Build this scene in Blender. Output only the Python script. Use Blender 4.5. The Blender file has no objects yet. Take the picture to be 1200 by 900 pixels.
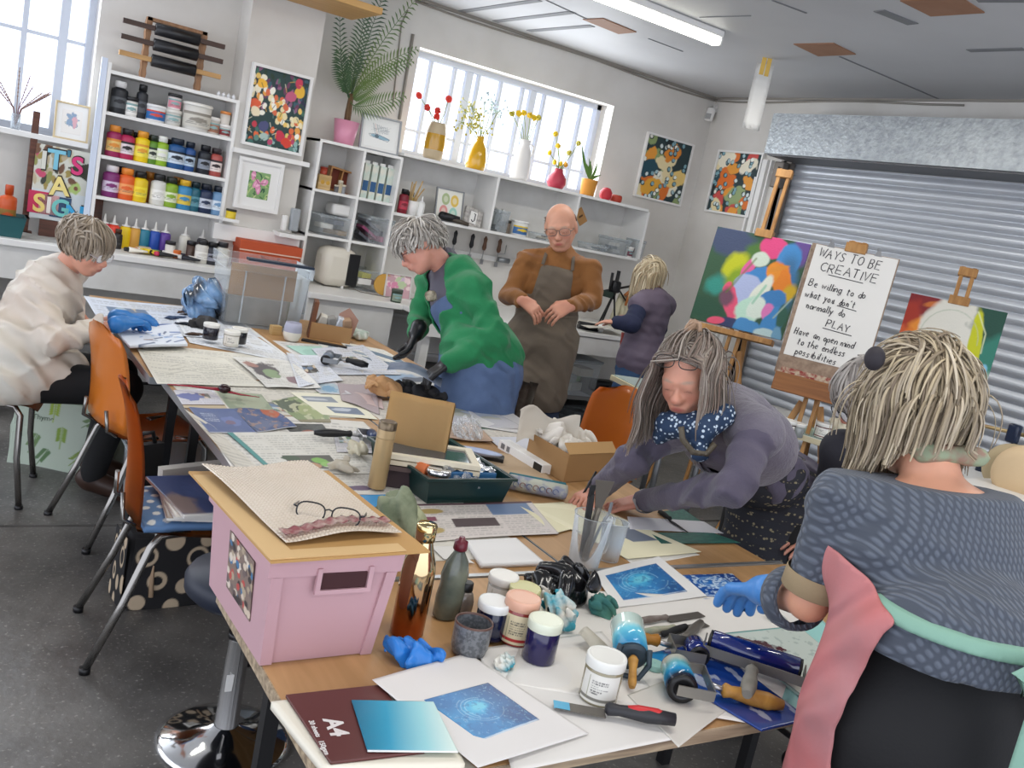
import bpy,bmesh,math,random
import numpy as np
from mathutils import Vector,Matrix,Euler
RND=random.Random(7)
NR=np.random.RandomState(11)
PI=math.pi
col=bpy.context.scene.collection
# camera model
FPX,CAMH=1087.8,1.62
_y,_p,_r=[math.radians(a)for a in(33.38,10.276,11.773)]
FW=Vector((math.sin(_y)*math.cos(_p),math.cos(_y)*math.cos(_p),-math.sin(_p)))
R0=Vector((math.cos(_y),-math.sin(_y),0));U0=R0.cross(FW)
RT=R0*math.cos(_r)+U0*math.sin(_r);UP=-R0*math.sin(_r)+U0*math.cos(_r)
CAM=Vector((0,0,CAMH))
def ray(x,y):return RT*((x-600)/FPX)+UP*((450-y)/FPX)+FW
def Zp(x,y,z):d=ray(x,y);return CAM+d*((z-CAMH)/d.z)
def Yp(x,y,Y):d=ray(x,y);return CAM+d*(Y/d.y)
def Xp(x,y,X):d=ray(x,y);return CAM+d*(X/d.x)
def Dp(x,y,w):return CAM+ray(x,y)*w
# colour / materials
def lin(c):
 if isinstance(c,str):
  c=c.lstrip('#')or '808080';c=''.join(q*2 for q in c)if len(c)==3 else c;c=[int(c[i:i+2],16)/255 for i in(0,2,4)]
 return tuple((v/12.92 if v<=.04045 else((v+.055)/1.055)**2.4)for v in c[:3])
MC={}
def mat(name,c='#cccccc',rough=.6,metal=0.,bump=None,var=None,spec=.5,trans=0.,alpha=1.,emit=None,sheen=0.,coat=0.,attr=False,wave=None,sss=0.,ior=1.45):
 """bump=(scale,strength[,detail]); var=(scale, colour2, contrast); wave=(scale,strength,axis)"""
 if name in MC:return MC[name]
 m=bpy.data.materials.new(name);m.use_nodes=True
 nt=m.node_tree;N=nt.nodes;Lk=nt.links;b=N['Principled BSDF']
 L=lin(c)
 b.inputs['Base Color'].default_value=(*L,1);b.inputs['Roughness'].default_value=rough
 b.inputs['Metallic'].default_value=metal;b.inputs['Specular IOR Level'].default_value=spec
 b.inputs['Transmission Weight'].default_value=trans;b.inputs['Alpha'].default_value=alpha
 b.inputs['IOR'].default_value=ior
 if sheen:b.inputs['Sheen Weight'].default_value=sheen
 if coat:b.inputs['Coat Weight'].default_value=coat;b.inputs['Coat Roughness'].default_value=.1
 if sss:
  b.inputs['Subsurface Weight'].default_value=sss;b.inputs['Subsurface Scale'].default_value=.01
 if emit:b.inputs['Emission Color'].default_value=(*lin(emit[0]),1);b.inputs['Emission Strength'].default_value=emit[1]
 tc=N.new('ShaderNodeTexCoord')
 src=None
 if attr:
  a=N.new('ShaderNodeAttribute');a.attribute_name='Col';src=a.outputs['Color']
 if var:
  n=N.new('ShaderNodeTexNoise');n.inputs['Scale'].default_value=var[0];n.inputs['Detail'].default_value=6
  Lk.new(tc.outputs['Object'],n.inputs['Vector'])
  r=N.new('ShaderNodeValToRGB');w=var[2]if len(var)>2 else .15
  r.color_ramp.elements[0].position=.5-w;r.color_ramp.elements[1].position=.5+w
  Lk.new(n.outputs['Fac'],r.inputs['Fac'])
  mx=N.new('ShaderNodeMix');mx.data_type='RGBA'
  Lk.new(r.outputs['Color'],mx.inputs['Factor'])
  if src:Lk.new(src,mx.inputs['A'])
  else:mx.inputs['A'].default_value=(*L,1)
  mx.inputs['B'].default_value=(*lin(var[1]),1);src=mx.outputs['Result']
 if src:Lk.new(src,b.inputs['Base Color'])
 hs=[]
 if bump:
  n=N.new('ShaderNodeTexNoise');n.inputs['Scale'].default_value=bump[0];n.inputs['Detail'].default_value=bump[2]if len(bump)>2 else 3
  Lk.new(tc.outputs['Object'],n.inputs['Vector']);hs.append((n.outputs['Fac'],bump[1]))
 if wave:
  n=N.new('ShaderNodeTexWave');n.inputs['Scale'].default_value=wave[0];n.bands_direction=wave[2]
  if len(wave)>3:n.inputs['Distortion'].default_value=wave[3];n.inputs['Detail'].default_value=2
  Lk.new(tc.outputs['Object'],n.inputs['Vector']);hs.append((n.outputs['Fac'],wave[1]))
 prev=None
 for h,s in hs:
  bp=N.new('ShaderNodeBump');bp.inputs['Strength'].default_value=min(1,s);bp.inputs['Distance'].default_value=.004*max(1,s)
  Lk.new(h,bp.inputs['Height'])
  if prev:Lk.new(prev,bp.inputs['Normal'])
  prev=bp.outputs['Normal']
 if prev:Lk.new(prev,b.inputs['Normal'])
 MC[name]=m;return m
def wood(name,c1='',c2='',scale=3.,axis='X',rough=.5):
 if name in MC:return MC[name]
 m=mat(name,c1,rough);nt=m.node_tree;N=nt.nodes;Lk=nt.links;b=N['Principled BSDF']
 tc=N.new('ShaderNodeTexCoord');mp=N.new('ShaderNodeMapping')
 s={'X':(1,12,12),'Y':(12,1,12),'Z':(12,12,1)}[axis];mp.inputs['Scale'].default_value=s
 n=N.new('ShaderNodeTexNoise');n.inputs['Scale'].default_value=scale;n.inputs['Detail'].default_value=8;n.inputs['Distortion'].default_value=.6
 r=N.new('ShaderNodeValToRGB');r.color_ramp.elements[0].position=.35;r.color_ramp.elements[1].position=.68
 r.color_ramp.elements[0].color=(*lin(c2),1);r.color_ramp.elements[1].color=(*lin(c1),1)
 Lk.new(tc.outputs['Object'],mp.inputs['Vector']);Lk.new(mp.outputs['Vector'],n.inputs['Vector'])
 Lk.new(n.outputs['Fac'],r.inputs['Fac']);Lk.new(r.outputs['Color'],b.inputs['Base Color'])
 return m
def glass(name,c='#ffffff',rough=.02,tint=.85):
 """thin clear plastic / glass sheet: mostly transparent with a glossy skin"""
 if name in MC:return MC[name]
 m=bpy.data.materials.new(name);m.use_nodes=True;nt=m.node_tree;N=nt.nodes;Lk=nt.links
 N.remove(N['Principled BSDF']);out=N['Material Output']
 t=N.new('ShaderNodeBsdfTransparent');g=N.new('ShaderNodeBsdfPrincipled');mx=N.new('ShaderNodeMixShader')
 t.inputs['Color'].default_value=(*[.6+.4*v for v in lin(c)],1)
 g.inputs['Base Color'].default_value=(*lin(c),1);g.inputs['Roughness'].default_value=rough
 fr=N.new('ShaderNodeLayerWeight');fr.inputs['Blend'].default_value=.12
 ad=N.new('ShaderNodeMath');ad.operation='ADD';ad.inputs[1].default_value=1-tint;ad.use_clamp=True
 Lk.new(fr.outputs['Fresnel'],ad.inputs[0]);Lk.new(ad.outputs['Value'],mx.inputs['Fac'])
 Lk.new(t.outputs['BSDF'],mx.inputs[1]);Lk.new(g.outputs['BSDF'],mx.inputs[2]);Lk.new(mx.outputs['Shader'],out.inputs['Surface'])
 MC[name]=m;return m
def painted(name='painted',rough=.55,bump=None,coat=0.):
 return mat(name,rough=rough,attr=True,bump=bump,coat=coat)
 # tagging
def tag(o,label=None,cat=None,group=None,kind=None):
 if label:o['label']=label
 if cat:o['category']=cat
 if group:o['group']=group
 if kind:o['kind']=kind
 return o
def thing(name,label,cat,loc=(0,0,0),rz=0.,group=None,rot=None):
 o=bpy.data.objects.new(name,None);col.objects.link(o);o.empty_display_size=.05
 o.location=loc;o.rotation_euler=rot if rot else(0,0,rz)
 return tag(o,label,cat,group)
def copy_tree(o,parent=None):
 c=o.copy();col.objects.link(c);c.parent=parent
 for ch in list(o.children):copy_tree(ch,c)
 return c
def place_copy(o,label,loc,rz=0.,rot=None):
 c=copy_tree(o);c['label']=label;c.location=loc;c.rotation_euler=rot if rot else(0,0,rz);return c
def mesh_np(name,V,F,mats,smooth=True,cols=None,cols_corner=False):
 """V (n,3), F (m,3|4) arrays"""
 me=bpy.data.meshes.new(name);V=np.asarray(V,np.float32);F=np.asarray(F,np.int32)
 k=F.shape[1];me.vertices.add(len(V));me.vertices.foreach_set('co',V.ravel())
 me.loops.add(F.size);me.loops.foreach_set('vertex_index',F.ravel())
 me.polygons.add(len(F));me.polygons.foreach_set('loop_start',np.arange(0,F.size,k,dtype=np.int32))
 me.polygons.foreach_set('loop_total',np.full(len(F),k,np.int32))
 me.update(calc_edges=True);me.validate()
 if smooth:me.polygons.foreach_set('use_smooth',np.ones(len(me.polygons),bool))
 if cols is not None:
  ca=me.color_attributes.new('Col','FLOAT_COLOR','POINT')
  c4=np.ones((len(V),4),np.float32);c4[:,:3]=cols;ca.data.foreach_set('color',c4.ravel())
 for m in(mats if isinstance(mats,(list,tuple))else[mats]):me.materials.append(m)
 return me
def link(name,me,parent=None,loc=None,rot=None):
 o=bpy.data.objects.new(name,me);col.objects.link(o)
 if parent:o.parent=parent
 if loc is not None:o.location=loc
 if rot is not None:o.rotation_euler=rot
 return o
def M4(loc=(0,0,0),rot=(0,0,0),s=(1,1,1)):
 return Matrix.Translation(loc)@Euler(rot).to_matrix().to_4x4()@Matrix.Diagonal((*s,1))
def frame(p0,p1,up=(0,0,1)):
 z=(Vector(p1)-Vector(p0)).normalized();u=Vector(up)
 if abs(z.dot(u))>.98:u=Vector((1,0,0))
 x=u.cross(z).normalized();y=z.cross(x);m=Matrix((x,y,z)).transposed().to_4x4();m.translation=p0;return m
class MB:
 def __init__(s,M=None):s.bm=bmesh.new();s.M=M or Matrix.Identity(4);s.mi=0;s.smooth_all=False;s.sm=[]
 def _fin(s,vs,fs,smooth=False):
  for f in fs:f.material_index=s.mi;f.smooth=smooth
 def box(s,c,size,rot=(0,0,0),bev=0.,taper=1.):
  m=s.M@M4(c,rot);h=[v/2 for v in size];vs=[]
  for z in(-1,1):
   t=taper if z<0 else 1
   for x,y in((-1,-1),(1,-1),(1,1),(-1,1)):vs.append(s.bm.verts.new(m@Vector((x*h[0]*t,y*h[1]*t,z*h[2]))))
  fi=[(3,2,1,0),(4,5,6,7),(0,1,5,4),(1,2,6,5),(2,3,7,6),(3,0,4,7)]
  fs=[s.bm.faces.new([vs[i]for i in f])for f in fi];s._fin(vs,fs)
  if bev>0:
   es=list({e for f in fs for e in f.edges})
   r=bmesh.ops.bevel(s.bm,geom=es,offset=bev,segments=2,affect='EDGES',profile=.5)
   for f in r['faces']:f.material_index=s.mi;f.smooth=True
  return s
 def bb(s,lo,hi,bev=0.):return s.box([(a+b)/2 for a,b in zip(lo,hi)],[abs(b-a)for a,b in zip(lo,hi)],bev=bev)
 def rings(s,rings,closed=True,cap0=True,cap1=True,smooth=True):
  R=[[s.bm.verts.new(s.M@Vector(p))for p in r]for r in rings];n=len(R[0]);fs=[]
  for a,b in zip(R,R[1:]):
   for i in range(n if closed else n-1):
    j=(i+1)%n
    try:fs.append(s.bm.faces.new((a[i],a[j],b[j],b[i])))
    except ValueError:pass
  s._fin(None,fs,smooth);cs=[]
  if cap0 and n>2:cs.append(s.bm.faces.new(R[0][::-1]))
  if cap1 and n>2:cs.append(s.bm.faces.new(R[-1]))
  s._fin(None,cs,False);return s
 def lathe(s,prof,seg=24,at=(0,0,0),M=None,cap0=True,cap1=True,sx=1.,sy=1.):
  M=M or Matrix.Translation(at);rs=[]
  for r,z in prof:rs.append([M@Vector((r*sx*math.cos(2*PI*i/seg),r*sy*math.sin(2*PI*i/seg),z))for i in range(seg)])
  return s.rings(rs,True,cap0 and prof[0][0]>1e-5,cap1 and prof[-1][0]>1e-5)
 def cyl(s,p0,p1,r,r1=None,seg=12):
  r1=r if r1 is None else r1;L=(Vector(p1)-Vector(p0)).length
  return s.lathe([(r,0),(r1,L)],seg,M=frame(p0,p1))
 def tube(s,pts,r,seg=8,flat=1.,up=(0,0,1),cap=True):
  pts=[Vector(p)for p in pts];n=len(pts);rs=[];X=None
  for i,p in enumerate(pts):
   t=(pts[min(i+1,n-1)]-pts[max(i-1,0)]).normalized()
   if X is None:
    u=Vector(up)
    if abs(u.dot(t))>.98:u=Vector((1,0,0))
    X=u.cross(t).normalized()
   else:X=(X-t*X.dot(t)).normalized()
   Y=t.cross(X);rr=r[i]if isinstance(r,(list,tuple))else r
   rs.append([p+X*(rr*math.cos(2*PI*k/seg))+Y*(rr*flat*math.sin(2*PI*k/seg))for k in range(seg)])
  return s.rings(rs,True,cap,cap)
 def prism(s,poly,z0,z1,M=None,smooth=False):
  M=M or Matrix.Identity(4);a=[M@Vector((x,y,z0))for x,y in poly];b=[M@Vector((x,y,z1))for x,y in poly]
  s.rings([a,b],smooth=smooth);return s
 def sphere(s,c,r,seg=14,rings=9,sc=(1,1,1),rot=(0,0,0)):
  M=M4(c,rot,sc);pr=[(max(1e-6,r*math.sin(PI*i/rings)),-r*math.cos(PI*i/rings))for i in range(rings+1)]
  s.lathe(pr,seg,M=M,cap0=False,cap1=False);return s
 def quad(s,pts,smooth=False):
  f=s.bm.faces.new([s.bm.verts.new(s.M@Vector(p))for p in pts]);s._fin(None,[f],smooth);return s
 def grid(s,fn,nu,nv,smooth=True,thick=0.):
  g=[[s.bm.verts.new(s.M@Vector(fn(i/nu,j/nv)))for i in range(nu+1)]for j in range(nv+1)];fs=[]
  for j in range(nv):
   for i in range(nu):fs.append(s.bm.faces.new((g[j][i],g[j][i+1],g[j+1][i+1],g[j+1][i])))
  s._fin(None,fs,smooth)
  if thick:bmesh.ops.solidify(s.bm,geom=fs,thickness=thick)
  return s
 def build(s,name,mats,parent=None,loc=None,rot=None,weld=False,fixn=True):
  if weld:bmesh.ops.remove_doubles(s.bm,verts=s.bm.verts[:],dist=1e-5)
  if fixn:bmesh.ops.recalc_face_normals(s.bm,faces=s.bm.faces[:])
  me=bpy.data.meshes.new(name);s.bm.to_mesh(me);s.bm.free()
  for m in(mats if isinstance(mats,(list,tuple))else[mats]):me.materials.append(m)
  return link(name,me,parent,loc,rot)
def struct(o):o['kind']='structure';return o
# value noise
def vnoise(x,y,seed=0,z=None):
 xi=np.floor(x).astype(int);yi=np.floor(y).astype(int);fx=x-xi;fy=y-yi
 fx=fx*fx*(3-2*fx);fy=fy*fy*(3-2*fy)
 def h(a,b):n=(a*374761393+b*668265263+seed*1442695041)&0x7fffffff;n=((n^(n>>13))*1274126177)&0x7fffffff;return((n^(n>>16))&0xffff)/65535.
 return(h(xi,yi)*(1-fx)+h(xi+1,yi)*fx)*(1-fy)+(h(xi,yi+1)*(1-fx)+h(xi+1,yi+1)*fx)*fy
def fbm(x,y,seed=0,o=3):return sum(vnoise(x*2**i,y*2**i,seed+i)*.5**i for i in range(o))/sum(.5**i for i in range(o))
# painted canvas (pigment on paper / canvas)
class CV:
 """u to the right, v up, both 0..1; aspect a = width/height"""
 def __init__(s,nx,ny,base,a=1.):
  s.nx,s.ny,s.a=nx,ny,a;s.C=np.empty((ny,nx,3));s.C[:]=lin(base)
  s.u,s.v=np.meshgrid(np.linspace(0,1,nx),np.linspace(0,1,ny));s.seed=1
 def mix(s,m,c,k=1.):m=np.clip(m*k,0,1)[...,None];s.C=s.C*(1-m)+np.array(lin(c))*m;return s
 def rect(s,u0,v0,u1,v1,c,k=1.):return s.mix(((s.u>=u0)&(s.u<=u1)&(s.v>=v0)&(s.v<=v1)).astype(float),c,k)
 def blob(s,cu,cv,ru,rv,c,ang=0.,wob=.34,soft=.12,k=1.,sc=8.):
  s.seed+=1;du=(s.u-cu);dv=(s.v-cv);ca,sa=math.cos(ang),math.sin(ang)
  x=(du*ca+dv*sa)/ru;y=(-du*sa+dv*ca)/rv
  d=np.sqrt(x*x+y*y)+wob*2*(fbm(s.u*sc,s.v*sc,s.seed)-.5)
  return s.mix(np.clip((1-d)/soft,0,1),c,k)
 def poly(s,pts,c,k=1.):
  ins=np.zeros(s.u.shape,bool);n=len(pts)
  for i in range(n):
   (x0,y0),(x1,y1)=pts[i],pts[(i+1)%n]
   if y0==y1:continue
   t=((y0>s.v)!=(y1>s.v))&(s.u<(x1-x0)*(s.v-y0)/(y1-y0)+x0);ins^=t
  return s.mix(ins.astype(float),c,k)
 def line(s,pts,w,c,k=1.,wob=0.):
  m=np.zeros(s.u.shape)
  for(x0,y0),(x1,y1)in zip(pts,pts[1:]):
   ax,ay=(s.u-x0)*s.a,s.v-y0;bx,by=(x1-x0)*s.a,y1-y0;L=max(1e-9,bx*bx+by*by)
   t=np.clip((ax*bx+ay*by)/L,0,1);d=np.hypot(ax-t*bx,ay-t*by)
   ww=w*(1+wob*2*(fbm(s.u*9,s.v*9,5)-.5))if wob else w
   m=np.maximum(m,np.clip(1.5-d/ww,0,1))
  return s.mix(m,c,k)
 def grad(s,stops,ang=0.):
  t=s.u*math.cos(ang)+s.v*math.sin(ang);t=(t-t.min())/(t.max()-t.min())
  P=[p for p,_ in stops];K=np.array([lin(c)for _,c in stops])
  s.C=np.stack([np.interp(t,P,K[:,i])for i in range(3)],-1);return s
 def speck(s,c,sc=40,th=.7,k=1.,seed=3,su=1.,sv=1.):return s.mix((fbm(s.u*sc*su,s.v*sc*sv,seed,2)>th).astype(float),c,k)
 def textrows(s,u0,v0,u1,v1,rows,c='#555555',k=.5,seed=0):
  h=(v1-v0)/rows;r=np.random.RandomState(seed+3)
  for i in range(rows):
   if r.rand()<.08:continue
   u=u0;ue=u0+(u1-u0)*(1 if r.rand()>.2 else r.uniform(.4,.9))
   while u<ue-.01:
    w=r.uniform(.015,.05);s.rect(u,v0+h*(i+.3),min(ue,u+w),v0+h*(i+.75),c,k*r.uniform(.6,1));u+=w+.01
  return s
def sheet(name,cv,w,h,m,parent=None,M=None,curl=None,thick=.0004,center=True):
 """a thin sheet (w x h, lying in XY, u->+X, v->+Y) carrying the pigments of cv; curl(x,y)->z"""
 ny,nx=cv.ny,cv.nx;U=cv.u.ravel();V=cv.v.ravel()
 x=(U-(.5 if center else 0))*w;y=(V-(.5 if center else 0))*h;z=np.zeros_like(x)if curl is None else curl(x,y)
 P=np.stack([x,y,z],1);n=nx*ny
 i,j=np.meshgrid(np.arange(nx-1),np.arange(ny-1));q=(j*nx+i).ravel();F=np.stack([q,q+1,q+nx+1,q+nx],1)
 P2=P.copy();P2[:,2]-=thick
 per=np.concatenate([np.arange(nx),np.arange(1,ny)*nx+nx-1,(ny-1)*nx+np.arange(nx-2,-1,-1),np.arange(ny-2,0,-1)*nx])
 pn=np.roll(per,-1);S=np.stack([per,per+n,pn+n,pn],1)
 Vv=np.concatenate([P,P2]);Ff=np.concatenate([F,F[:,::-1]+n,S]);C=cv.C.reshape(-1,3);C=np.concatenate([C,C])
 if M is not None:A=np.array(M);Vv=Vv@A[:3,:3].T+A[:3,3]
 return link(name,mesh_np(name,Vv,Ff,m,True if curl is not None else False,C),parent)
 # implicit surfaces (people, cloth, crumpled things)
def cap_(p0,p1,r0,r1=None,fl=None):return('c',np.array(p0,float),np.array(p1,float),r0,r0 if r1 is None else r1,fl)
def ell(c,r,R=None):return('e',np.array(c,float),np.array(r,float),None if R is None else np.array(R)[:3,:3])
def chain(pts,rs):return[cap_(pts[i],pts[i+1],rs[i],rs[i+1])for i in range(len(pts)-1)]
def _bbox(p):
 if p[0]=='c':r=max(p[3],p[4]);return np.minimum(p[1],p[2])-r,np.maximum(p[1],p[2])+r
 r=p[2].max();return p[1]-r,p[1]+r
def _dist(p,Q):
 if p[0]=='c':
  a,b=p[1],p[2];d=b-a;L=max(1e-9,d@d);q=Q-a
  if p[5]is not None:
   ax,f=np.array(p[5][0],float),p[5][1];t=np.clip((q@d)/L,0,1);e=q-t[...,None]*d;s=e@ax
   e=e+(s*(f-1))[...,None]*ax;r=p[3]+(p[4]-p[3])*t;return(np.sqrt((e*e).sum(-1))-r)/(1+.5*(f-1))
  t=np.clip((q@d)/L,0,1);e=q-t[...,None]*d;return np.sqrt((e*e).sum(-1))-(p[3]+(p[4]-p[3])*t)
 q=Q-p[1]
 if p[3]is not None:q=q@p[3]
 a=q/p[2];k0=np.sqrt((a*a).sum(-1));b=a/p[2];k1=np.sqrt((b*b).sum(-1));return k0*(k0-1)/np.maximum(k1,1e-9)
def iso(prims,res,k=.02,cuts=(),disp=None,n=20,clip=()):
 """surface nets over the smooth union of prims, minus cuts -> V, F"""
 bb=[_bbox(p)for p in prims];lo=np.min([b[0]for b in bb],0)-3*res;hi=np.max([b[1]for b in bb],0)+3*res
 nb=np.ceil((hi-lo)/(n*res)).astype(int);VK,VP,QF=[],[],[];BIG=np.array([1,4096,4096*4096],np.int64)
 for bz in range(nb[2]):
  for by in range(nb[1]):
   for bx in range(nb[0]):
    i0=np.array([bx,by,bz])*n;p0=lo+(i0-1)*res;p1=lo+(i0+n)*res
    act=[p for p,b in zip(prims,bb)if np.all(b[0]-k-res<p1)and np.all(b[1]+k+res>p0)]
    if not act or not any(np.all(b[0]-res<p1)and np.all(b[1]+res>p0)for b in bb):continue
    g=[p0[a]+np.arange(n+2)*res for a in range(3)];Q=np.stack(np.meshgrid(*g,indexing='ij'),-1)
    Fd=None
    for p in act:
     d=_dist(p,Q)
     if Fd is None:Fd=d
     else:
      kk=k if not(len(p)>6)else p[6];h=np.maximum(kk-np.abs(Fd-d),0)/kk;Fd=np.minimum(Fd,d)-h*h*kk*.25
    for p in cuts:
     b=_bbox(p)
     if np.all(b[0]-k<p1)and np.all(b[1]+k>p0):
      d=-_dist(p,Q);kk=.006;h=np.maximum(kk-np.abs(Fd-d),0)/kk;Fd=np.maximum(Fd,d)+h*h*kk*.25
    if disp is not None:Fd=Fd-disp(Q)
    for cp,cn in clip:Fd=np.maximum(Fd,(Q-cp)@cn)
    I=Fd<0
    if I.all()or not I.any():continue
    m=n+1;cnt=np.zeros((m,m,m));acc=np.zeros((m,m,m,3))
    for ax in range(3):
     sl0=[slice(None)]*3;sl1=[slice(None)]*3;sl0[ax]=slice(0,m);sl1[ax]=slice(1,m+1)
     a,b=Fd[tuple(sl0)],Fd[tuple(sl1)];cr=(a<0)!=(b<0);t=np.where(cr,a/np.where(cr,a-b,1),0)
     o1,o2=[x for x in range(3)if x!=ax]
     for s1 in(0,1):
      for s2 in(0,1):
       sl=[slice(0,m)]*3;sl[o1]=slice(s1,s1+m);sl[o2]=slice(s2,s2+m)
       c=cr[tuple(sl)];tt=t[tuple(sl)];cnt+=c;off=np.zeros(3);off[o1]=s1;off[o2]=s2
       acc+=c[...,None]*off;acc[...,ax]+=c*tt
    w=np.argwhere(cnt>0);cc=cnt[tuple(w.T)][:,None];VP.append(p0+(w+acc[tuple(w.T)]/cc)*res);VK.append((w+i0)@BIG)
    for ax in range(3):
     o1,o2=[(1,2),(2,0),(0,1)][ax];J=I[1:,1:,1:]
     sl=[slice(1,m)]*3;sl2=list(sl);sl2[ax]=slice(2,m+1)
     a,b=I[tuple(sl)],I[tuple(sl2)];e=np.argwhere(a!=b)
     if not len(e):continue
     s=a[tuple(e.T)];e=e+1;u1=np.zeros(3,int);u1[o1]=1;u2=np.zeros(3,int);u2[o2]=1
     q=np.stack([(e-u1-u2+i0)@BIG,(e-u2+i0)@BIG,(e+i0)@BIG,(e-u1+i0)@BIG],1)
     q[~s]=q[~s][:,::-1];QF.append(q)
 VK=np.concatenate(VK);VP=np.concatenate(VP);QF=np.concatenate(QF)
 uk,ix=np.unique(VK,return_index=True);Vv=VP[ix];Fi=np.searchsorted(uk,QF);Fi=np.clip(Fi,0,len(uk)-1)
 ok=(uk[Fi]==QF).all(1);return Vv,Fi[ok]
def relax(V,F,it=2,lam=.5):
 E=np.concatenate([F[:,[0,1]],F[:,[1,2]],F[:,[2,3]],F[:,[3,0]]]);n=len(V)
 for _ in range(it):
  A=np.zeros((n,3));c=np.zeros(n)
  for a,b in((0,1),(1,0)):
   for d in range(3):A[:,d]+=np.bincount(E[:,a],V[E[:,b],d],n)
   c+=np.bincount(E[:,a],minlength=n)
  V=V+lam*(A/np.maximum(c,1)[:,None]-V)
 return V
def smooth_rim(V,F,it=8):
 E=np.sort(np.concatenate([F[:,[0,1]],F[:,[1,2]],F[:,[2,3]],F[:,[3,0]]]),1);key=E[:,0].astype(np.int64)*10**7+E[:,1];u,c=np.unique(key,return_counts=True);b=u[c==1]
 a,d=b//10**7,b%10**7;n=len(V);cnt=np.bincount(a,minlength=n)+np.bincount(d,minlength=n);m=cnt==2
 for _ in range(it):
  A=np.zeros((n,3))
  for k in range(3):A[:,k]=np.bincount(a,V[d,k],n)+np.bincount(d,V[a,k],n)
  V=V.copy();V[m]=V[m]*.4+.6*A[m]/2
 return V
def blob(name,prims,m,parent=None,res=.006,k=.02,cuts=(),disp=None,colf=None,it=2,loc=None,rot=None):
 V,F=iso(prims,res,k,cuts,disp);V=relax(V,F,it)
 return link(name,mesh_np(name,V,F,m,True,None if colf is None else colf(V)),parent,loc,rot)
def crumple(name,size,m,seed,loc,rz=0.,label=None,cat=None,res=.005,amp=.3,parent=None,colf=None,flat=.5,fr=1.):
 """a crumpled lump of cloth or paper, size=(sx,sy,sz) half extents"""
 r=np.random.RandomState(seed);S=np.array(size);pr=[]
 for i in range(9):
  a=r.uniform(0,2*PI);d=r.uniform(0,.62);c=np.array([math.cos(a)*d,math.sin(a)*d,r.uniform(-.2,.5)])*S+np.array([0,0,S[2]*.62])
  R=np.array(Euler((r.uniform(-.5,.5),r.uniform(-.5,.5),r.uniform(0,6))).to_matrix());pr.append(ell(c,S*np.array([r.uniform(.35,.6),r.uniform(.25,.5),r.uniform(.3,.6)]),R))
 ph=r.uniform(0,6,6);A=S.min()*amp
 def disp(Q):
  q=Q*fr/S.mean();w=q[...,0]*3+1.3*np.sin(q[...,1]*3.1+ph[0])+q[...,2]*2
  w2=q[...,1]*4+1.5*np.sin(q[...,0]*2.3+ph[1])-q[...,2]*3
  return A*(.9*(np.abs(np.sin(w))-.5)+.8*(np.abs(np.sin(w2))-.5)+.35*(np.abs(np.sin(w*1.9+w2*1.3+ph[4]))-.5))
 V,F=iso(pr,res,S.min()*.5,(),disp);V[:,2]=np.maximum(V[:,2],.0005*np.sin(V[:,0]*200)+.0006)
 o=link(name,mesh_np(name,V,F,m,True,None if colf is None else colf(V)),parent,loc,(0,0,rz))
 if label:tag(o,label,cat)
 return o
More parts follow.
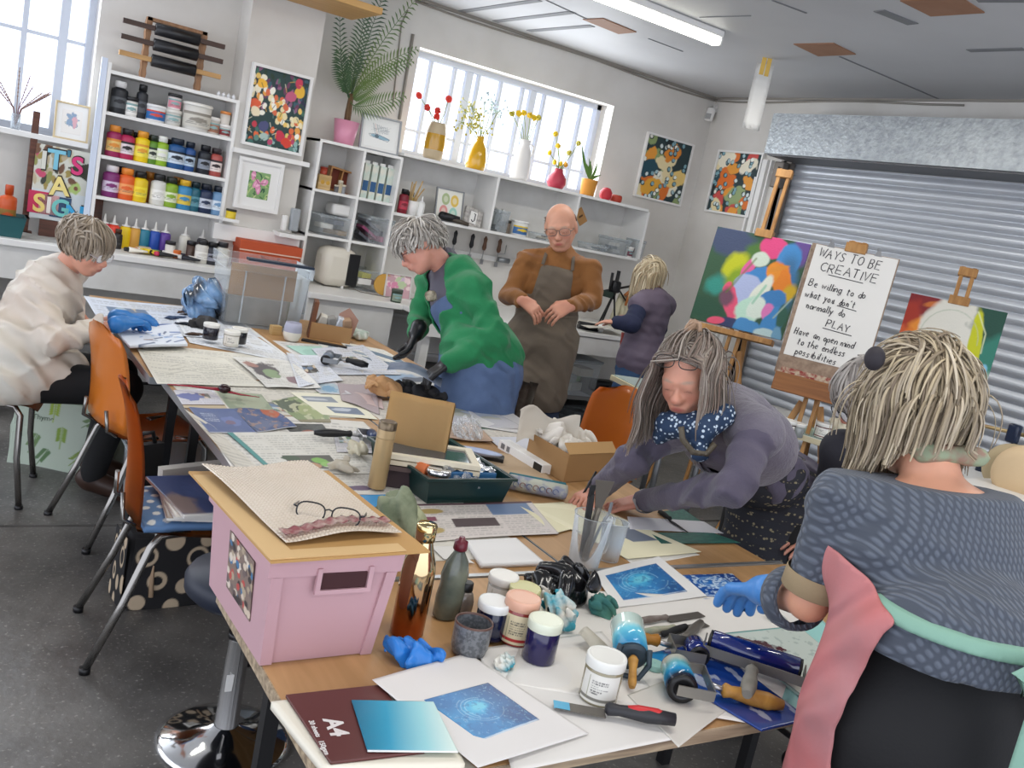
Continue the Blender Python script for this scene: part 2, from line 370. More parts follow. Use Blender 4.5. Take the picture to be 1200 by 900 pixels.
 # single stroke lettering
GL={'A':'0,0 .35,1 .7,0|.13,.38 .57,.38','B':'0,0 0,1 .4,1 .5,.78 .38,.55 0,.53|.38,.55 .6,.3 .42,0 0,0','C':'.65,.85 .4,1 .12,.85 0,.5 .12,.15 .4,0 .65,.12','E':'.6,1 0,1 0,0 .62,0|0,.52 .5,.52','H':'0,0 0,1|.6,0 .6,1|0,.5 .6,.5','I':'.1,0 .1,1','L':'0,1 0,0 .5,0','O':'.35,0 .08,.2 0,.5 .1,.85 .37,1 .62,.82 .7,.5 .62,.15 .35,0','P':'0,0 0,1 .42,1 .58,.76 .42,.5 0,.48','R':'0,0 0,1 .42,1 .56,.77 .42,.52 0,.5|.2,.5 .6,0','S':'.55,.88 .3,1 .05,.8 .2,.55 .5,.4 .5,.12 .25,0 0,.12','T':'.3,0 .3,1|0,1 .62,1','V':'0,1 .3,0 .62,1','W':'0,1 .2,0 .42,.75 .62,0 .85,1','Y':'0,1 .3,.5 .6,1|.3,.5 .3,0','N':'0,0 0,1 .55,0 .55,1','G':'.65,.85 .4,1 .12,.85 0,.5 .12,.15 .4,0 .65,.15 .65,.45 .4,.45','a':'.42,.5 .2,.55 .02,.3 .12,.02 .3,.05 .42,.5 .42,.02 .5,0','b':'0,1 0,0 .25,0 .42,.25 .25,.52 0,.4','c':'.4,.48 .15,.52 0,.25 .15,0 .4,.06','d':'.42,1 .42,0|.42,.45 .2,.54 0,.25 .15,0 .42,.1','e':'.02,.3 .4,.32 .3,.53 .1,.5 0,.25 .14,0 .4,.06','g':'.42,.5 .15,.54 .02,.28 .15,.02 .4,.12|.42,.5 .42,-.3 .2,-.42 0,-.3','h':'0,1 0,0|0,.4 .22,.53 .4,.4 .4,0','i':'.05,.5 .05,0|.05,.72 .06,.76','l':'.05,1 .05,0','m':'0,.5 0,0|0,.38 .18,.53 .3,.4 .3,0|.3,.38 .48,.53 .6,.4 .6,0','n':'0,.5 0,0|0,.38 .22,.53 .38,.4 .38,0','o':'.2,0 .02,.15 .03,.4 .2,.53 .38,.4 .38,.13 .2,0','p':'0,.5 0,-.45|0,.4 .2,.53 .4,.3 .22,0 0,.08','r':'0,.5 0,0|0,.35 .15,.52 .3,.5','s':'.35,.48 .15,.53 .03,.4 .3,.2 .25,.02 0,.04','t':'.15,.85 .15,.05 .3,0|0,.55 .32,.55','u':'0,.5 .03,.08 .2,0 .38,.12|.38,.5 .38,0','v':'0,.5 .18,0 .38,.5','w':'0,.5 .14,0 .3,.4 .45,0 .6,.5','y':'0,.5 .2,.05|.4,.5 .1,-.42',"'":'.05,1 .02,.8','4':'.45,0 .45,1 0,.35 .6,.35','!':'.05,1 .05,.3|.05,.05 .06,.0'}
def strokes(text,size,sp=.22):
 """list of polylines and the width of a line of handwriting"""
 out,x=[],0.
 for ch in text:
  if ch==' ':x+=.62*size;continue
  g=GL.get(ch)
  if not g:x+=.4*size;continue
  mx=0
  for st in g.split('|'):
   p=[tuple(float(v)for v in q.split(','))for q in st.split()];mx=max(mx,max(a for a,_ in p));out.append([(x+a*size,b*size)for a,b in p])
  x+=(mx+sp)*size
 return out,x
 # ROOM
WA,WB,CH=6.4,5.70,2.94
XL,YB=-2.6,-2.2
m_wall=mat('wall_paint','#d9d6d1',.8,bump=(18,.15,6),var=(2.2,'#c9c5be',.22))
m_white=mat('white_gloss','#e6e5e2',.45,bump=(30,.06))
m_white2=mat('white_board','#dddcd9',.5,var=(6,'#cfcdc8',.2))
m_grey=mat('grey_metal','#8b8f93',.4,.6)
m_chrome=mat('chrome','#d8d8d8',.08,1.)
m_black=mat('black_plastic','#141416',.4)
m_dark=mat('dark_void','#1a1a1c',.8)
m_steel=mat('steel','#a9a9a9',.3,.9,bump=(40,.1))
mf=mat('floor_lino','#4a4947',.4,bump=(9,1.6,9));nt=mf.node_tree;N=nt.nodes;Lk=nt.links;b=N['Principled BSDF']
tc=N.new('ShaderNodeTexCoord');n1=N.new('ShaderNodeTexNoise');n1.inputs['Scale'].default_value=2.2;n1.inputs['Detail'].default_value=8
n2=N.new('ShaderNodeTexNoise');n2.inputs['Scale'].default_value=75;n2.inputs['Detail'].default_value=3
r1=N.new('ShaderNodeValToRGB');r1.color_ramp.elements[0].color=(*lin('#484644'),1);r1.color_ramp.elements[1].color=(*lin('#74716c'),1)
r1.color_ramp.elements[0].position=.35;r1.color_ramp.elements[1].position=.7
r2=N.new('ShaderNodeValToRGB');r2.color_ramp.elements[0].position=.60;r2.color_ramp.elements[1].position=.72
r2.color_ramp.elements[0].color=(0,0,0,1);r2.color_ramp.elements[1].color=(.6,.6,.6,1)
mx=N.new('ShaderNodeMix');mx.data_type='RGBA';mx.inputs['B'].default_value=(*lin('#a5a29b'),1)
for n in(n1,n2):Lk.new(tc.outputs['Object'],n.inputs['Vector'])
Lk.new(n1.outputs['Fac'],r1.inputs['Fac']);Lk.new(n2.outputs['Fac'],r2.inputs['Fac']);Lk.new(r1.outputs['Color'],mx.inputs['A'])
Lk.new(r2.outputs['Color'],mx.inputs['Factor']);Lk.new(mx.outputs['Result'],b.inputs['Base Color'])
rr=N.new('ShaderNodeMapRange');rr.inputs['To Min'].default_value=.22;rr.inputs['To Max'].default_value=.6
Lk.new(n1.outputs['Fac'],rr.inputs['Value']);Lk.new(rr.outputs['Result'],b.inputs['Roughness'])
mb=MB();mb.bb((XL,YB,-.06),(WB+.3,3.93,0));mb.bb((XL,3.945,-.06),(WB+.3,WA+.3,.004));mb.bb((XL,3.9,-.06),(WB,3.95,-.006))
struct(mb.build('floor',mf))
mc=mat('ceiling_paint','#bfc0c2',.55,bump=(12,.1),var=(1.3,'#b3b4b6',.25))
mb=MB();mb.bb((XL,YB,CH),(WB+.3,WA+.3,CH+.08));struct(mb.build('ceiling',mc))
m_gap=mat('ceiling_gap','#77797c',.7);m_hard=mat('brown_hardboard','#9a7258',.7,var=(8,'#8b6349',.3))
def ceil_strip(nm,p0,p1,w,m,h=.004):
 a=Zp(*p0,CH);b=Zp(*p1,CH);d=(b-a).normalized();s=d.cross(Vector((0,0,1)))*w/2;mb=MB()
 lo=[a-s,b-s,b+s,a+s];mb.prism([(v.x,v.y)for v in lo],CH-h,CH-.0002);return struct(mb.build(nm,m))
k=0
for p0,p1,w in(((536,14),(632,0),.05),((580,25),(672,14),.05),((620,36),(694,30),.05),((1030,12),(1070,28),.07),((1135,59),(1200,57),.05),((905,0),(945,15),.012),((984,66),(1110,120),.012),((640,0),(694,25),.012),((760,45),(800,60),.01),((1145,0),(1200,0),.05),((820,20),(880,18),.008)):
 k+=1;ceil_strip('trim_%d'%k,p0,p1,w,m_gap)
for i,q in enumerate((((683,22),(707,21),(746,37),(725,39)),((930,51),(977,50),(1003,63),(959,65)),((1055,0),(1128,-3),(1154,14),(1091,18)))):
 P=[Zp(*a,CH)for a in q];mb=MB();mb.prism([(v.x,v.y)for v in P],CH-.006,CH-.0002);o=mb.build('ceiling_patch',m_hard)
 tag(o,['small brown hardboard patch on the ceiling beside the strip light','brown hardboard patch on the ceiling above the end of the steel shutter box','largest brown hardboard patch on the ceiling, at the top edge of the photo'][i],'patch','hardboard patches on the ceiling')
w2l,w2r=Yp(471,175,WA).x,Yp(712,160,WA).x;w2b,w2t=1.87,Yp(600,88,WA).z
w1r,w1l=Yp(110,80,WA).x,-1.3;w1b=Yp(62,160,WA).z
mb=MB();T=.25
mb.bb((XL,WA,0),(WB+T,WA+T,1.2));mb.bb((w1r,WA,1.2),(w2l,WA+T,CH));mb.bb((w2r,WA,1.2),(WB+T,WA+T,CH))
mb.bb((w2l,WA,1.2),(w2r,WA+T,w2b));mb.bb((w2l,WA,w2t),(w2r,WA+T,CH));mb.bb((XL,WA,1.2),(w1r,WA+T,w1b));mb.bb((XL,WA,w1b),(w1l,WA+T,CH))
struct(mb.build('wall_back',m_wall))
sy1=Xp(924,200,WB).y;sz1=Xp(930,192,WB).z
mb=MB();mb.bb((WB,sy1,0),(WB+T,WA,CH));mb.bb((WB,YB,sz1),(WB+T,sy1,CH));struct(mb.build('wall_right',m_wall))
px0,px1,py=Yp(275,150,6.15).x,Yp(369,100,6.15).x,6.15
mb=MB();mb.bb((px0,py,0),(px1,WA,CH));struct(mb.build('wall_pier',m_wall))
mb=MB();zz=Yp(330,184,py).z;mb.bb((px0,py-.06,zz-.03),(px1+.03,py,zz+.0));zz2=Yp(320,275,py).z
mb.bb((px0-.05,py-.05,zz2-.08),(px1+.05,py,zz2+.02));struct(mb.build('trim_20',m_white))
m_cab=mat('grey_cable','#8a857d',.6)
mb=MB();mb.tube([(w2l-.1+i*.4,WA-.012,CH-.03-.012*math.sin(i*1.3))for i in range(9)]+[(WB-.02,WA-.012,CH-.03)]+[(WB-.012,WA-.3*i,CH-.03-.01*math.sin(i))for i in range(1,9)],.008,6)
mb.bb((w2l-.6,WA-.02,CH-.02),(WB,WA,CH));mb.bb((WB-.02,YB,CH-.015),(WB,WA,CH));struct(mb.build('trim_21',m_cab))
mb=MB();a=Yp(484,40,WA-.01);b=Yp(468,140,WA-.01);mb.cyl(a,b,.012,seg=8);a=Yp(478,12,WA-.01);b=Yp(460,125,WA-.01);mb.tube([a,a+Vector((-.03,0,-.1)),b],.005,6);struct(mb.build('trim_22',m_cab))
m_frame=mat('window_frame','#c3c9d4',.5);m_glass=glass('window_glass','#f4f8ff',.05,.97)
def window(nm,x0,x1,z0,z1,bars,hbars,th=.025):
 root=tag(bpy.data.objects.new(nm,None),kind='structure');col.objects.link(root);Y=WA+.2
 mb=MB()
 mb.bb((x0,Y-.03,z0),(x1,Y+.03,z0+.04));mb.bb((x0,Y-.03,z1-.04),(x1,Y+.03,z1));mb.bb((x0,Y-.03,z0),(x0+.04,Y+.03,z1));mb.bb((x1-.04,Y-.03,z0),(x1,Y+.03,z1))
 for x,w in bars:mb.bb((x-w/2,Y-.02,z0+.04),(x+w/2,Y+.02,z1-.04))
 for z in hbars:mb.bb((x0+.04,Y-.012,z-.01),(x1-.04,Y+.012,z+.01))
 mb.build('window_frame',m_frame,root)
 mb=MB();mb.bb((x0,Y+.031,z0),(x1,Y+.035,z1));mb.build('window_pane',m_glass,root)
 return root
bx=[Yp(460+v/4,330/4,WA+.2).x for v in(175,292,410,520,628,736,832,922)]
bz=[Yp(460+v/4,100,WA+.2).x for v in(350,665)]
window('window_2',w2l,w2r,w2b,w2t,[(x,.022)for x in bx]+[(x,.055)for x in bz],[w2b+.19])
window('window_1',w1l,w1r,w1b,CH-.1,[(Yp(26,60,WA+.2).x,.03),(Yp(71,70,WA+.2).x,.05),(-.35,.05),(-.75,.04)],[Yp(40,38,WA+.2).z])
mb=MB();mb.bb((w1l,WA-.16,w1b-.03),(w1r+.0,WA+.16,w1b));struct(mb.build('window_sill_1',m_white))
m_shut=mat('shutter_steel','#c6cad0',.4,.35,bump=(10,.12,5),var=(3,'#b8bdc6',.3));m_galv=mat('galvanised_steel','#a6abae',.42,.5,bump=(45,.9,4),var=(22,'#93989c',.12))
door=bpy.data.objects.new('door_1',None);col.objects.link(door);struct(door)
bxX=WB-.36;bt,bb_=Xp(960,134,bxX).z,Xp(960,184,bxX).z;by1=Xp(905,140,bxX).y
prof,z,pitch=[],.01,.078
while z<bb_+.02:
 for k in range(6):t=k/6;prof.append((WB+.02-.014*math.sin(PI*t),z+pitch*.86*t))
 prof+=[(WB+.02,z+pitch*.87),(WB+.026,z+pitch*.91),(WB+.026,z+pitch*.96)];z+=pitch
mb=MB();mb.rings([[(x,-2.,z)for x,z in prof],[(x,sy1,z)for x,z in prof]],closed=False,cap0=False,cap1=False,smooth=False);o=mb.build('shutter_curtain',m_shut,door,fixn=False)
mb=MB();mb.bb((WB-.05,sy1-.06,0),(WB-.005,sy1+.05,bb_));mb.bb((WB-.05,sy1-.01,0),(WB+.06,sy1+.03,bb_));mb.box((WB-.09,sy1+.0,bb_-.12),(.06,.1,.2),bev=.008);mb.cyl((WB-.14,sy1,bb_-.09),(WB-.06,sy1,bb_-.09),.03)
mb.build('shutter_guide',mat('dark_guide','#6d6660',.5,.5),door)
mb=MB();mb.bb((bxX,-2.,bb_),(WB,by1,bt));mb.build('shutter_box',m_galv,door)
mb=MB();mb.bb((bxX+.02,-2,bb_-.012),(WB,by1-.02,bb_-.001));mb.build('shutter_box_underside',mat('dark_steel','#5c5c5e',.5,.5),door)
for i,(x,w)in enumerate(((889,.02),(896,.05),(903,.014))):
 yy=Xp(x,200,WB-.01).y;mb=MB();mb.bb((WB-.03,yy-w/2,0),(WB-.001,yy+w/2,bb_ if i else 2.3));struct(mb.build('trim_%d'%(30+i),m_white))
p=Xp(835,135,WB-.03);t=thing('motion_sensor','small white motion sensor on a bracket high in the corner','sensor',p)
mb=MB();mb.box((-.03,0,0),(.05,.075,.12),(0,.2,.4),bev=.018);mb.build('sensor_housing',m_white,t)
mb=MB();mb.box((-.056,-.01,-.02),(.008,.05,.05),(0,.2,.4),bev=.003);mb.build('sensor_lens',mat('lens_grey','#a5a5a3',.3),t)
mb=MB();mb.box((.02,.0,.06),(.04,.03,.06));mb.build('bracket',m_white2,t)
a,b=Zp(690,-8,CH-.06),Zp(838,49,CH-.06);d=(b-a).normalized();a=b-d*1.8;rz=math.atan2(d.y,d.x)
t=thing('strip_light','long fluorescent strip light glowing on the ceiling','light',((a.x+b.x)/2,(a.y+b.y)/2,CH),rz);L=1.8
mb=MB();mb.box((0,.0,-.02),(L,.14,.04),bev=.006);mb.build('light_body',m_white,t)
mb=MB();mb.box((0,-.02,-.062),(L-.02,.075,.042),bev=.012);mb.build('diffuser',mat('tube_glow','#ffffff',.4,emit=('#fffdf0',5.)),t)
mb=MB();mb.box((L/2-.002,-.02,-.062),(.012,.08,.046));mb.box((-L/2+.002,-.02,-.062),(.012,.08,.046));mb.build('end_cap',m_white,t)
p=Zp(899,68,CH);t=thing('paper_banner','long white paper strip taped to the ceiling by yellow tape','paper',p)
mb=MB();mb.grid(lambda u,v:((u-.5)*.115,.02*math.sin(v*2)-.05*v,-.04-v*.43),4,10,thick=.002);mb.build('paper',m_white,t,rot=(0,0,math.radians(-38)))
mb=MB();mb.box((-.015,0,-.05),(.028,.006,.12));mb.box((.02,0,-.05),(.028,.006,.13));mb.build('tape',mat('yellow_tape','#d8b254',.6),t,rot=(0,0,math.radians(-38)))
a=Yp(430,12,5.6);mb=MB();mb.box((0,0,.02),(1.1,.5,.04),bev=.003)
o=mb.build('wooden_board',wood('pale_ply','#c99f62','#b98c50',2),None,(a.x-.45,5.85,a.z));tag(o,'pale plywood board fixed high on the wall above the palm','board')
# light and camera
w=bpy.data.worlds.new('World');bpy.context.scene.world=w;w.use_nodes=True
bg=w.node_tree.nodes['Background'];bg.inputs['Color'].default_value=(*lin('#eef3ff'),1);bg.inputs['Strength'].default_value=1.85
def area(nm,loc,rot,sx,sy,e,c=(1,1,1)):
 l=bpy.data.lights.new(nm,'AREA');l.shape='RECTANGLE';l.size=sx;l.size_y=sy;l.energy=e;l.color=c
 o=bpy.data.objects.new(nm,l);col.objects.link(o);o.location=loc;o.rotation_euler=rot;return o
area('window_daylight',((w2l+w2r)/2,WA+.1,(w2b+w2t)/2),(math.radians(-90+180),0,PI),2.,.7,22,(.92,.96,1))
area('window_daylight_left',(-.1,WA+.1,2.3),(math.radians(90),0,PI),1.6,1.1,25,(.9,.95,1))
for x,y in((1.2,1.2),(3.6,1.2),(1.2,4.2),(3.7,4.2),(1.2,-1.)):area('ceiling_fill',(x,y,CH-.12),(0,0,rz),1.5,.12,13,(1,.97,.9))  # added unseen fill lights under the ceiling, brightening the room evenly
cd=bpy.data.cameras.new('camera');cd.sensor_width=36;cd.lens=FPX/1200*36;cd.clip_start=.05
cam=bpy.data.objects.new('camera',cd);col.objects.link(cam)
mt=Matrix((RT,UP,-FW)).transposed().to_4x4();mt.translation=CAM;cam.matrix_world=mt
sc=bpy.context.scene;sc.camera=cam
sc.view_settings.view_transform='Standard';sc.view_settings.look='None';sc.view_settings.gamma=1;sc.view_settings.use_curve_mapping=False;sc.view_settings.exposure=.42
# BACK WALL FURNITURE
m_p=painted('painted_surface',.55);m_pg=painted('painted_print',.3);m_pc=painted('painted_canvas',.6,bump=(90,.35))
CF=5.88;CT=Yp(60,286,CF).z
cfb=Yp(100,337,CF).z
t=thing('counter','long white built-in counter under the paint shelves along the back wall','counter',(0,0,0))
x0,x1=-1.5,Yp(352,330,CF).x
mb=MB();mb.bb((x0,CF-.03,CT-.04),(x1,WA,CT),bev=.006);mb.build('worktop',m_white,t)
mb=MB();mb.bb((x0,CF,cfb),(x1,CF+.03,CT-.04));mb.build('apron',m_white2,t)
mb=MB()
for x in(x0+.03,.1,x1-.05):mb.bb((x-.02,CF+.04,0),(x+.02,WA,CT-.04))
mb.build('support_panel',m_white2,t)
mb=MB();mb.bb((x0,WA-.45,.3),(x1,WA-.02,.33));mb.build('lower_shelf',mat('grey_shelf','#6d6c6b',.7),t)
C2=5.5;C2T=Yp(700,391,C2).z
t=thing('workbench','long white workbench below the window shelves','bench',(0,0,0));xa,xb=x1+.01,Yp(800,410,C2).x
mb=MB();mb.bb((xa,CF-.2,C2T-.04),(2.75,WA,C2T),bev=.005);mb.bb((2.75,C2,C2T-.035),(xb,WA,C2T),bev=.005);mb.build('worktop',m_white,t)
mb=MB();mb.bb((2.8,C2+.01,C2T-.17),(xb,C2+.035,C2T-.04));mb.bb((xa,CF-.17,C2T-.3),(2.7,CF-.14,C2T-.04));mb.build('apron',m_white2,t)
for x in(xa+.05,2.9,3.9,xb-.05):mb=MB();mb.bb((x-.03,C2+.4 if x<2.8 else C2+.05,0),(x+.03,C2+.46 if x<2.8 else C2+.11,C2T-.04));mb.build('leg',m_white2,t)
mb=MB();mb.bb((2.85,C2+.08,.33),(xb,WA-.05,.36));mb.build('lower_shelf',mat('grey_shelf',''),t)
# paint shelf unit
SY=6.13;sxl,sxr=Yp(128,100,SY).x,Yp(277.5,117,SY).x
SZ=[Yp(200,98.5,SY).z,Yp(200,146.5,SY).z,Yp(194,195.8,SY).z,Yp(190,242,SY).z]
t=thing('paint_shelf','tall white shelf unit packed with paint bottles','shelf',(sxl,SY,CT));W=sxr-sxl;D=WA-SY-.005
for z in SZ:mb=MB();mb.bb((.0,0,z-CT-.02),(W,D,z-CT));mb.build('shelf',m_white,t)
for x in(-.02,W):mb=MB();mb.bb((x,-.005,0),(x+.02,D,SZ[0]-CT+(.04 if x<0 else 0)));mb.build('side_panel',m_white,t)
mb=MB();mb.bb((0,D-.008,0),(W,D,SZ[0]-CT));mb.build('back_panel',m_white2,t)
mb=MB();mb.bb((-.055,0,0),(-.022,.02,SZ[0]-CT+.06));mb.build('edge_strip',mat('window_lit_white','#cdd6e6',.5),t)  # bluish tint is window light on the shelf side, put into the colour
# paint bottles
BC={}
def plastic(c,r=.35):return mat('plastic_'+c.strip('#'),c,r)
def label_cv(seed,base,ink,accent):
 c=CV(24,20,base,1.2);r=random.Random(seed)
 c.rect(0,.8,1,1,accent);c.blob(.5,.5,.3,.18,accent);c.textrows(.1,.08,.9,.35,3,ink,.8,seed);return c
def bottle(name,label,loc,r,h,body,cap,lab='#e8e6e0',accent=None,nozzle=False,flip=False,group=None,parent=None,seed=1,capr=.72,neck=.8):
 t=thing(name,label,'bottle',loc,RND.uniform(-.3,.3),group)
 mb=MB();hb=h*.8;mb.lathe([(r*.94,0),(r,.006),(r,hb*.86),(r*.93,hb*.93),(r*capr*.8,hb*.985),(r*capr*.8,hb)],18);mb.build('body',plastic(body),t)
 mb=MB();cr=r*capr;mb.lathe([(cr,hb),(cr,h*.97),(cr*.93,h)],16)
 if nozzle:mb=MB();mb.lathe([(r*.8,hb*.99),(r*.75,hb*1.03),(r*.28,hb*1.06),(r*.1,h*1.12),(0.0001,h*1.13)],14)
 mb.build('nozzle' if nozzle else 'cap',plastic(cap),t)
 if lab:
  c=label_cv(seed,lab,'#55555a',accent or body);n=24;a=np.linspace(-1.25,1.25,n)-PI/2+-t.rotation_euler.z
  V=np.array([[(r+.0008)*math.cos(q),(r+.0008)*math.sin(q),z]for z in np.linspace(hb*.22,hb*.72,20)for q in a]);i,j=np.meshgrid(np.arange(n-1),np.arange(19));q=(j*n+i).ravel()
  link('label',mesh_np('label',V,np.stack([q,q+1,q+n+1,q+n],1),m_p,True,c.C.reshape(-1,3)),t)
 return t
def at(px,py,y,z):p=Yp(px,py,y);return(p.x,y,z)
ROW={1:'top shelf',2:'second shelf',3:'third shelf'}
def jar(name,label,loc,r,h,body,lid,lab=None,cat='jar',lidh=.22,group=None,seed=1,taper=.97,accent=None):
 t=thing(name,label,cat,loc,RND.uniform(-.2,.2),group)
 mb=MB();mb.lathe([(r*taper*.97,0),(r*taper,.004),(r,h*(1-lidh))],18);mb.build('body',plastic(body)if isinstance(body,str)else body,t)
 if lid:mb=MB();mb.lathe([(r*1.06,h*(1-lidh)),(r*1.06,h*.96),(r*.98,h)],18);mb.build('lid',plastic(lid)if isinstance(lid,str)else lid,t)
 if lab:
  c=label_cv(seed,lab,'#444444',accent or '#88aaaa')if accent is None else label_cv(seed,lab,'#444444',accent)
  n=24;a=np.linspace(-1.2,1.2,n)-PI/2-t.rotation_euler.z;rr=r*1.015
  V=np.array([[rr*math.cos(q),rr*math.sin(q),z]for z in np.linspace(h*.12,h*.66,20)for q in a]);i,j=np.meshgrid(np.arange(n-1),np.arange(19));q=(j*n+i).ravel()
  link('label',mesh_np('label',V,np.stack([q,q+1,q+n+1,q+n],1),m_p,True,c.C.reshape(-1,3)),t)
 return t
PX=1/178.
z=SZ[1];Y1=SY+.07
bottle('paint_bottle','dark paint bottle with a white cap, first on the top shelf',at(138,128,Y1,z),.048,.19,'#25272c','#dedede','#55585c')
jar('paint_jar','white labelled jar with a black lid beside the dark bottle on the top shelf',at(152.5,132,Y1,z),.042,.115,'#e6e4df','#202022','#f0eee9')
bottle('paint_bottle','tall slim black bottle with a flip cap on the top shelf',at(164,135,Y1,z),.033,.2,'#2a2c31','#17181b','#50545a')
jar('plastic_tub','white tub with a blue and red label on the top shelf',at(181,140,Y1,z),.058,.1,'#e9e9e9','#f2f2f2','#2f6fb0','tub',.15,accent='#cf4a3c')
jar('glass_jar','cloudy glass jar below the pink labelled jar on the top shelf',at(201,146,Y1,z),.05,.095,'#d4d2cb','#e3e1da','#c9c9c4')
jar('paint_jar','small pink labelled jar stacked on a glass jar on the top shelf',at(201,146,Y1,z+.0955),.04,.095,'#e8e0de','#2b2b2d','#d98f9c')
jar('plastic_tub','large white drip-marked tub in the middle of the top shelf',at(228,151,Y1,z),.088,.165,'#dfddd6','#e6e4dd','#cbc7bc','tub',.12,taper=.9,accent='#8c867c')
jar('paint_jar','small jar with a brown and white label beside the large white tub',at(248,156,Y1,z),.04,.105,'#c9c3ba','#e8e5e0','#a6735a')
jar('paint_jar','small white pot with dark spots at the end of the top shelf',at(262.5,158,Y1,z),.038,.075,'#e3e0db','#efece8','#8e3034')
jar('paint_jar','little orange topped pot stacked at the end of the top shelf',at(261,158,Y1,z+.0755),.032,.08,'#d9d2c8','#d98a4a')
z=SZ[2]
for i,(px,py,r,h,b_,c_,l_,nm)in enumerate(((132,178,.045,.185,'#9c2a5a','#e0903a','#e6c37a','magenta bottle with an orange cap at the start'),(147,182,.045,.18,'#b32a55','#2a2426','#e3d6dc','crimson bottle with a black cap near the start'),(164.5,186,.045,.185,'#eccb1c','#e09a32','#f0dc4a','bright yellow bottle with an orange cap'),(177,189,.034,.175,'#5d8a2c','#26312a','#d7ddc9','slim green bottle with a dark cap'),(187.5,191,.04,.18,'#8fb52e','#e5e6e0','#e0e8c8','lime green bottle with a white cap'),(204.5,195,.055,.185,'#23538a','#1c2533','#c9d6e4','broad blue bottle with a dark cap'),(219.5,198,.038,.18,'#28508c','#1b2433','#b9cde0','slim blue bottle with a dark cap'),(237.5,201,.042,.18,'#23262e','#17191e','#8a93a0','black bottle with a grey label'),(250.5,204,.042,.175,'#a8504a','#33282b','#e2d5cf','brick red bottle at the end'))):
 bottle('paint_bottle',nm+' of the second shelf',at(px,py,Y1,z),r,h,b_,c_,l_,seed=i,accent=c_)
for px,py,b_ in((156,183,'#7a3040'),(171,187,'#8a6a2c'),(196,192,'#3c5a40')):
 bottle('paint_bottle',{156:'dark red bottle at the back between crimson and yellow ones',171:'brown bottle at the back between yellow and green ones',196:'dark green bottle at the back between lime and blue ones'}[px],at(px,py,Y1+.1,z),.04,.17,b_,'#2a2424',None)
z=SZ[3]
for i,(px,py,r,h,b_,c_,l_,nm)in enumerate(((128.5,226,.05,.19,'#7d2f6e','#e4dfe3','#d9cbe0','purple bottle with a white cap at the start'),(146,231,.05,.19,'#e5652a','#e68a35','#f0a060','orange bottle with an orange cap'),(161.5,235,.047,.185,'#e6c522','#1e1e1f','#f2dd3c','yellow bottle with a black cap'),(183,240,.047,.19,'#d9d8d2','#242426','#efeeea','white bottle with a black cap'),(197.5,243,.045,.185,'#86a92f','#232722','#dfe6c6','lime bottle with a black cap'),(213,246,.048,.185,'#3b86b4','#d8aa2a','#d9c04a','sky blue bottle with a yellow cap'),(225.5,248,.036,.185,'#235f70','#12282e','#5d93a0','teal bottle with a dark cap'),(238,250,.045,.185,'#24304e','#171c2a','#c4cad6','navy bottle with a white label'),(253,253,.047,.185,'#6d93b8','#1d2430','#d7e2ec','pale blue bottle with a black cap at the end'))):
 bottle('paint_bottle',nm+' of the third shelf',at(px,py,Y1,z),r,h,b_,c_,l_,seed=i+20,accent=b_)
for px,py,b_,nm in((138,227,'#a3305e','dark magenta bottle'),(173,235,'#a2622c','brown orange bottle'),(205,242,'#c49a30','ochre bottle')):
 bottle('paint_bottle',nm+' standing in the back row of the third shelf',at(px,py,Y1+.1,z),.045,.19,b_,'#c98432' if px>150 else '#3a2530',None)
z=CT
for i,(px,py,b_,nm)in enumerate(((122,262,'#cf2f52','crimson'),(133,265,'#e2432e','scarlet'),(147,268,'#e9c71e','yellow'),(158,271,'#d9a24a','ochre'),(169,273,'#2f7d96','teal blue'),(181,275,'#2d53ae','cobalt blue'),(193,277,'#5d3f96','violet'),(216,281,'#dddbd0','white'))):
 bottle('squeeze_bottle',nm+' squeeze bottle with a pointed white nozzle on the counter',at(px,py+3,6.22,z),.035,.17,b_,'#eceae6',None,nozzle=True)
bottle('squeeze_bottle','dark grey squeeze bottle with a pale nozzle on the counter',at(236,288,6.22,z),.032,.17,'#4b4a50','#d8d6d2',None,nozzle=True)
bottle('ink_bottle','slim black bottle standing in front of the yellow squeeze bottle',at(139,272,6.12,z),.026,.12,'#26211f','#4b3022','#2e2b2a')
for i,(px,py,r,h,b_,c_,l_,nm)in enumerate(((235.5,300,.042,.145,'#cfccc4','#2a2a2c','#e9e7e0','white bottle with a black cap in front of the grey squeeze bottle'),(247,304,.042,.14,'#2f3038','#1a1a1d','#8d8f9a','black bottle with a grey label near the end of the counter'),(258.5,306,.045,.15,'#c9c5bb','#26262a','#e8e4da','white patterned bottle with a black cap at the end of the counter'))):
 bottle('ink_bottle',nm,at(px,py+2,6.0,z),r,h,b_,c_,l_,seed=50+i)
for i,(px,py,r,h,b_,c_)in enumerate(((207,290,.03,.05,'#e37a3c','#e37a3c'),(200,285,.03,.1,'#e0dcd4','#26262a'),(224,290,.028,.12,'#55423a','#26262a'),(170,288,.035,.04,'#d6b98a','#d8c49c'),(182,291,.03,.03,'#7cab62','#8bbf6c'))):
 jar('paint_pot',['small orange pot among the tubes on the counter','small white pot with a black lid behind the tubes','small brown bottle beside the white squeeze bottle','flat cream pot among the tubes on the counter','flat green pot among the tubes on the counter'][i],at(px,py,6.08,z),r,h,b_,c_)
tubes=((150,296,8,'#efe9dc','#1d1d1f'),(168,301,-8,'#e6cb24','#e6cb24'),(196,296,60,'#e6c81e','#1d1d1f'),(186,296,10,'#1f1f22','#c8375a'),(176,294,100,'#d8d4cc','#1d1d1f'),(206,300,20,'#3a3d55','#1d1d1f'),(213,304,-20,'#22242c','#d0cfca'),(160,292,40,'#e4dccb','#d8882e'),(190,302,-30,'#f0ede6','#22222a'),(220,308,15,'#e9e6df','#1b1b1d'))
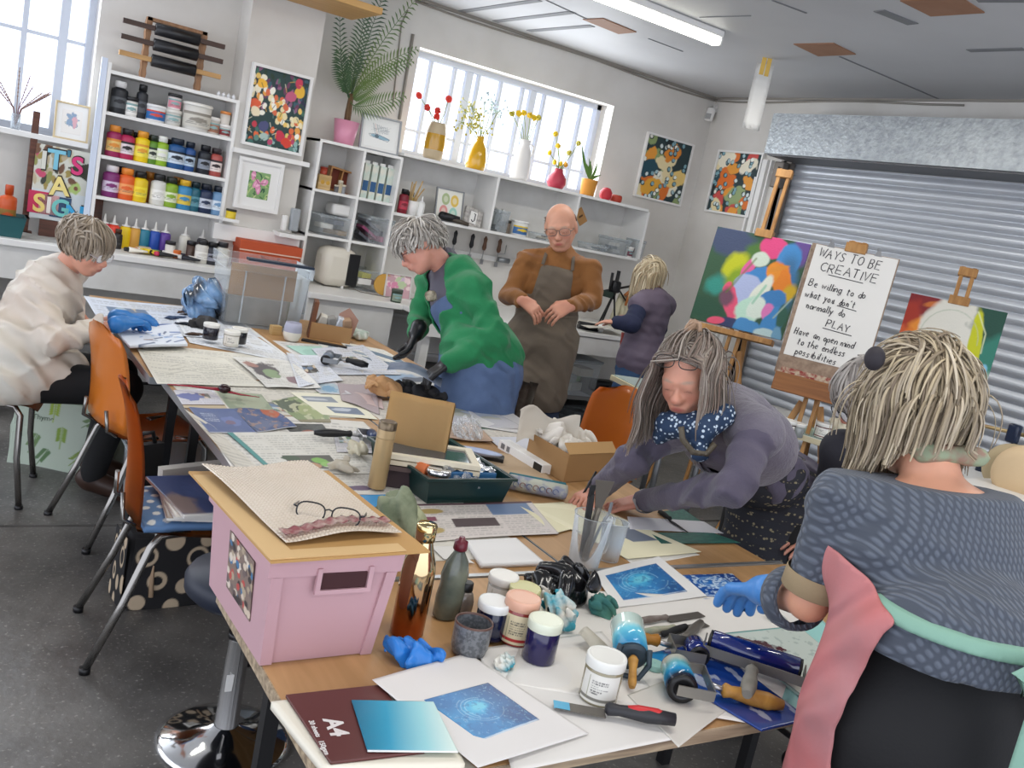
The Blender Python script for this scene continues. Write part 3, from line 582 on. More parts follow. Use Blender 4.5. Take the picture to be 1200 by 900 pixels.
for i,(px,py,a,b_,c_)in enumerate(tubes):
 nm=['white tube with a black cap','long yellow tube','short yellow tube with a black cap','black tube with a pink cap','pale tube pointing at the wall','dark blue tube','dark tube with a white cap','cream tube with an orange cap','white tube lying aslant','white tube near the dark bottles'][i]
 p=at(px,py,5.98+.05*(i%3),z);L=.11 if i!=1 else .16;t=thing('paint_tube',nm+' in the heap of tubes on the counter','tube',p,math.radians(a),'paint tubes heaped on the counter')
 mb=MB();mb.rings([[(L*u,w*math.cos(q),.021+max(.004,w*(1-u*.75)*.9)*math.sin(q))for q in[2*PI*k/12 for k in range(12)]]for u,w in((0,.019),(.3,.02),(.7,.022),(1,.024))]);mb.build('body',plastic(b_),t)
 mb=MB();mb.cyl((-.025,0,.021),(0,0,.021),.012,.015);mb.build('cap',plastic(c_),t)
p=at(200,96,SY+.1,SZ[0]);mwd=wood('rack_wood','#9c7350','#7d5838',3,'Z');x_l,x_r=Yp(167,85,SY+.1).x-p[0],Yp(231,100,SY+.1).x-p[0]
t=thing('roller_rack','wooden stand holding three black ink rollers above the paint shelf','rack',p)
hR=Yp(175,20,SY+.1).z-SZ[0]
for x in(x_l,x_r):
 mb=MB();mb.rings([[(x+w_*.5*sx+o,sy_*.03,z_)for sx,sy_ in((-1,-1),(1,-1),(1,1),(-1,1))]for z_,w_,o in[(hR*k/12,.026+.008*(k%2),.0)for k in range(13)]],smooth=False);mb.build('upright',mwd,t)
mb=MB();mb.bb((x_l-.013,-.03,hR-.02),(x_r+.013,.03,hR));mb.build('top_bar',mwd,t)
mrub=mat('black_rubber','#1b1b1e',.35);mbl=wood('dark_bar','#4a3228','#33221b',3,'X');mbr=wood('light_bar','#c49a62','#a8804e',3,'X')
for i,fz in enumerate((.83,.58,.32)):
 zz=hR*fz;o=thing('ink_roller',['top','middle','lowest, pale handled'][i]+' black ink roller lying in the wooden stand','roller',(p[0],p[1]-.05,p[2]+zz),0,'ink rollers in the wooden stand')
 mb=MB();mb.lathe([(.018,0),(.036,.004),(.036,x_r-x_l-.064),(.018,x_r-x_l-.06)],20,M=frame((x_l+.03,0,0),(x_r,0,0)));mb.build('roller',mrub,o)
 mb=MB();mb.bb((x_l-.15,-.014,-.014),(x_l+.03,.014,.014));mb.build('handle',mbl if i<2 else mbr,o);mb=MB();mb.bb((x_r-.03,-.014,-.014),(x_r+.12,.014,.014));mb.build('handle',mbl if i<2 else mbr,o)
for i,px in enumerate((256,262,268,274)):
 q=at(px,112,SY+.03,SZ[0]);mb=MB();mb.sphere((0,0,.012),.013);mb.lathe([(.006,.02),(.003,.03)],8);o=mb.build('glass_bead',mat('clear_knob','#dcdde0',.1),None,q)
 tag(o,'small pale glass bead in the row at the end of the paint shelf top','bead','glass beads on the shelf top')
 # helpers for pictures
RX=Matrix.Rotation(PI/2,4,'X')
def framed(name,label,cat,loc,w,h,cv,fm,fw=.02,fd=.03,rot=(0,0,0),mount=0.,mm=None,group=None):
 """picture whose lower edge centre is at loc, facing -Y when rot is zero"""
 t=thing(name,label,cat,loc,0,group,rot);mb=MB()
 for lo,hi in(((-w/2,0,0),(w/2,fd,fw)),((-w/2,0,h-fw),(w/2,fd,h)),((-w/2,0,fw),(-w/2+fw,fd,h-fw)),((w/2-fw,0,fw),(w/2,fd,h-fw))):mb.bb(lo,hi)
 mb.build('frame',fm,t);mb=MB();mb.bb((-w/2+.002,fd*.6,.002),(w/2-.002,fd-.001,h-.002));mb.build('back_board',m_white2,t)
 if mount:mb=MB();mb.bb((-w/2+fw,fd*.5,fw),(w/2-fw,fd*.6,h-fw));mb.build('mount',mm or m_white,t)
 iw,ih=w-2*fw-2*mount,h-2*fw-2*mount
 sheet('artwork',cv,iw,ih,m_p,t,Matrix.Translation((0,fd*.48,h/2))@RX);return t
def rect_from(tl,tr,bl,plane,v):a,b,c=[plane(*q,v)for q in(tl,tr,bl)];return c,(b-a).length,(a-c).length
def cv_flowers():
 c=CV(110,130,'#27403f',.78);r=random.Random(3)
 for i in range(60):c.blob(r.random(),.5+r.random()*.5,.05,.03,r.choice(['#2c2a45','#3b5a68','#6b3a58','#243b2b','#8a5a7a','#46705f']),r.random()*3,.4)
 for i in range(70):
  u=r.random();v=.75-u*.45+r.gauss(0,.11);c.blob(u,v,.05,.04,r.choice(['#f2ead2','#efe3bd','#e8c46a','#f4f0e2','#e6a24a','#d96a44','#e9d9a8']),r.random()*3,.5)
 for i in range(34):c.blob(r.random(),r.random()*.3,.045,.04,r.choice(['#c23a4a','#3f6e66','#d9c26a','#b8456a','#5f8a7f','#8fb3ae','#e06a3a','#33505c']),r.random()*3,.5)
 for cu,cv_,k in((.16,.8,'#f0b83a'),(.1,.52,'#e3603a'),(.12,.42,'#f0e0c0'),(.85,.8,'#e3b33a'),(.82,.9,'#c93a55'),(.7,.72,'#c05a7a'),(.3,.25,'#4b4f78'),(.35,.12,'#a9c0b8'),(.62,.16,'#c8324a'),(.75,.1,'#d7402f')):c.blob(cu,cv_,.09,.07,k,0,.5)
 for i in range(40):a=r.random()*6;u,v=r.random(),r.random();c.line([(u,v),(u+.08*math.cos(a),v+.06*math.sin(a))],.005,r.choice(['#e9e2c8','#d9a54a','#20302f','#6d8f86']),.8)
 return c
b0,w_,h_=rect_from((293,71),(364,89),(283,168),Yp,6.1);c0=Yp(319,176,6.1)
framed('flower_painting','large framed painting of pale and orange flowers on the white pier','painting',(c0.x,6.1,c0.z),w_,h_,cv_flowers(),m_white,.018,.045)
def cv_pinkflower():
 c=CV(60,80,'#7fa36a',.75);r=random.Random(5)
 for i in range(60):c.blob(r.random(),r.random(),.1,.035,r.choice(['#4f7a4a','#a9c07a','#2f5a3f','#b7c98d','#6a9a5c']),r.random()*3,.3)
 for a,b in((.2,.85),(.35,.55),(.75,.65),(.5,.35),(.45,.5)):c.blob(a,b,.2,.12,'#d98fb0',r.random()*3,.15);c.blob(a,b,.12,.05,'#eab6cc',r.random()*3,.15)
 c.line([(.25,.8),(.5,.55),(.8,.62)],.012,'#8a3a60');return c
b0,w_,h_=rect_from((282.5,181),(334,195),(275,241),Yp,6.1);c0=Yp(299.5,247,6.1)
framed('flower_print','small framed print of a pink flower below the large flower painting','print',(c0.x,6.1,c0.z),w_,h_,cv_pinkflower(),m_white,.022,.03,mount=.055)
jar('yellow_pot','tiny yellow pot with a dark lid on the ledge edge beside the shelves',at(270,255,6.05,Yp(270,256,6.05).z),.032,.06,'#d9bd2c','#2b2a20')
mb=MB();p=at(270,256,6.05,Yp(270,256,6.05).z);mb.bb((-.05,-.03,-.02),(.05,.35,0));tag(mb.build('pot_ledge',m_white,None,p),'little white ledge carrying the tiny yellow pot','ledge')
b0,w_,h_=rect_from((278,278),(350,291),(276,308),Yp,5.98);t=thing('storage_box','orange fabric storage box with a lid on the counter by the pier','box',at(314,320,5.98,CT))
mo=mat('orange_fabric','#b9512f',.8,bump=(80,.2));hh=Yp(300,283,5.98).z-CT
mb=MB();mb.bb((-.2,0,0),(.2,.26,hh-.05),bev=.004);mb.build('box_body',mo,t);mb=MB();mb.bb((-.206,-.006,hh-.06),(.206,.266,hh),bev=.004);mb.build('lid',mo,t)
mb=MB();mb.tube([(-.06,-.004,hh*.55),(-.04,-.02,hh*.45),(.04,-.02,hh*.45),(.06,-.004,hh*.55)],.006,6);mb.build('handle',mat('orange_dark','#8a3520',.7),t)
mb=MB();mb.bb((-.207,-.0075,hh-.066),(.207,-.005,hh-.058));mb.build('piping',mat('cream_piping','#d9b9a5',.7),t)
p=at(347,265,6.0,Yp(340,270,6.0).z);t=thing('wall_phone','grey and white handset hanging on the pier edge beside the cubby shelves','phone',(Yp(346,262,5.99).x,6.05,Yp(346,262,5.99).z))
mb=MB();mb.box((.01,0,.02),(.06,.05,.15),bev=.01);mb.build('handset',mat('phone_grey','#9ba0a4',.5),t);mb=MB();mb.box((-.055,0,-.01),(.03,.04,.1),bev=.006);mb.build('holder',m_white,t)
mb=MB();mb.bb((-.09,-.05,-.1),(.09,.1,-.075));mb.build('ledge',m_white,t)
# cubby unit
KY=6.08;kl,kr=Yp(375,166,KY).x,Yp(474,179,KY).x;km=(kl+kr)/2+.01
KZ=[Yp(422,173,KY).z,Yp(416,230,KY).z,Yp(408,281,KY).z,Yp(400,331,KY).z]
KB=C2T;t=thing('cubby_shelf','white cubby shelf unit with two columns under the palm','shelf',(kl,KY,KB));W=kr-kl;D=WA-KY-.01
for z in KZ[:3]:mb=MB();mb.bb((0,0,z-KB-.018),(W,D,z-KB));mb.build('shelf',m_white,t)
for x in(0,km-kl,W-.018):mb=MB();mb.bb((x,-.003,0),(x+.018,D,KZ[0]-KB-.001));mb.build('upright',m_white,t)
mb=MB();mb.bb((0,D,0),(W,D+.006,KZ[0]-KB));mb.build('back_panel',m_white2,t)
LZ=Yp(620,213,KY).z;L2=Yp(600,275,KY).z;lx1=Yp(760,248,KY).x
t=thing('window_shelf','long white two level shelf below the high window','shelf',(kr,KY,L2))
mb=MB();mb.bb((.0,0,LZ-L2-.02),(lx1-kr,D,LZ-L2));mb.build('shelf',m_white,t)
lx2=Yp(688,293,KY).x;mb=MB();mb.bb((.0,0,-.02),(lx1-kr,D,0));mb.build('shelf',m_white,t)
for px,py in((581,230),(677,245),(758,262)):
 x=Yp(px,py,KY).x-kr;mb=MB();mb.bb((x-.01,0.002,0),(x+.01,D,LZ-L2-.02));mb.build('divider',m_white,t)
mb=MB();mb.bb((0,D,0),(lx1-kr,D+.005,LZ-L2));mb.build('back_panel',m_white2,t)
hz=Yp(560,300,WA-.02).z;mb=MB();mb.bb((.35,D-.02,hz-L2-.02),(1.5,D,hz-L2+.02));mb.build('hook_rail',m_white2,t)
# palm in a pink pot
p=at(402,170,KY+.14,KZ[0]);t=thing('potted_palm','tall green palm in a pink pot on the cubby shelf','plant',p)
mb=MB();mb.lathe([(.06,0),(.066,.004),(.087,.16),(.08,.16),(.075,.13)],28,cap1=False);mb.lathe([(.0765,.13),(.0001,.135)],28,cap0=False);mb.build('pot',mat('pink_pot','#d58fa8',.35),t)
mb=MB()
for i in range(5):a=i*1.3;mb.tube([(.01*math.cos(a),.01*math.sin(a),.12),(.012*math.cos(a),.012*math.sin(a),.22),(.01*math.cos(a),.01*math.sin(a),.34)],[.012,.011,.006],6)
mb.build('stem',mat('palm_stem','#6a5238',.8),t)
fr=[((398,98),(398,12),0,.75),((415,75),(430,10),-.1,.9),((425,60),(450,-8),0,1.),((432,62),(492,-6),-.1,.75),((425,80),(487,58),-.15,.8),((425,92),(482,72),-.2,.7),((405,105),(397,60),-.1,.9),((410,120),(446,90),0,.7),((410,135),(472,112),-.25,1.),((400,110),(420,62),.05,.9)]
mgl=mat('palm_leaf','#46663a',.5,var=(5,'#6c7f34',.25));mgd=mat('palm_leaf_dark','#2f4a35',.5,var=(5,'#44603a',.25))
for i,(mid,tip,dy,ls)in enumerate(fr):
 P0=Vector((0,0,.3));P1=Yp(*mid,p[1]+dy*.4)-Vector(p);P2=Yp(*tip,p[1]+dy)-Vector(p);mb=MB();n=26;C=[]
 for k in range(n+1):s=k/n;C.append(P0*(1-s)**2+P1*2*s*(1-s)*1.0+P2*s*s)
 mb.tube(C,[.0045*(1-.7*k/n)for k in range(n+1)],5)
 for k in range(7,n+1):
  s=(k-7)/(n-7);T_=(C[min(k+1,n)]-C[k-1]).normalized();side=T_.cross(Vector((0,-1,.15))).normalized()
  ll=.105*ls*math.sin(PI*(.12+.82*s))**.7
  for sg in(-1,1):
   dd=(side*sg*.85+T_*.6).normalized();e=C[k]+dd*ll+Vector((0,0,-ll*.15));m_=C[k]+dd*ll*.5+Vector((0,-.004*sg,.004));wv=T_*.0065
   mb.rings([[C[k]-wv*.4,C[k]+wv*.4],[m_-wv,m_+wv],[e-wv*.1,e+wv*.1]],closed=False,cap0=False,cap1=False)
 mb.build('frond',mgd if i in(0,1,2,6)else mgl,t,fixn=False)
def cv_lines(seed=1,base='#e9e9e6',a=1.2):
 c=CV(80,64,base,a);r=random.Random(seed)
 for i in range(8):c.line([(.25+i*.06,.85-i*.01),(.35+i*.055,.5+.01*i)],.008,r.choice(['#5a6470','#8a8f98','#c08a7a']),.9)
 c.blob(.5,.4,.3,.07,'#8fb0c0',-.1,.1);c.line([(.15,.45),(.4,.5),(.8,.38),(.75,.3),(.2,.38),(.15,.45)],.007,'#4a5a68');c.blob(.4,.42,.07,.07,'#5f7480',0,.1)
 for i in range(12):c.line([(.2+r.random()*.6,.55+r.random()*.3),(.2+r.random()*.6,.55+r.random()*.3)],.004,'#7a828c',.7)
 return c
m_fgrey=mat('frame_grey','#8d9094',.4,.3)
b0,w_,h_=rect_from((424,131),(470,144),(419,174),Yp,KY+.06);c0=Yp(443.5,181,KY+.06)
framed('framed_drawing','grey framed drawing leaning beside the palm pot','picture',(c0.x,KY+.06,KZ[0]),w_,h_,cv_lines(),m_fgrey,.012,.02,(math.radians(-8),0,0),.015)
# cubby contents
def cube_at(px,py,y,z):return at(px,py,y,z)
w1=wood('pale_wood','#cfb183','#b8975f',3);
p=at(378,216,KY+.12,KZ[1]);t=thing('wooden_box','small wooden box with two flower stamps in the top cubby','box',p);mb=MB();mb.bb((-.05,-.05,0),(.04,.05,.1),bev=.003);mb.build('box_body',w1,t);mb=MB()
mb=MB();mb.sphere((-.02,-.051,.05),.014,sc=(1,.1,1));mb.sphere((.018,-.051,.05),.014,sc=(1,.1,1));mb.build('stamp_mark',mat('stamp_gold','#c89a3a'),t)
p=at(397,220,KY+.16,KZ[1]);t=thing('spice_rack','small brown open wooden case leaning in the top cubby','case',p,0,None,(0,math.radians(6),0));mb=MB()
for lo,hi in(((-.09,0,0),(.11,.07,.012)),((-.09,0,.15),(.11,.07,.162)),((-.09,0,.012),(-.078,.07,.15)),((.098,0,.012),(.11,.07,.15)),((-.005,0,.012),(.005,.07,.15))):mb.bb(lo,hi)
mb.build('case',wood('case_wood','#b5854f','#8f6238',3),t);mb=MB();mb.bb((-.078,.06,.012),(.098,.07,.15));mb.build('back_board',mat('case_red','#7a3b2a',.7),t)
for i,(px,hh,c_)in enumerate(((394,.05,'#5c5c60'),(398,.085,'#b8a88c'),(402,.06,'#8a8c90'))):jar('little_pot',['tiny dark pot','slim beige pot','tiny grey pot'][i]+' in front of the brown case in the top cubby',at(px,222,KY+.06,KZ[1]),.016,hh,c_,'#c9c0ad')
jar('red_pot','little red pot on the wooden box in the top cubby',at(380,196,KY+.12,KZ[1]+.101),.025,.05,'#a8402c','#8c2f22')
for i,px in enumerate((424,433,442,451)):
 p=at(px,228+i*2,KY+.1,KZ[1]);t=thing('paint_carton',['first','second, greenish','third','last'][i]+' of four slim white cartons from the palm side of the cubby','carton',p,0,'white cartons in the cubby')
 mb=MB();mb.bb((-.022,-.03,0),(.022,.03,.235));mb.build('carton_body',mat('carton_white','#dcdbcd',.5,var=(14,'#9fb58a' if i==1 else '#c6d6cc',.08)),t);mb=MB();mb.bb((-.02,-.004,.235),(.02,.004,.255));mb.build('folded_top',m_white,t)
 mb=MB();mb.bb((-.02,-.0312,.05),(.02,-.0302,.12));mb.build('label',mat('carton_label','#4d8a84' if i%2 else '#2f5a86'),t)
m_clear=glass('clear_plastic','#e4eaee',.15,.82);m_frost=glass('frosted_plastic','#dfe6ea',.35,.68)
def tub(name,label,loc,w,d,h,lid=True,contents=(),m=None,rz=0,group=None,lidm=None):
 t=thing(name,label,'box',loc,rz,group);th=.003;mb=MB();k=.93
 A=[(-w/2*k,-d/2*k),(w/2*k,-d/2*k),(w/2*k,d/2*k),(-w/2*k,d/2*k)];B=[(-w/2,-d/2),(w/2,-d/2),(w/2,d/2),(-w/2,d/2)]
 mb.rings([[(x,y,0)for x,y in A],[(x,y,h)for x,y in B],[(x*1.04,y*1.04,h)for x,y in B],[(x*1.04,y*1.04,h-.012)for x,y in B]],cap1=False,smooth=False);mb.build('box_body',m or m_clear,t,fixn=False)
 if lid:mb=MB();mb.bb((-w/2*1.06,-d/2*1.06,h+.001),(w/2*1.06,d/2*1.06,h+.014),bev=.003);mb.build('lid',lidm or m_frost,t)
 r=random.Random(hash(label)%1000 if False else len(label));mb=MB();mats=[]
 for i,c_ in enumerate(contents):
  mats.append(plastic(c_,.6));mb.mi=i;cx=r.uniform(-.25,.25)*w;cy=r.uniform(-.2,.2)*d;s=r.uniform(.3,.45)
  mb.box((cx,cy,h*(.1+.22*(i%3))+h*.12),(w*s,d*s*1.1,h*.22),(0,0,r.uniform(0,.6)))
 if contents:mb.build('contents',mats,t)
 return t
tub('plastic_box','clear plastic box holding parcels in the left middle cubby',at(388,268,KY+.14,KZ[2]),.26,.24,.14,False,('#8d7a66','#e3e0d8','#6f7580','#a98f70'))
mb=MB();mb.box((0,0,.04),(.18,.16,.08),bev=.02);o=mb.build('white_packet',m_white,None,at(396,268,KY+.16,KZ[2]+.145));tag(o,'white soft packet lying on the clear box in the cubby','packet')
tub('plastic_box','clear box with pink lids inside the right middle cubby',at(437,280,KY+.14,KZ[2]),.18,.24,.17,True,('#c9839a','#5d5f66','#e6e0dc','#a94f6d','#8c8f96'))
for i in range(3):
 mb=MB();mb.box((0,0,.02),(.13,.16,.02),(0,.5,0),bev=.002);o=mb.build('storage_case',[plastic('#4c4d55'),plastic('#8b3f63'),plastic('#6b6d75')][i],None,at(424+i*3,276,KY+.12,KZ[2]+.01+.045*i));tag(o,['lowest dark','middle plum','topmost grey'][i]+' slim case leaning against the clear box in the cubby','case')
mb=MB()
p=at(395,320,KY+.02,KB);t=thing('fan_heater','cream rounded heater with a black grille at the bottom of the cubbies','heater',p,.1)
mb=MB();mb.box((0,.05,.14),(.26,.2,.27),bev=.06);mb.build('housing',mat('cream_plastic','#d9d3c6',.4),t);mb=MB();mb.box((.09,-.052,.14),(.085,.01,.22),bev=.004);mb.build('grille',m_black,t)
mb=MB();mb.tube([(.08,.05,.02),(.15,-.1,.004),(.3,-.2,.004),(.45,-.12,.004),(.6,-.15,.004)],.004,6);mb.build('cord',m_cab,t)
tub('plastic_box','clear box with a white label in the bottom right cubby',at(426,330,KY+.14,KB),.22,.24,.15,False,('#c9c7c2','#8a6a72','#e6e34a','#d9d6cf'))
mb=MB();o=mb.bb((-.05,0,0),(.05,.003,.04)).build('paper_label',m_white,None,at(428,326,KY+.0,KB+.05));tag(o,'white paper label on the front of the bottom cubby box','label')
# long shelf contents
z=L2
bottle('oil_bottle','yellow oil bottle behind the brushes on the window shelf',at(478,240,KY+.16,z),.045,.16,'#c9b248','#26262a',None)
bottle('sauce_bottle','dark red bottle with a black cap on the window shelf',at(471,246,KY+.05,z),.036,.17,'#7a1d2c','#1c1c1e','#c23a4e')
t=thing('brush_jar','white jar full of paint brushes on the window shelf','jar',at(482,247,KY+.07,z));mb=MB();mb.lathe([(.04,0),(.045,.1),(.04,.1),(.036,.01)],18,cap1=False);mb.build('jar',m_white,t)
for k in range(6):a=k;mb=MB();mb.tube([(0,0,.02),(.03*math.cos(a),.02*math.sin(a),.13),(.05*math.cos(a)+.02,.03*math.sin(a),.2+.01*k)],.005,6);mb.build('brush',w1,t)
bottle('glue_bottle','white glue bottle with a pointed nozzle on the window shelf',at(492,250,KY+.05,z),.028,.13,'#e3e3e0','#ececec',None,nozzle=True)
def cv_circles():
 c=CV(80,64,'#e6e5dc',1.2)
 for u,v,k in((.35,.7,'#a9b98a'),(.7,.68,'#e3c15a'),(.3,.3,'#dd9490'),(.68,.27,'#9fd0c0')):c.blob(u,v,.16,.2,k,0,.03,.05);c.blob(u,v,.09,.11,'#eceada',0,.03,.1,.5)
 return c
c0=Yp(525,252,KY+.12);framed('circle_print','silver framed print of four pastel circles on the window shelf','picture',(c0.x,KY+.1,z),.23,.24,cv_circles(),m_fgrey,.008,.02,(math.radians(-10),0,0))
t=thing('journal','grey patterned journal with a letter J leaning on the window shelf','book',at(553,262,KY+.07,z),0,None,(math.radians(-14),.18,0));mb=MB();mb.bb((-.075,0,0),(.075,.025,.14));mb.build('cover',mat('journal_cover','#bcb8b2',.6,var=(40,'#8f8b88',.1)),t)
mb=MB();mb.tube([(.0+.0,-.002,.1),(.012,-.002,.1),(.012,-.002,.05),(-.002,-.002,.038),(-.016,-.002,.05)],.004,6);mb.build('letter',mat('ink_black','#26262c',.5),t);mb=MB();mb.bb((-.03,-.001,.025),(.03,0,.115));mb.build('title_panel',m_white,t)
t=thing('heat_gun','black heat gun lying on the edge of the window shelf','tool',at(530,258,KY+.04,z),-.25);mb=MB();mb.cyl((-.08,0,.04),(.05,0,.03),.03,.025);mb.sphere((-.08,0,.04),.03);mb.build('body',m_black,t);mb=MB();mb.tube([(-.02,0,.03),(.05,-.02,.02),(.12,-.03,.012)],[.02,.017,.014],8);mb.build('handle',mat('tool_brown','#4a4238',.5),t)
for i,px in enumerate((579,586)):mb=MB();mb.bb((-.018,-.06,0),(.018,.06,.17));o=mb.build('white_book',mat('book_white','#dfe0dc',.6),None,at(px,240,KY+.2,z),(0,.12,0));tag(o,['first','second'][i]+' of two slim white books behind the tubs, from the journal','book')
tub('plastic_box','grey translucent box beside the journal divider on the window shelf',at(583,268,KY+.08,z),.1,.12,.15,True,('#7f8588','#93999c'))
jar('plaster_tub','white tub with a blue and yellow label on the window shelf',at(607,272,KY+.08,z),.068,.115,'#e2e2de','#eeeeea','#3d6fa8','tub',.12,accent='#e0c23a')
jar('small_jar','small dark jar between the grey box and the white tub',at(594,270,KY+.06,z),.022,.1,'#6b5f50','#3a352e')
tub('plastic_tray','low grey tray of oddments behind the man on the window shelf',at(636,282,KY+.1,z),.2,.16,.05,False,('#8a8378','#c0b49c','#54504a'))
p=at(684,262,KY+.12,z);t=thing('tag_card','tilted brown cardboard tag on the shelf beside the bald head','tag',(p[0],p[1],Yp(684,262,KY+.12).z),0,None,(0,-.7,0));mb=MB();mb.bb((-.04,0,0),(.04,.004,.13));mb.build('card',mat('kraft_card','#b08452',.8),t);mb=MB();mb.bb((-.02,-.002,.06),(.02,0,.075));mb.build('print',mat('kraft_print','#5a3d24'),t)
tub('plastic_box','clear shallow box of white oddments right of the bald man',at(693,296,KY+.09,z),.2,.16,.05,False,('#dcdcda','#7d8a92','#b8b8b4'))
tub('plastic_box','larger clear box on the lower shelf end near the blonde woman',at(716,303,KY+.1,z-.0),.2,.18,.12,True,('#b9bab6','#8c9296','#d8d5cc'))
tub('plastic_box','small clear box stacked at the far end of the window shelf',at(740,308,KY+.1,z-.0),.1,.14,.14,True,('#8f969a','#6a2438','#e0ded8'))
jar('label_jar','white jar with a maroon label at the end of the window shelf',at(736,302,KY+.03,z),.03,.085,'#dddbd6','#e9e8e4','#6d2a3c')
for i,(px,py,L)in enumerate(((535,270,.1),(555,274,.15),(570,277,.2),(587,280,.21))):
 P_=Yp(px,py,WA-.05);t=thing('lino_cutter',['short black handled','slim black handled','brown wood handled','long brown handled spatula'][i]+' tool hanging on the rail under the window shelf','tool',(P_.x,P_.y,P_.z),0,'tools hanging under the window shelf')
 c_=m_black if i<2 else wood('tool_handle','#6b4a34','#4a3020',3,'Z');mb=MB();mb.lathe([(.006,0),(.016,-.02),(.013,-.05),(.018,-.09),(.01,-.11)],10);mb.build('handle',c_,t)
 mb=MB();mb.cyl((0,0,-.11),(0,0,-.11-L*.4),.004);mb.box((0,0,-.12-L*.4),(.03,.004,.04));mb.build('blade',m_steel,t)
t=thing('ink_roller','small roller hanging at the end of the tool rail','roller',tuple(Yp(590,305,WA-.06)));mb=MB();mb.cyl((-.05,0,0),(.05,0,0),.02);mb.build('roller',m_grey,t);mb=MB();mb.tube([(-.06,0,0),(-.06,0,.04),(0,0,.05),(0,0,.12)],.004,6);mb.build('handle',m_steel,t)
VY=KY+.12;z=LZ
def flower(mb_list,P0,P1,kind):pass
def stem(mb,a,b,r=.003):a=Vector(a);b=Vector(b);mb.tube([a,a.lerp(b,.5)+Vector((.01,0,.01)),b],r,5)
mst=mat('stem_green','#7d8f4a',.6);
def vase(label,px,py,prof,m,blooms,mb_m,size,extra=None,name='flower_vase',bands=None,K=1.22):
 prof=[(r*K,z_*K)for r,z_ in prof]
 if bands:bands=([(r*K,z_*K)for r,z_ in bands[0]],bands[1])
 p=at(px,py,VY,z);t=thing(name,label,'vase',p);mb=MB();mb.lathe(prof+[(prof[-1][0]*.86,prof[-1][1]),(prof[-1][0]*.8,prof[-1][1]*.8)],26,cap1=False);mb.build('vase',m,t)
 if bands:mb=MB();mb.lathe(bands[0],26,cap0=False,cap1=False);mb.build('glaze_band',bands[1],t)
 H=prof[-1][1];s=MB();any_=False
 for i,(bx,by,kk)in enumerate(blooms):
  e=Yp(bx,by,VY+RND.uniform(-.03,.03))-Vector(p);stem(s,(0,0,H*.8),e);f=MB();mm=kk[1]
  if kk[0]=='gerbera':
   nrm=Vector((RND.uniform(-.3,.3),-1,.3)).normalized();Mf=frame(e,e+nrm)
   for q in range(16):a=2*PI*q/16;f.M=Mf@Matrix.Rotation(a,4,'Z');f.rings([[(0,-.002,0),(0,.002,0)],[(size*.5,-.006,.003),(size*.5,.006,.003)],[(size,-.003,.0),(size,.003,0)]],closed=False,cap0=False,cap1=False)
   f.M=Matrix.Identity(4);f.sphere(e+nrm*.003,size*.25,10,6)
  elif kk[0]=='ball':
   for q in range(26):d=Vector((RND.gauss(0,1),RND.gauss(0,1),RND.gauss(0,1))).normalized();f.sphere(e+d*size*.6,size*.35,6,4)
  elif kk[0]=='tulip':f.lathe([(.002,-.022),(.016,-.012),(.017,.005),(.006,.022)],8,M=Matrix.Translation(e)@Matrix.Rotation(RND.uniform(-.6,.6),4,'Y'))
  else:
   for q in range(14):d=Vector((RND.gauss(0,1),RND.gauss(0,.6),RND.gauss(0,1)))*size*1.6;f.sphere(e+d,size*.33,5,4);s.tube([e,e+d],.0012,4)
  f.build('bloom',mm,t,fixn=False)
 s.build('stems',mst,t);return t
red=mat('bloom_red','#dd3a2c',.6);yel=mat('bloom_yellow','#e6c11c',.6);pale=mat('bloom_pale','#cfc98a',.6);grn=mat('bloom_green','#b5a93a',.6);blu=mat('bloom_bluewhite','#c2d3d8',.6)
m_amber=mat('amber_glaze','#b98a14',.12,coat=.6);m_beige=mat('beige_glaze','#b9a789',.5,bump=(60,.6))
vase('ribbed amber vase holding red gerberas on the window shelf',507,181,[(.05,0),(.058,.02),(.062,.09),(.058,.16),(.048,.2),(.045,.215)],m_beige,[(491,112,('gerbera',red)),(501,126,('ball',red)),(513,130,('ball',red)),(512,137,('ball',red)),(526,116,('gerbera',red))],None,.028,bands=([(.0595,.05),(.063,.09),(.0593,.15)],m_amber))
vase('tapered glossy yellow vase of pale wispy flowers',557,194,[(.055,0),(.062,.02),(.062,.07),(.05,.13),(.025,.17),(.024,.2)],mat('yellow_glaze','#c9990f',.12,coat=.6),[(545,130,('spray',pale)),(553,125,('spray',pale)),(561,135,('spray',grn)),(541,143,('spray',grn)),(568,120,('spray',blu)),(576,128,('spray',blu)),(583,132,('spray',blu)),(551,148,('spray',grn)),(562,148,('spray',grn))],None,.028)
t=vase('tall white textured jug with yellow chrysanthemums',608,206,[(.045,0),(.052,.02),(.05,.09),(.042,.15),(.026,.19),(.03,.215)],mat('white_stoneware','#dcd9d6',.6,bump=(40,1.)),[(600,133,('ball',grn)),(608,133,('gerbera',yel)),(614,132,('ball',yel)),(621,135,('ball',yel)),(626,138,('gerbera',yel)),(631,138,('ball',grn))],None,.026,K=1.4)
mb=MB();mb.tube([(.04,0,.28),(.08,0,.265),(.08,0,.21),(.062,0,.18)],.007,8);mb.build('handle',mat('white_stoneware',''),t)
vase('squat crimson vase with yellow billy button flowers',651,218,[(.04,0),(.055,.03),(.052,.06),(.028,.09),(.024,.11)],mat('crimson_glaze','#a83244',.4,bump=(60,.8)),[(651,157,('ball',yel)),(654,171,('ball',yel)),(644,179,('tulip',yel)),(650,190,('tulip',yel)),(657,192,('tulip',yel)),(663,193,('tulip',mat('bloom_amber','#e0a23a'))),(667,179,('ball',grn)),(678,168,('ball',grn))],None,.024,K=1.4)
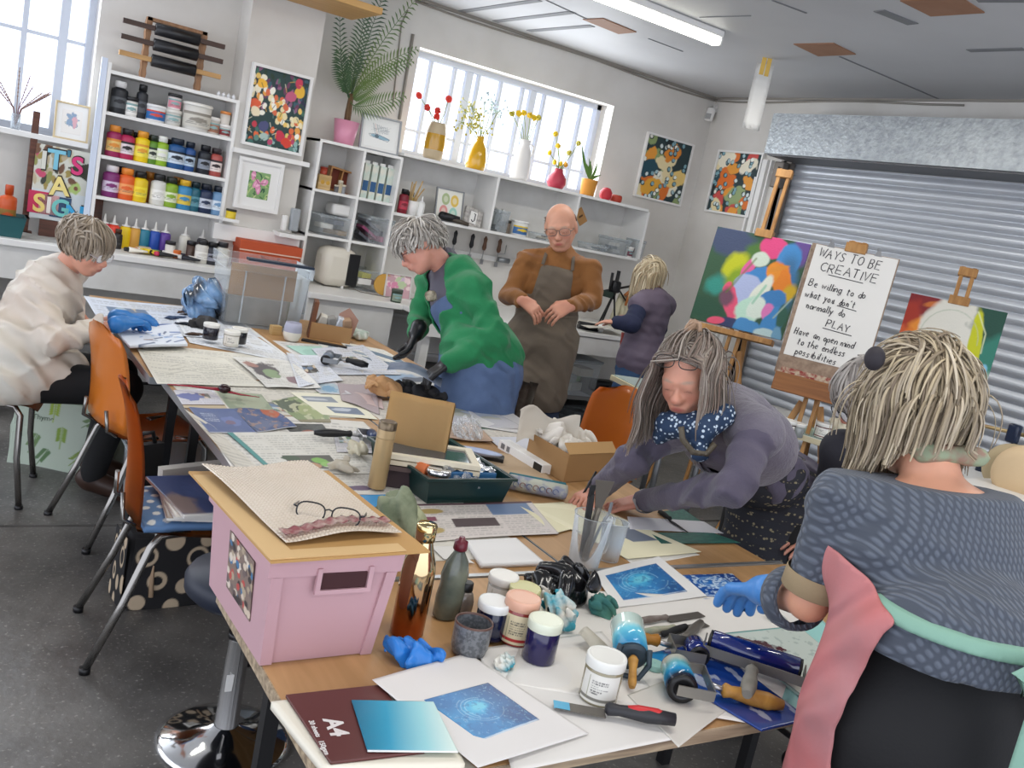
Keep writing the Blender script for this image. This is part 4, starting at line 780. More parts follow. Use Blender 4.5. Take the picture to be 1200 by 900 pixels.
p=at(688,226,VY,z);t=thing('potted_plant','leafy green plant in an ochre pot at the end of the window shelf','plant',p);mb=MB();mb.lathe([(.056,0),(.066,.12),(.066,.13),(.058,.13),(.05,.02)],22,cap1=False);mb.build('pot',mat('ochre_pot','#c98a35',.6),t)
mlf=mat('leaf_green','#5c8238',.4)
for i,(bx,by)in enumerate(((682,168),(686,190),(693,188),(700,189),(705,205),(690,185))):
 e=Yp(bx,by,VY)-Vector(p);a=Vector((0,0,.12));mb=MB();n=8;rs=[]
 for k in range(n+1):s=k/n;c_=a.lerp(e,s)+Vector((.015*math.sin(PI*s)*(1 if i%2 else-1),0,0));w_=.013*math.sin(PI*min(1,.1+s*.9));d=(e-a).normalized().cross(Vector((0,1,.2))).normalized();rs.append([c_-d*w_,c_+Vector((0,.003,0)),c_+d*w_])
 mb.rings(rs,closed=False,cap0=False,cap1=False);mb.build('leaf',mlf,t,fixn=False)
for i,(px,py,r,c_,nm)in enumerate(((709,232,.05,'#b32a35','smooth red round ornament'),(721,236,.05,'#a83a26','brick red fluted ornament'))):
 mb=MB();mb.lathe([(r*.7,0),(r,r*.5),(r,r*1.3),(r*.6,r*1.9),(r*.1,r*2)],20)if i==0 else mb.lathe([(r*.8,0),(r,r*.3),(r,r*.9),(r*.85,r*1.2),(r*.3,r*1.1)],9);o=mb.build('red_ornament',mat('orn_'+str(i),c_,.5,bump=(60,.3)),None,at(px,py,VY,LZ));tag(o,nm+' at the end of the window shelf','ornament')
def cv_abstract(seed,orange):
 c=CV(90,110,'#23383c',.8);r=random.Random(seed)
 for i in range(26):c.blob(r.random(),r.random(),.16,.11,r.choice(['#d9722c','#e39a3a','#1f4654','#e6d7a8','#8ca06a','#ece6cf','#c94f4a','#16262c']),r.random()*3,.4)
 for(u,v,k)in orange:c.blob(u,v,.22,.14,k,.4,.4)
 for i in range(46):u,v=r.random(),r.random();c.blob(u,v,.05,.042,'#1d3338',r.random()*3,.15);c.blob(u+.005,v+.005,.037,.031,r.choice(['#d5e2e0','#a9c6cc','#eef0e6','#7fa9b5']),r.random()*3,.2)
 return c
b0,w_,h_=rect_from((762,155),(816,171),(744,230),Yp,WA-.03);c0=Yp(771,236,WA-.03)
framed('corner_painting','framed orange and teal abstract with pebble shapes on the window wall','painting',(c0.x,WA-.032,c0.z),w_,h_,cv_abstract(4,((.6,.8,'#e08a2c'),(.3,.2,'#e0a53a'),(.8,.4,'#e6c77a'),(.1,.45,'#1f4a58'))),m_white,.016,.03)
b0,w_,h_=rect_from((839,175),(892,178),(825,247),Xp,WB-.03);c0=Xp(850,251,WB-.03)
framed('corner_painting','framed orange and white abstract beside the steel shutter','painting',(WB-.032,c0.y,c0.z),w_,h_,cv_abstract(9,((.3,.5,'#dd6f25'),(.2,.9,'#e8e2cc'),(.75,.8,'#e9e2cd'),(.6,.3,'#93a675'))),m_white,.016,.03,(0,0,-PI/2))
# left end of the counter
def text_obj(s,size,m,parent,M,ext=.002,bold=0.):
 cu=bpy.data.curves.new('letter','FONT');cu.body=s;cu.size=size;cu.extrude=ext;cu.offset=bold;cu.align_x='CENTER'
 o=bpy.data.objects.new('tmp',cu);col.objects.link(o);dg=bpy.context.evaluated_depsgraph_get();me=bpy.data.meshes.new_from_object(o.evaluated_get(dg));bpy.data.objects.remove(o)
 me.materials.clear();me.materials.append(m);me.transform(M);return link('letter',me,parent)
SGY=6.2;P={k:Yp(*v,SGY)for k,v in dict(tl=(43,163),tr=(106,178),bl=(33,250),br=(98,268)).items()}
w_=(P['tr']-P['tl']).length;h_=P['tl'].z-P['bl'].z;cb=(P['bl']+P['br'])/2
def cv_sign():
 c=CV(70,90,'#cfd0c4',.75);r=random.Random(8)
 for i in range(40):c.blob(r.random(),.45+r.random()*.55,.09,.05,r.choice(['#8d8f52','#6e4d38','#c24a6a','#b8aa8c','#3a3d33','#9c8a4a','#cfc9b0']),r.random()*3,.4)
 c.rect(0,0,1,.4,'#cdd4d6');c.blob(.8,.48,.13,.1,'#a9c070',0,.5);c.blob(.8,.48,.04,.03,'#7a4a3a');c.poly([(.6,.75),(1,.6),(1,.85)],'#3a3c2e');return c
t=thing('letter_sign','collage board reading ITS A SIGN in mismatched coloured letters','sign',(cb.x,SGY,CT),0,None,(math.radians(-4),0,0));z0=cb.z-CT
sheet('collage',cv_sign(),w_,h_,m_p,t,Matrix.Translation((0,0,z0+h_/2))@RX,thick=.02)
def col_letter(s,u,v,size,c_,bgc=None,rotd=0):
 M=Matrix.Translation(((u-.5)*w_,-.006,z0+v*h_))@RX@Matrix.Rotation(math.radians(rotd),4,'Z')
 if bgc:mb=MB(M);mb.box((0,size*.36,-.003),(size*.82,size*.9,.003));mb.build('letter_card',plastic(bgc,.6),t)
 else:
  text_obj(s,size*1.12,plastic('#3a3230',.7),t,M@Matrix.Translation((.003,-.006,-.001)),.001,.006)
 text_obj(s,size,plastic(c_,.6),t,M,.003,.004)
S_=h_*.33
col_letter('I',.16,.68,S_,'#d6d6cc');col_letter('T',.38,.7,S_*1.1,'#7cc0d6');col_letter("'",.6,.78,S_*.8,'#3a7a90');col_letter('S',.78,.68,S_,'#d63a78')
col_letter('A',.5,.36,S_*1.05,'#ecd98a',None,4);col_letter('S',.15,.1,S_,'#ecd27a','#c43058');col_letter('I',.33,.1,S_*.9,'#e8e0da','#d8a8a8');col_letter('G',.55,.08,S_*.95,'#74c4be','#2c4a6c');col_letter('N',.82,.02,S_,'#3ca6d8')
mb=MB();mb.bb((-w_*.3,.01,0),(w_*.35,.03,z0+.002));mb.build('support_block',wood('dark_frame_wood','#6b4030','#4c2c20',3),t)
p=Yp(43,145,SGY);t=thing('easel_post','small reddish wooden post sticking up behind the letter sign','post',(p.x,SGY+.05,CT));mb=MB();mb.bb((-.018,0,0),(.018,.03,Yp(45,131,SGY+.05).z-CT));mb.build('post',wood('dark_frame_wood',''),t)
mb=MB();mb.bb((-.04,.0,0),(.04,.06,.012));mb.build('foot',wood('dark_frame_wood',''),t)
for i,px in enumerate((101,106)):mb=MB();mb.bb((-.1,0,0),(.1,.02,.3));o=mb.build('picture_frame',wood('dark_frame_wood',''),None,at(px-8,262,SGY+.05+.05*i,CT),(math.radians(-5),0,0));tag(o,['front','rear'][i]+' of two dark wooden frames leaning behind the letter sign','frame')
c=cv_lines(5,'#e6e2dc',.9);c.blob(.5,.55,.3,.3,'#8aa0b8',0,.6);c.blob(.65,.5,.14,.25,'#d6a8b0',0,.6)
c0=Yp(82,168,WA-.12);framed('small_print','small cream framed print standing on the window sill','picture',(c0.x,WA-.12,w1b),.19,.22,c,mat('cream_frame','#cbb892',.5),.01,.02,(math.radians(-9),0,0),.03)
p=Yp(14,184,WA-.09);t=thing('dried_twigs','glass of dried purple twigs on the window sill','vase',(p.x,WA-.09,w1b));mb=MB();mb.lathe([(.022,0),(.028,.05),(.024,.09),(.022,.09),(.02,.01)],14,cap1=False);mb.build('vase',glass('clear_plastic',''),t)
r_=random.Random(4)
for i in range(14):
 a=r_.uniform(-1,1);mb=MB();e=Vector((a*.2,r_.uniform(-.06,.03),.34-.12*abs(a)+r_.uniform(-.05,.02)));mb.tube([(0,0,.02),(a*.03,0,.12),e],.0025,5)
 for k in range(7):q=Vector((a*.03,0,.12)).lerp(e,.3+.1*k);mb.sphere(q,.005,5,4)
 mb.build('twig',mat('twig_purple','#7c5a64' if i%2 else '#8a6a58',.7)if False else plastic('#7c5a64' if i%2 else '#8a6f60',.7),t,fixn=False)
bottle('orange_bottle','tall orange bottle standing in the green tray on the counter',at(6,272,6.02,CT+.012),.045,.27,'#c4501c','#b8481c','#8d6a2a',capr=.5)
t=thing('green_tray','dark green plastic trough at the end of the counter','tray',at(-6,283,6.0,CT));mb=MB();
for A_,B_,h0,h1 in((.1,.13,0,.12),):
 mb.rings([[(-.16,-.08,0),(.12,-.08,0),(.12,.08,0),(-.16,.08,0)],[(-.17,-.09,.12),(.14,-.09,.12),(.14,.1,.12),(-.17,.1,.12)],[(-.18,-.1,.12),(.155,-.1,.12),(.155,.11,.12),(-.18,.11,.12)],[(-.165,-.085,.12),(.135,-.085,.12),(.135,.095,.12),(-.165,.095,.12)],[(-.155,-.075,.008),(.115,-.075,.008),(.115,.075,.008),(-.155,.075,.008)]],cap1=True,smooth=False)
mb.build('trough',plastic('#1f5458',.4),t)
mb=MB();mb.grid(lambda u,v:((u-.5)*.34+.03*v,(v-.5)*.26,.004+.006*math.sin(u*9)*math.sin(v*7)),10,8,thick=.001);o=mb.build('paper_sheet',m_white,None,at(45,287,6.08,CT));tag(o,'loose white paper lying on the counter in front of the letter sign','paper')
# EASELS AND THE SHUTTER SIDE
m_eas=wood('easel_wood','#b98a52','#9a6c3a',3,'Z');m_eas2=wood('easel_wood_dark','#9a6434','#7a4a24',3,'X')
def planeM(px_corners,depth,rz,lean):
 """board frame facing -Y rotated rz about z, leaning back: origin lower edge centre; returns M,w,h"""
 R=Matrix.Rotation(rz,4,'Z')@Matrix.Rotation(-lean,4,'X');n=(R@Vector((0,-1,0)));cx=sum(p[0]for p in px_corners)/4;cy=sum(p[1]for p in px_corners)/4
 P0=Dp(cx,cy,depth);Q=[]
 for p in px_corners:d=ray(*p);Q.append(CAM+d*((P0-CAM).dot(n)/d.dot(n)))
 tl,tr,br,bl=Q;w=((tr-tl).length+(br-bl).length)/2;h=((tl-bl).length+(tr-br).length)/2;c=(bl+br)/2+((tl+tr)/2-(bl+br)/2)*.0
 M=R.copy();M.translation=c;return M,w,h
def easel(label,M,w,h,top=.3,tray_w=.5,traym=None,legs=True):
 """M: frame of the board it carries (origin at board's lower edge centre)"""
 ax=M.to_3x3();X=ax@Vector((1,0,0));N=ax@Vector((0,1,0));U=ax@Vector((0,0,1));o=M.translation
 rz=math.atan2(X.y,X.x);hz=Vector((-math.sin(rz),math.cos(rz),0));base=o+N*.03;foot=base-U*(base.z/U.z)
 t=thing('wooden_easel',label,'easel',foot,rz);L=t.location;inv=Matrix.Rotation(-rz,3,'Z')
 loc=lambda v:inv@(Vector(v)-L)
 def bar(a,b,w_,d_,mb=None,m=m_eas,nm='leg'):
  mb=MB();F=frame(loc(a),loc(b),up=inv@N);mb.M=F;l=(b-a).length;mb.bb((-w_/2,-d_/2,0),(w_/2,d_/2,l),bev=.003);return mb.build(nm,m,t)
 topz=o+U*(h+top)+N*.03
 for s in(-1,1):bar(foot+X*.03*s,topz+X*.03*s,.022,.025,nm='mast_rail')
 bar(topz-X*.05-U*.03,topz+X*.05-U*.03,.05,.04,nm='top_clamp');c=o+U*(h+.012)+N*.0;bar(c-X*.055,c+X*.055,.05,.055,nm='board_clamp')
 c=o-U*.03-N*.01;bar(c-X*tray_w/2,c+X*tray_w/2,.035,.07,m=traym or m_eas,nm='tray')
 for s in(-1,1):
  a=o-U*.12+N*.05+X*.05*s;b=Vector((a.x,a.y,0))-hz*.12+X*.28*s;b.z=0.0125;bar(b,a,.035,.022)
 a=topz-U*.5+N*.03;b=Vector((a.x,a.y,0))+hz*.32;b.z=.0125;bar(b,a,.03,.022);return t
LEAN=math.radians(11)
M,w,h=planeM(((842.5,266),(952,288),(915,404),(811,369)),5.75,math.radians(-62),LEAN)
c=CV(130,130,'#2f5238',1.);BL=c.blob
BL(.2,.88,.3,.18,'#3a4664',0,.2,.3);BL(.45,.8,.14,.12,'#466e2c',.5,.3,.4);BL(.65,.9,.15,.12,'#d9457e',0,.2,.15);BL(.93,.92,.12,.2,'#64498c',0,.1,.3);BL(.83,.8,.13,.2,'#3f86c2',0,.15,.15);BL(.88,.55,.12,.4,'#3a6f9c',.1,.2,.5)
BL(.3,.62,.13,.2,'#b9bd17',-.6,.3,.4);BL(.33,.5,.1,.2,'#7d9a18',-.6,.3,.5);BL(.16,.4,.12,.16,'#2d8a7c',0,.3,.5);BL(.45,.62,.06,.14,'#db5c97',-.3,.2,.2);BL(.1,.15,.3,.2,'#1f4a35',0,.3,.5)
BL(.55,.75,.1,.09,'#c8d4c4',.2,.2,.2);BL(.57,.58,.14,.1,'#3c82c0',.2,.4,.1);BL(.8,.6,.2,.12,'#de7f20',-.9,.3,.15);BL(.72,.66,.08,.1,'#e08c24',0,.3,.2);BL(.92,.47,.07,.12,'#c9a41c',-.4,.3,.4);BL(.76,.7,.12,.03,'#d98a2a',.4,.2,.3)
BL(.5,.4,.17,.2,'#a9b4d8',.2,.2,.1);BL(.64,.42,.08,.22,'#dfe3d4',-.4,.3,.2);BL(.8,.38,.15,.11,'#3a7cb8',.2,.3,.1);BL(.38,.24,.08,.25,'#dc5273',.4,.3,.12);BL(.32,.3,.1,.12,'#6b4458',0,.3,.4);BL(.58,.2,.14,.2,'#b9dcc8',-.4,.3,.2);BL(.66,.25,.1,.14,'#d6e2d6',-.5,.3,.2)
BL(.78,.24,.07,.1,'#da79b6',0,.3,.2);BL(.86,.15,.1,.2,'#3f86c2',-.3,.3,.15);BL(.93,.22,.06,.14,'#2c5a4a',0,.3,.3);BL(.42,.04,.12,.07,'#2e3860',0,.2,.1);BL(.6,.04,.13,.1,'#4488c0',.3,.3,.1);BL(.8,.02,.12,.07,'#b5cfd0',0,.3,.2);BL(.28,.04,.1,.04,'#d8506e',.2,.3,.2);BL(.93,.02,.06,.1,'#6a9ab8',0,.3,.2)
c.line([(.6,.3),(.68,.5)],.012,'#7dc0a0',.7,.5);c.line([(.85,.2),(.97,.42)],.008,'#9fb6a8',.8,.5);c.line([(.3,.35),(.5,.75)],.012,'#5a6f1c',.6,.5)
t=thing('abstract_painting','large bright abstract canvas of blue, orange, pink and green on an easel','painting',M.translation,0,None,M.to_euler());sheet('canvas',c,w,h,m_pc,t,Matrix.Translation((0,-.02,h/2))@RX,thick=.002)
mb=MB();mb.bb((-w/2,-.018,0),(w/2,.0,h));mb.build('stretcher',mat('raw_canvas','#cfc7b4',.8),t);easel('tall wooden easel holding the colourful abstract, nearest the corner',M,w,h,.44,.5)
M,w,h=planeM(((1076,344),(1187,371),(1148,478),(1034,455)),5.3,math.radians(-60),LEAN)
c=CV(120,120,'#d9d6c8',1.);BL=c.blob
BL(.1,.95,.3,.2,'#7c1f24',.3,.3,.3);BL(.03,.72,.15,.25,'#a03020',0,.3,.3);BL(.18,.68,.14,.12,'#e08a30',.5,.3,.4);BL(.1,.55,.1,.1,'#e07a28',0,.3,.4);BL(.25,.93,.1,.04,'#c06a30',.3,.3,.3);BL(.0,.4,.15,.3,'#c8562a',0,.3,.3)
BL(.48,.62,.33,.42,'#dcd9cd',.1,.15,.15);BL(.5,.2,.3,.3,'#d8d5c8',0,.2,.2);BL(.95,.85,.3,.3,'#1e4a3c',0,.3,.2);BL(.95,.55,.18,.25,'#2f7a68',0,.3,.4);BL(.78,.6,.07,.42,'#c2c41a',.12,.2,.15);BL(.85,.3,.12,.15,'#a9c6a8',0,.3,.4);BL(.92,.4,.05,.06,'#7fbad8',0,.3,.3)
BL(.62,.2,.2,.1,'#e0bc18',.1,.3,.2);BL(.7,.05,.35,.12,'#a8537c',0,.3,.2);BL(.75,.08,.1,.05,'#d8468e',0,.3,.2);BL(.95,.05,.12,.16,'#6a3f62',0,.3,.3);BL(.55,.03,.08,.06,'#5a8a4a',0,.3,.3);BL(.28,.52,.035,.04,'#e0448c',0,.3,.2)
for k in range(3):c.line([(.5+.3*math.cos(a),.62+.3*math.sin(a))for a in[q*.25+k for q in range(9)]],.006,'#b9c0ac',.5,.4)
c.line([(.72,.95),(.85,.75),(.86,.55)],.006,'#dfe6b8',.8)
t=thing('abstract_painting','canvas with a big white patch, red corner and yellow streak on the right easel','painting',M.translation,0,None,M.to_euler());sheet('canvas',c,w,h,m_pc,t,Matrix.Translation((0,-.02,h/2))@RX,thick=.002)
mb=MB();mb.bb((-w/2,-.018,0),(w/2,.0,h));mb.build('stretcher',mat('raw_canvas',''),t);easel('wooden easel holding the red, white and yellow canvas',M,w,h,.22,.35)
M,w,h=planeM(((957,284),(1057,307),(1013,445),(912,418)),5.0,math.radians(-60),LEAN)
t=thing('drawing_board','brown edged board clipped with a white handwritten sheet, on the middle easel','board',M.translation,0,None,M.to_euler());hb=h*1.12
mb=MB();mb.bb((-w/2,-.012,h-hb),(w/2+.0,.0,h));mb.build('backing_board',mat('chipboard','#7d6858',.8,var=(30,'#a58f7a',.2)),t)
for s in(-.28,.26):
 mb=MB();mb.prism([(-.02,0),(.02,0),(.008,.03),(-.008,.03)],-.008,.008,Matrix.Translation((s*w,-.008,h-.008))@RX);mb.tube([(s*w-.008,-.012,h+.02),(s*w-.012,-.016,h+.04),(s*w,-.016,h+.035)],.002,5);mb.build('bulldog_clip',m_steel,t)
pw,ph=w*.94,h*.955;mb=MB();mb.bb((-w/2+.022,-.0145,h-ph-.004),(-w/2+.022+pw*1.0,-.013,h-.004));pp=mb.build('paper',mat('flip_paper','#e2dfd8',.6),t)
lines=(('WAYS TO BE',.06,.93,.075,1),('CREATIVE',.13,.81,.075,1),('Be willing to do',.05,.66,.078,0),("what you don't",.05,.56,.078,0),('normally do',.1,.465,.078,0),('PLAY',.4,.345,.062,0),('Have an open mind',.05,.225,.078,0),('to the endless',.13,.14,.078,0),('possibilities',.13,.055,.078,0))
wid={0:.78,1:.72,2:.72,3:.62,4:.5,5:.3,6:.76,7:.6,8:.53}
def inkline(mb,pts,r=.0024):mb.tube(pts,r,5)
r_=random.Random(2)
for i,(s,u,v,sz,up)in enumerate(lines):
 st,W_=strokes(s,1.,.25);k=wid[i]*pw/W_;hgt=(sz if up or i==5 else sz*.78)*ph;mb=MB()
 for pl in st:
  jx,jy=r_.uniform(-.003,.003),r_.uniform(-.003,.003);inkline(mb,[(-w/2+.022+u*pw+a*k+jx+.12*b*hgt,-.0155,h-.004-ph+(v-.03)*ph+b*hgt+jy-a*k*.03)for a,b in pl])
 mb.build('handwriting',mat('marker_ink','#2d2a30',.6),pp,fixn=False)
mb=MB()
for x0,x1,v in((.25,.68,.757),(.37,.73,.297),(.46,.7,.512)):inkline(mb,[(-w/2+.022+x0*pw,-.0155,h-.004-ph+v*ph),(-w/2+.022+x1*pw,-.0155,h-.004-ph+(v-.012)*ph)])
mb.build('underline',mat('marker_ink',''),pp,fixn=False)
M2=M@Matrix.Translation((0,0,h-hb));e=easel('wooden easel in the middle holding the handwritten board',M2,w,hb,.06,w*.92,m_eas2)
ex=M2.to_3x3();mb=MB();mb.bb((-w*.45,-.085,-.10),(w*.45,-.06,.0),bev=.003);o=mb.build('tray_drawer',m_eas2,None,M2.translation,M2.to_euler());o.parent=e;o.matrix_parent_inverse=Matrix.Identity(4);bpy.context.view_layer.update();o.matrix_basis=(Matrix.Translation(e.location)@Matrix.Rotation(e.rotation_euler.z,4,'Z')).inverted()@M2
mb=MB();mb.bb((-w*.42,-.03,-.0),(w*.3,-.018,.035));mb.bb((-w*.45,-.058,0),(w*.4,-.02,.012));o=mb.build('paint_crust',mat('paint_crust','#8d3a34',.7,var=(40,'#b8a890',.1)),e);o.matrix_basis=(Matrix.Translation(e.location)@Matrix.Rotation(e.rotation_euler.z,4,'Z')).inverted()@M2
TZ=.78;a=Zp(898,497,TZ);b_=Zp(1000,528,TZ);d=(b_-a);d.z=0;rzt=math.atan2(d.y,d.x);m_ply=wood('birch_edge','#ddd3b4','#cbbd96',2)
t=thing('side_table','white topped side table on grey trestles behind the leaning woman','table',(a.x,a.y,0),rzt);L=1.5;Dp_=.7
mb=MB();mb.bb((0,0,TZ-.03),(L,Dp_,TZ),bev=.002);mb.build('tabletop',m_ply,t);mb=MB();mb.bb((.004,.004,TZ),(L-.004,Dp_-.004,TZ+.002));mb.build('surface',m_white,t)
mt_=mat('trestle_grey','#7d8083',.35,.6)
for x in(.35,L-.3):
 mb=MB();mb.bb((x-.03,.05,TZ-.09),(x+.03,Dp_-.05,TZ-.031));mb.build('trestle_beam',mt_,t)
 for s,y in((-1,.1),(1,.1),(-1,Dp_-.1),(1,Dp_-.1)):mb=MB();mb.cyl((x+s*.02,y,TZ-.08),(x+s*.22,y,0),.022);mb.build('leg',mt_,t)
def on_table(px,py,z=TZ+.002):return tuple(Zp(px,py,z))
def ink_jar(label,loc,r,h,ink,lid='#e9e7e0',lab='#e9e6de',glassy=True,accent='#555555',seed=1,group=None):
 t=thing('ink_jar',label,'jar',loc,0,group);mb=MB();mb.lathe([(r*.94,0),(r,.003),(r,h*.76),(r*.95,h*.79)],26);mb.build('jar',mat('jar_'+ink.strip('#'),ink,.12,coat=.5),t)
 mb=MB();mb.lathe([(r*1.04,h*.77),(r*1.06,h*.78),(r*1.06,h*.96),(r*1.02,h),(r*.9,h*.995),(r*.86,h*.985)],30);mb.build('lid',plastic(lid,.25),t)
 if lab:
  c=CV(60,40,lab,1.5);c.textrows(.3,.3,.7,.8,6,'#444444',.9,seed);c.rect(0,.08,1,.2,accent);c.line([(.22,.1),(.22,.9)],.01,'#888866');n=60
  t0=math.atan2(loc[1]-CAM.y,loc[0]-CAM.x)+PI;an=np.linspace(-1.1,1.1,n)+t0;rr=r+.0007
  V=np.array([[rr*math.cos(q),rr*math.sin(q),z]for z in np.linspace(h*.06,h*.7,40)for q in an]);i,j=np.meshgrid(np.arange(n-1),np.arange(39));q=(j*n+i).ravel()
  link('label',mesh_np('label',V,np.stack([q,q+1,q+n+1,q+n],1),m_p,True,c.C.reshape(-1,3)),t)
 return t
ink_jar('ink jar of brown ink on the side table, at its left corner',on_table(906,497),.032,.055,'#4a2018',lab=None)
ink_jar('white lidded jar of dark brown ink in the middle of the side table',on_table(920,510),.042,.085,'#3a1d16',accent='#39261d')
ink_jar('ink jar with maroon ink nearest the glasses of the hidden woman',on_table(962,513),.042,.085,'#58141c',accent='#6a1a22')
ink_jar('pale empty jar beside the brown ink jar on the side table',on_table(931,511),.042,.075,'#8d9290',lab=None)
mb=MB();mb.box((0,0,.004),(.42,.3,.006));o=mb.build('glass_plate',glass('green_glass','#cfe3d8',.05,.75),None,on_table(945,505),(0,0,rzt));tag(o,'greenish glass plate lying under the jars on the side table','glass plate')
mb=MB();mb.grid(lambda u,v:((u-.5)*.5,(v-.5)*.4,.003+.01*math.sin(u*5)),8,6,thick=.001);o=mb.build('paper_sheet',m_white,None,on_table(925,488,TZ+.004),(0,0,rzt+.1));tag(o,'white paper spread at the back of the side table','paper')
crumple('paper_rag',(.09,.08,.06),mat('cream_rag','#ddd6c2',.8),3,on_table(985,512),.3,'crumpled cream paper towel on the side table beside the maroon jar','paper towel')
pa,pb=Xp(1110,489,4.9),Xp(1204,511,4.9);dv=(pb-pa).normalized();pa-=dv*.3;pb+=dv*1.2
t=thing('brass_rail','thin brass clothes rail in front of the shutter at the right edge','rail',(pa.x,pa.y,0));o_=Vector((pa.x,pa.y,0));mb=MB();mb.cyl(pa-o_,pb-o_,.011);mb.build('rail',mat('brass','#c8b083',.3,.8),t)
for q in(pa,pb):mb=MB();mb.cyl(Vector((q.x,q.y,0))-o_,q-o_,.012);mb.build('upright',mat('brass',''),t)
nv=mat('navy_plastic','#16233c',.3)
K=Xp(1188,508,4.85);t=thing('navy_hanger','dark blue curved plastic hanger clamped to the brass rail','hanger',K);mb=MB();mb.box((0,0,0),(.05,.06,.1),bev=.012);mb.build('clamp',nv,t)
pts=[Xp(*q,4.85)-K for q in((1190,520),(1182,534),(1172,531),(1160,534),(1150,544),(1143,560))];mb=MB();mb.tube(pts,[.02,.022,.024,.024,.022,.018],8);mb.build('arm',nv,t)
pts=[Xp(*q,4.85)-K for q in((1172,533),(1166,545),(1160,560))];mb=MB();mb.tube(pts,.014,8);mb.build('strut',nv,t)
for i,(px,py,r,lb,cc,X_)in enumerate(((1187,552,.14,'beige round cushion leaning behind the pale one at the right edge','#bba987',4.55),(1205,560,.16,'pale cream round cushion at the right edge of the photo','#d6bb95',4.4))):
 P_=Xp(px,py,X_);t=thing('round_cushion',lb,'cushion',P_,0,None,(0,math.radians(70),math.radians(20)));mb=MB();mb.lathe([(.001,-.05),(r*.8,-.045),(r,-.015),(r,.015),(r*.8,.045),(.001,.05)],30,cap0=False,cap1=False);mb.build('cushion_cover',mat('cushion_%d'%i,cc,.8,bump=(60,.2)),t)
P_=Xp(1205,590,4.3);t=thing('magazine_rack','white shelf of stacked papers below the cushions at the right edge','shelf',(P_.x,P_.y,0));zt=Xp(1190,580,4.3).z
for k in range(4):mb=MB();mb.bb((-.25,-.6,zt-.02-k*.09),(.3,.3,zt-k*.09));mb.build('shelf',m_white if k%2==0 else m_white2,t)
for y in(-.58,.28):mb=MB();mb.bb((-.24,y-.02,0),(.29,y+.02,zt-.02));mb.build('side_panel',m_dark,t)
P_=Zp(1180,662,.74);t=thing('folding_table','white folding table partly hidden behind the woman in the foreground','table',(P_.x-.0,P_.y-1.1,0));mb=MB();mb.bb((0,0,.71),(1.2,1.1,.74),bev=.004);mb.build('tabletop',m_white,t)
for x in(.08,1.1):
 for y in(.1,1.0):mb=MB();mb.cyl((x,y,0),(x,y,.71),.015);mb.build('leg',m_black,t)
a=Zp(716,438,.8);b_=Zp(775,468,.8);d=b_-a;rz2=math.atan2(d.y,d.x);t=thing('glass_table','small table with a pale green glass top behind the box of paper','table',(a.x,a.y,0),rz2);Lg=d.length*1.15
mb=MB();mb.bb((0,0,.765),(Lg,.42,.795),bev=.002);mb.build('tabletop',m_ply,t);mb=MB();mb.bb((.01,.01,.7952),(Lg-.01,.41,.8));mb.build('glass_top',mat('green_glass_top','#b5c6c0',.1),t)
for x in(.1,Lg-.1):
 for y in(.08,.34):mb=MB();mb.cyl((x,y,0),(x,y,.765),.018);mb.build('leg',mt_,t)
a,b_=Zp(735,385,.95),Zp(722,462,.1);P_=Yp(733,390,5.2);Q_=Yp(722,465,5.2);t=thing('red_stand','slim red metal stand between the workbench and the jeans','stand',(Q_.x,5.2,0));mb=MB()
for s in(-.02,.03):mb.tube([(s+.0,0,0),(s*.6,0,P_.z*.5),(P_.x-Q_.x+s*1.2,0,P_.z)],.012,7)
mb.build('frame',mat('red_enamel','#8c2a28',.35),t)
tub('storage_box','tall clear box of folded papers on the floor under the workbench, beside the brown apron',at(668,418+20,5.72,.362),.34,.3,.27,True,('#c9c7bd','#7f9a72','#b98a7c','#d9d6cf','#8f9490','#c2b9a8'))
for i,(x_,zz)in enumerate(((3.3,0),(3.85,0),(4.3,0))):tub('storage_box',['left','middle','right'][i]+' grey translucent box on the floor below the workbench shelf',(x_+.1,5.9,zz+.005),.42,.4,.24,True,('#6f7276','#8a8b8c','#54575c'),m=glass('smoky_plastic','#7d8388',.3,.6),lidm=glass('smoky_plastic',''))
mb=MB();t=thing('power_tool','dark power tool lying on the shelf under the workbench','tool',at(708,440,5.75,.362));mb.box((0,0,.06),(.22,.12,.1),bev=.03);mb.build('body',m_black,t);mb=MB();mb.cyl((.06,-.03,.06),(.02,-.2,.04),.03);mb.build('handle',mat('tool_grey','#3c3c3e',.5),t)
P_=at(712,378,5.95,C2T);t=thing('tripod','black clamp stand with scattered arms on the workbench beside the blonde woman','stand',P_)
mb=MB();hp=Yp(712,315,5.95).z-C2T
for pts in(((-.12,-.03,0),(0,0,hp*.62)),((.04,-.06,0),(0,0,hp*.62)),((-.02,.06,0),(0,0,hp*.62))):mb=MB();mb.tube(pts,.008,6);mb.build('leg',m_black,t)
mb=MB();mb.tube([(0,0,hp*.5),(0,0,hp)],.016,6);mb.tube([(-.1,0,hp*.62),(.16,0,hp*.78)],.01,6);mb.tube([(-.06,0,hp*.95),(-.05,0,hp*.6)],.012,6);mb.tube([(.03,0,hp*.7),(.14,0,hp*.5)],.007,6);mb.build('arm',m_black,t)
mb=MB();mb.box((-.1,-.01,hp*.58),(.13,.05,.05),(0,.1,0));mb.build('green_head',mat('dark_green','#26352c',.5),t);mb=MB();mb.box((0,0,hp*.72),(.08,.06,.1),bev=.02);mb.build('joint',m_black,t)
P_=at(722,380,5.98,C2T);t=thing('roll_bundle','bundle of cream rolls with an orange tie standing on the workbench','bundle',P_)
for k,(x,r)in enumerate(((-.04,.028),(.02,.025),(.06,.02))):mb=MB();mb.cyl((x*1.5,0,0),(x*.5+.03,.02,.28),r);mb.build('roll',mat('cream_roll','#cfc8ac',.6),t)
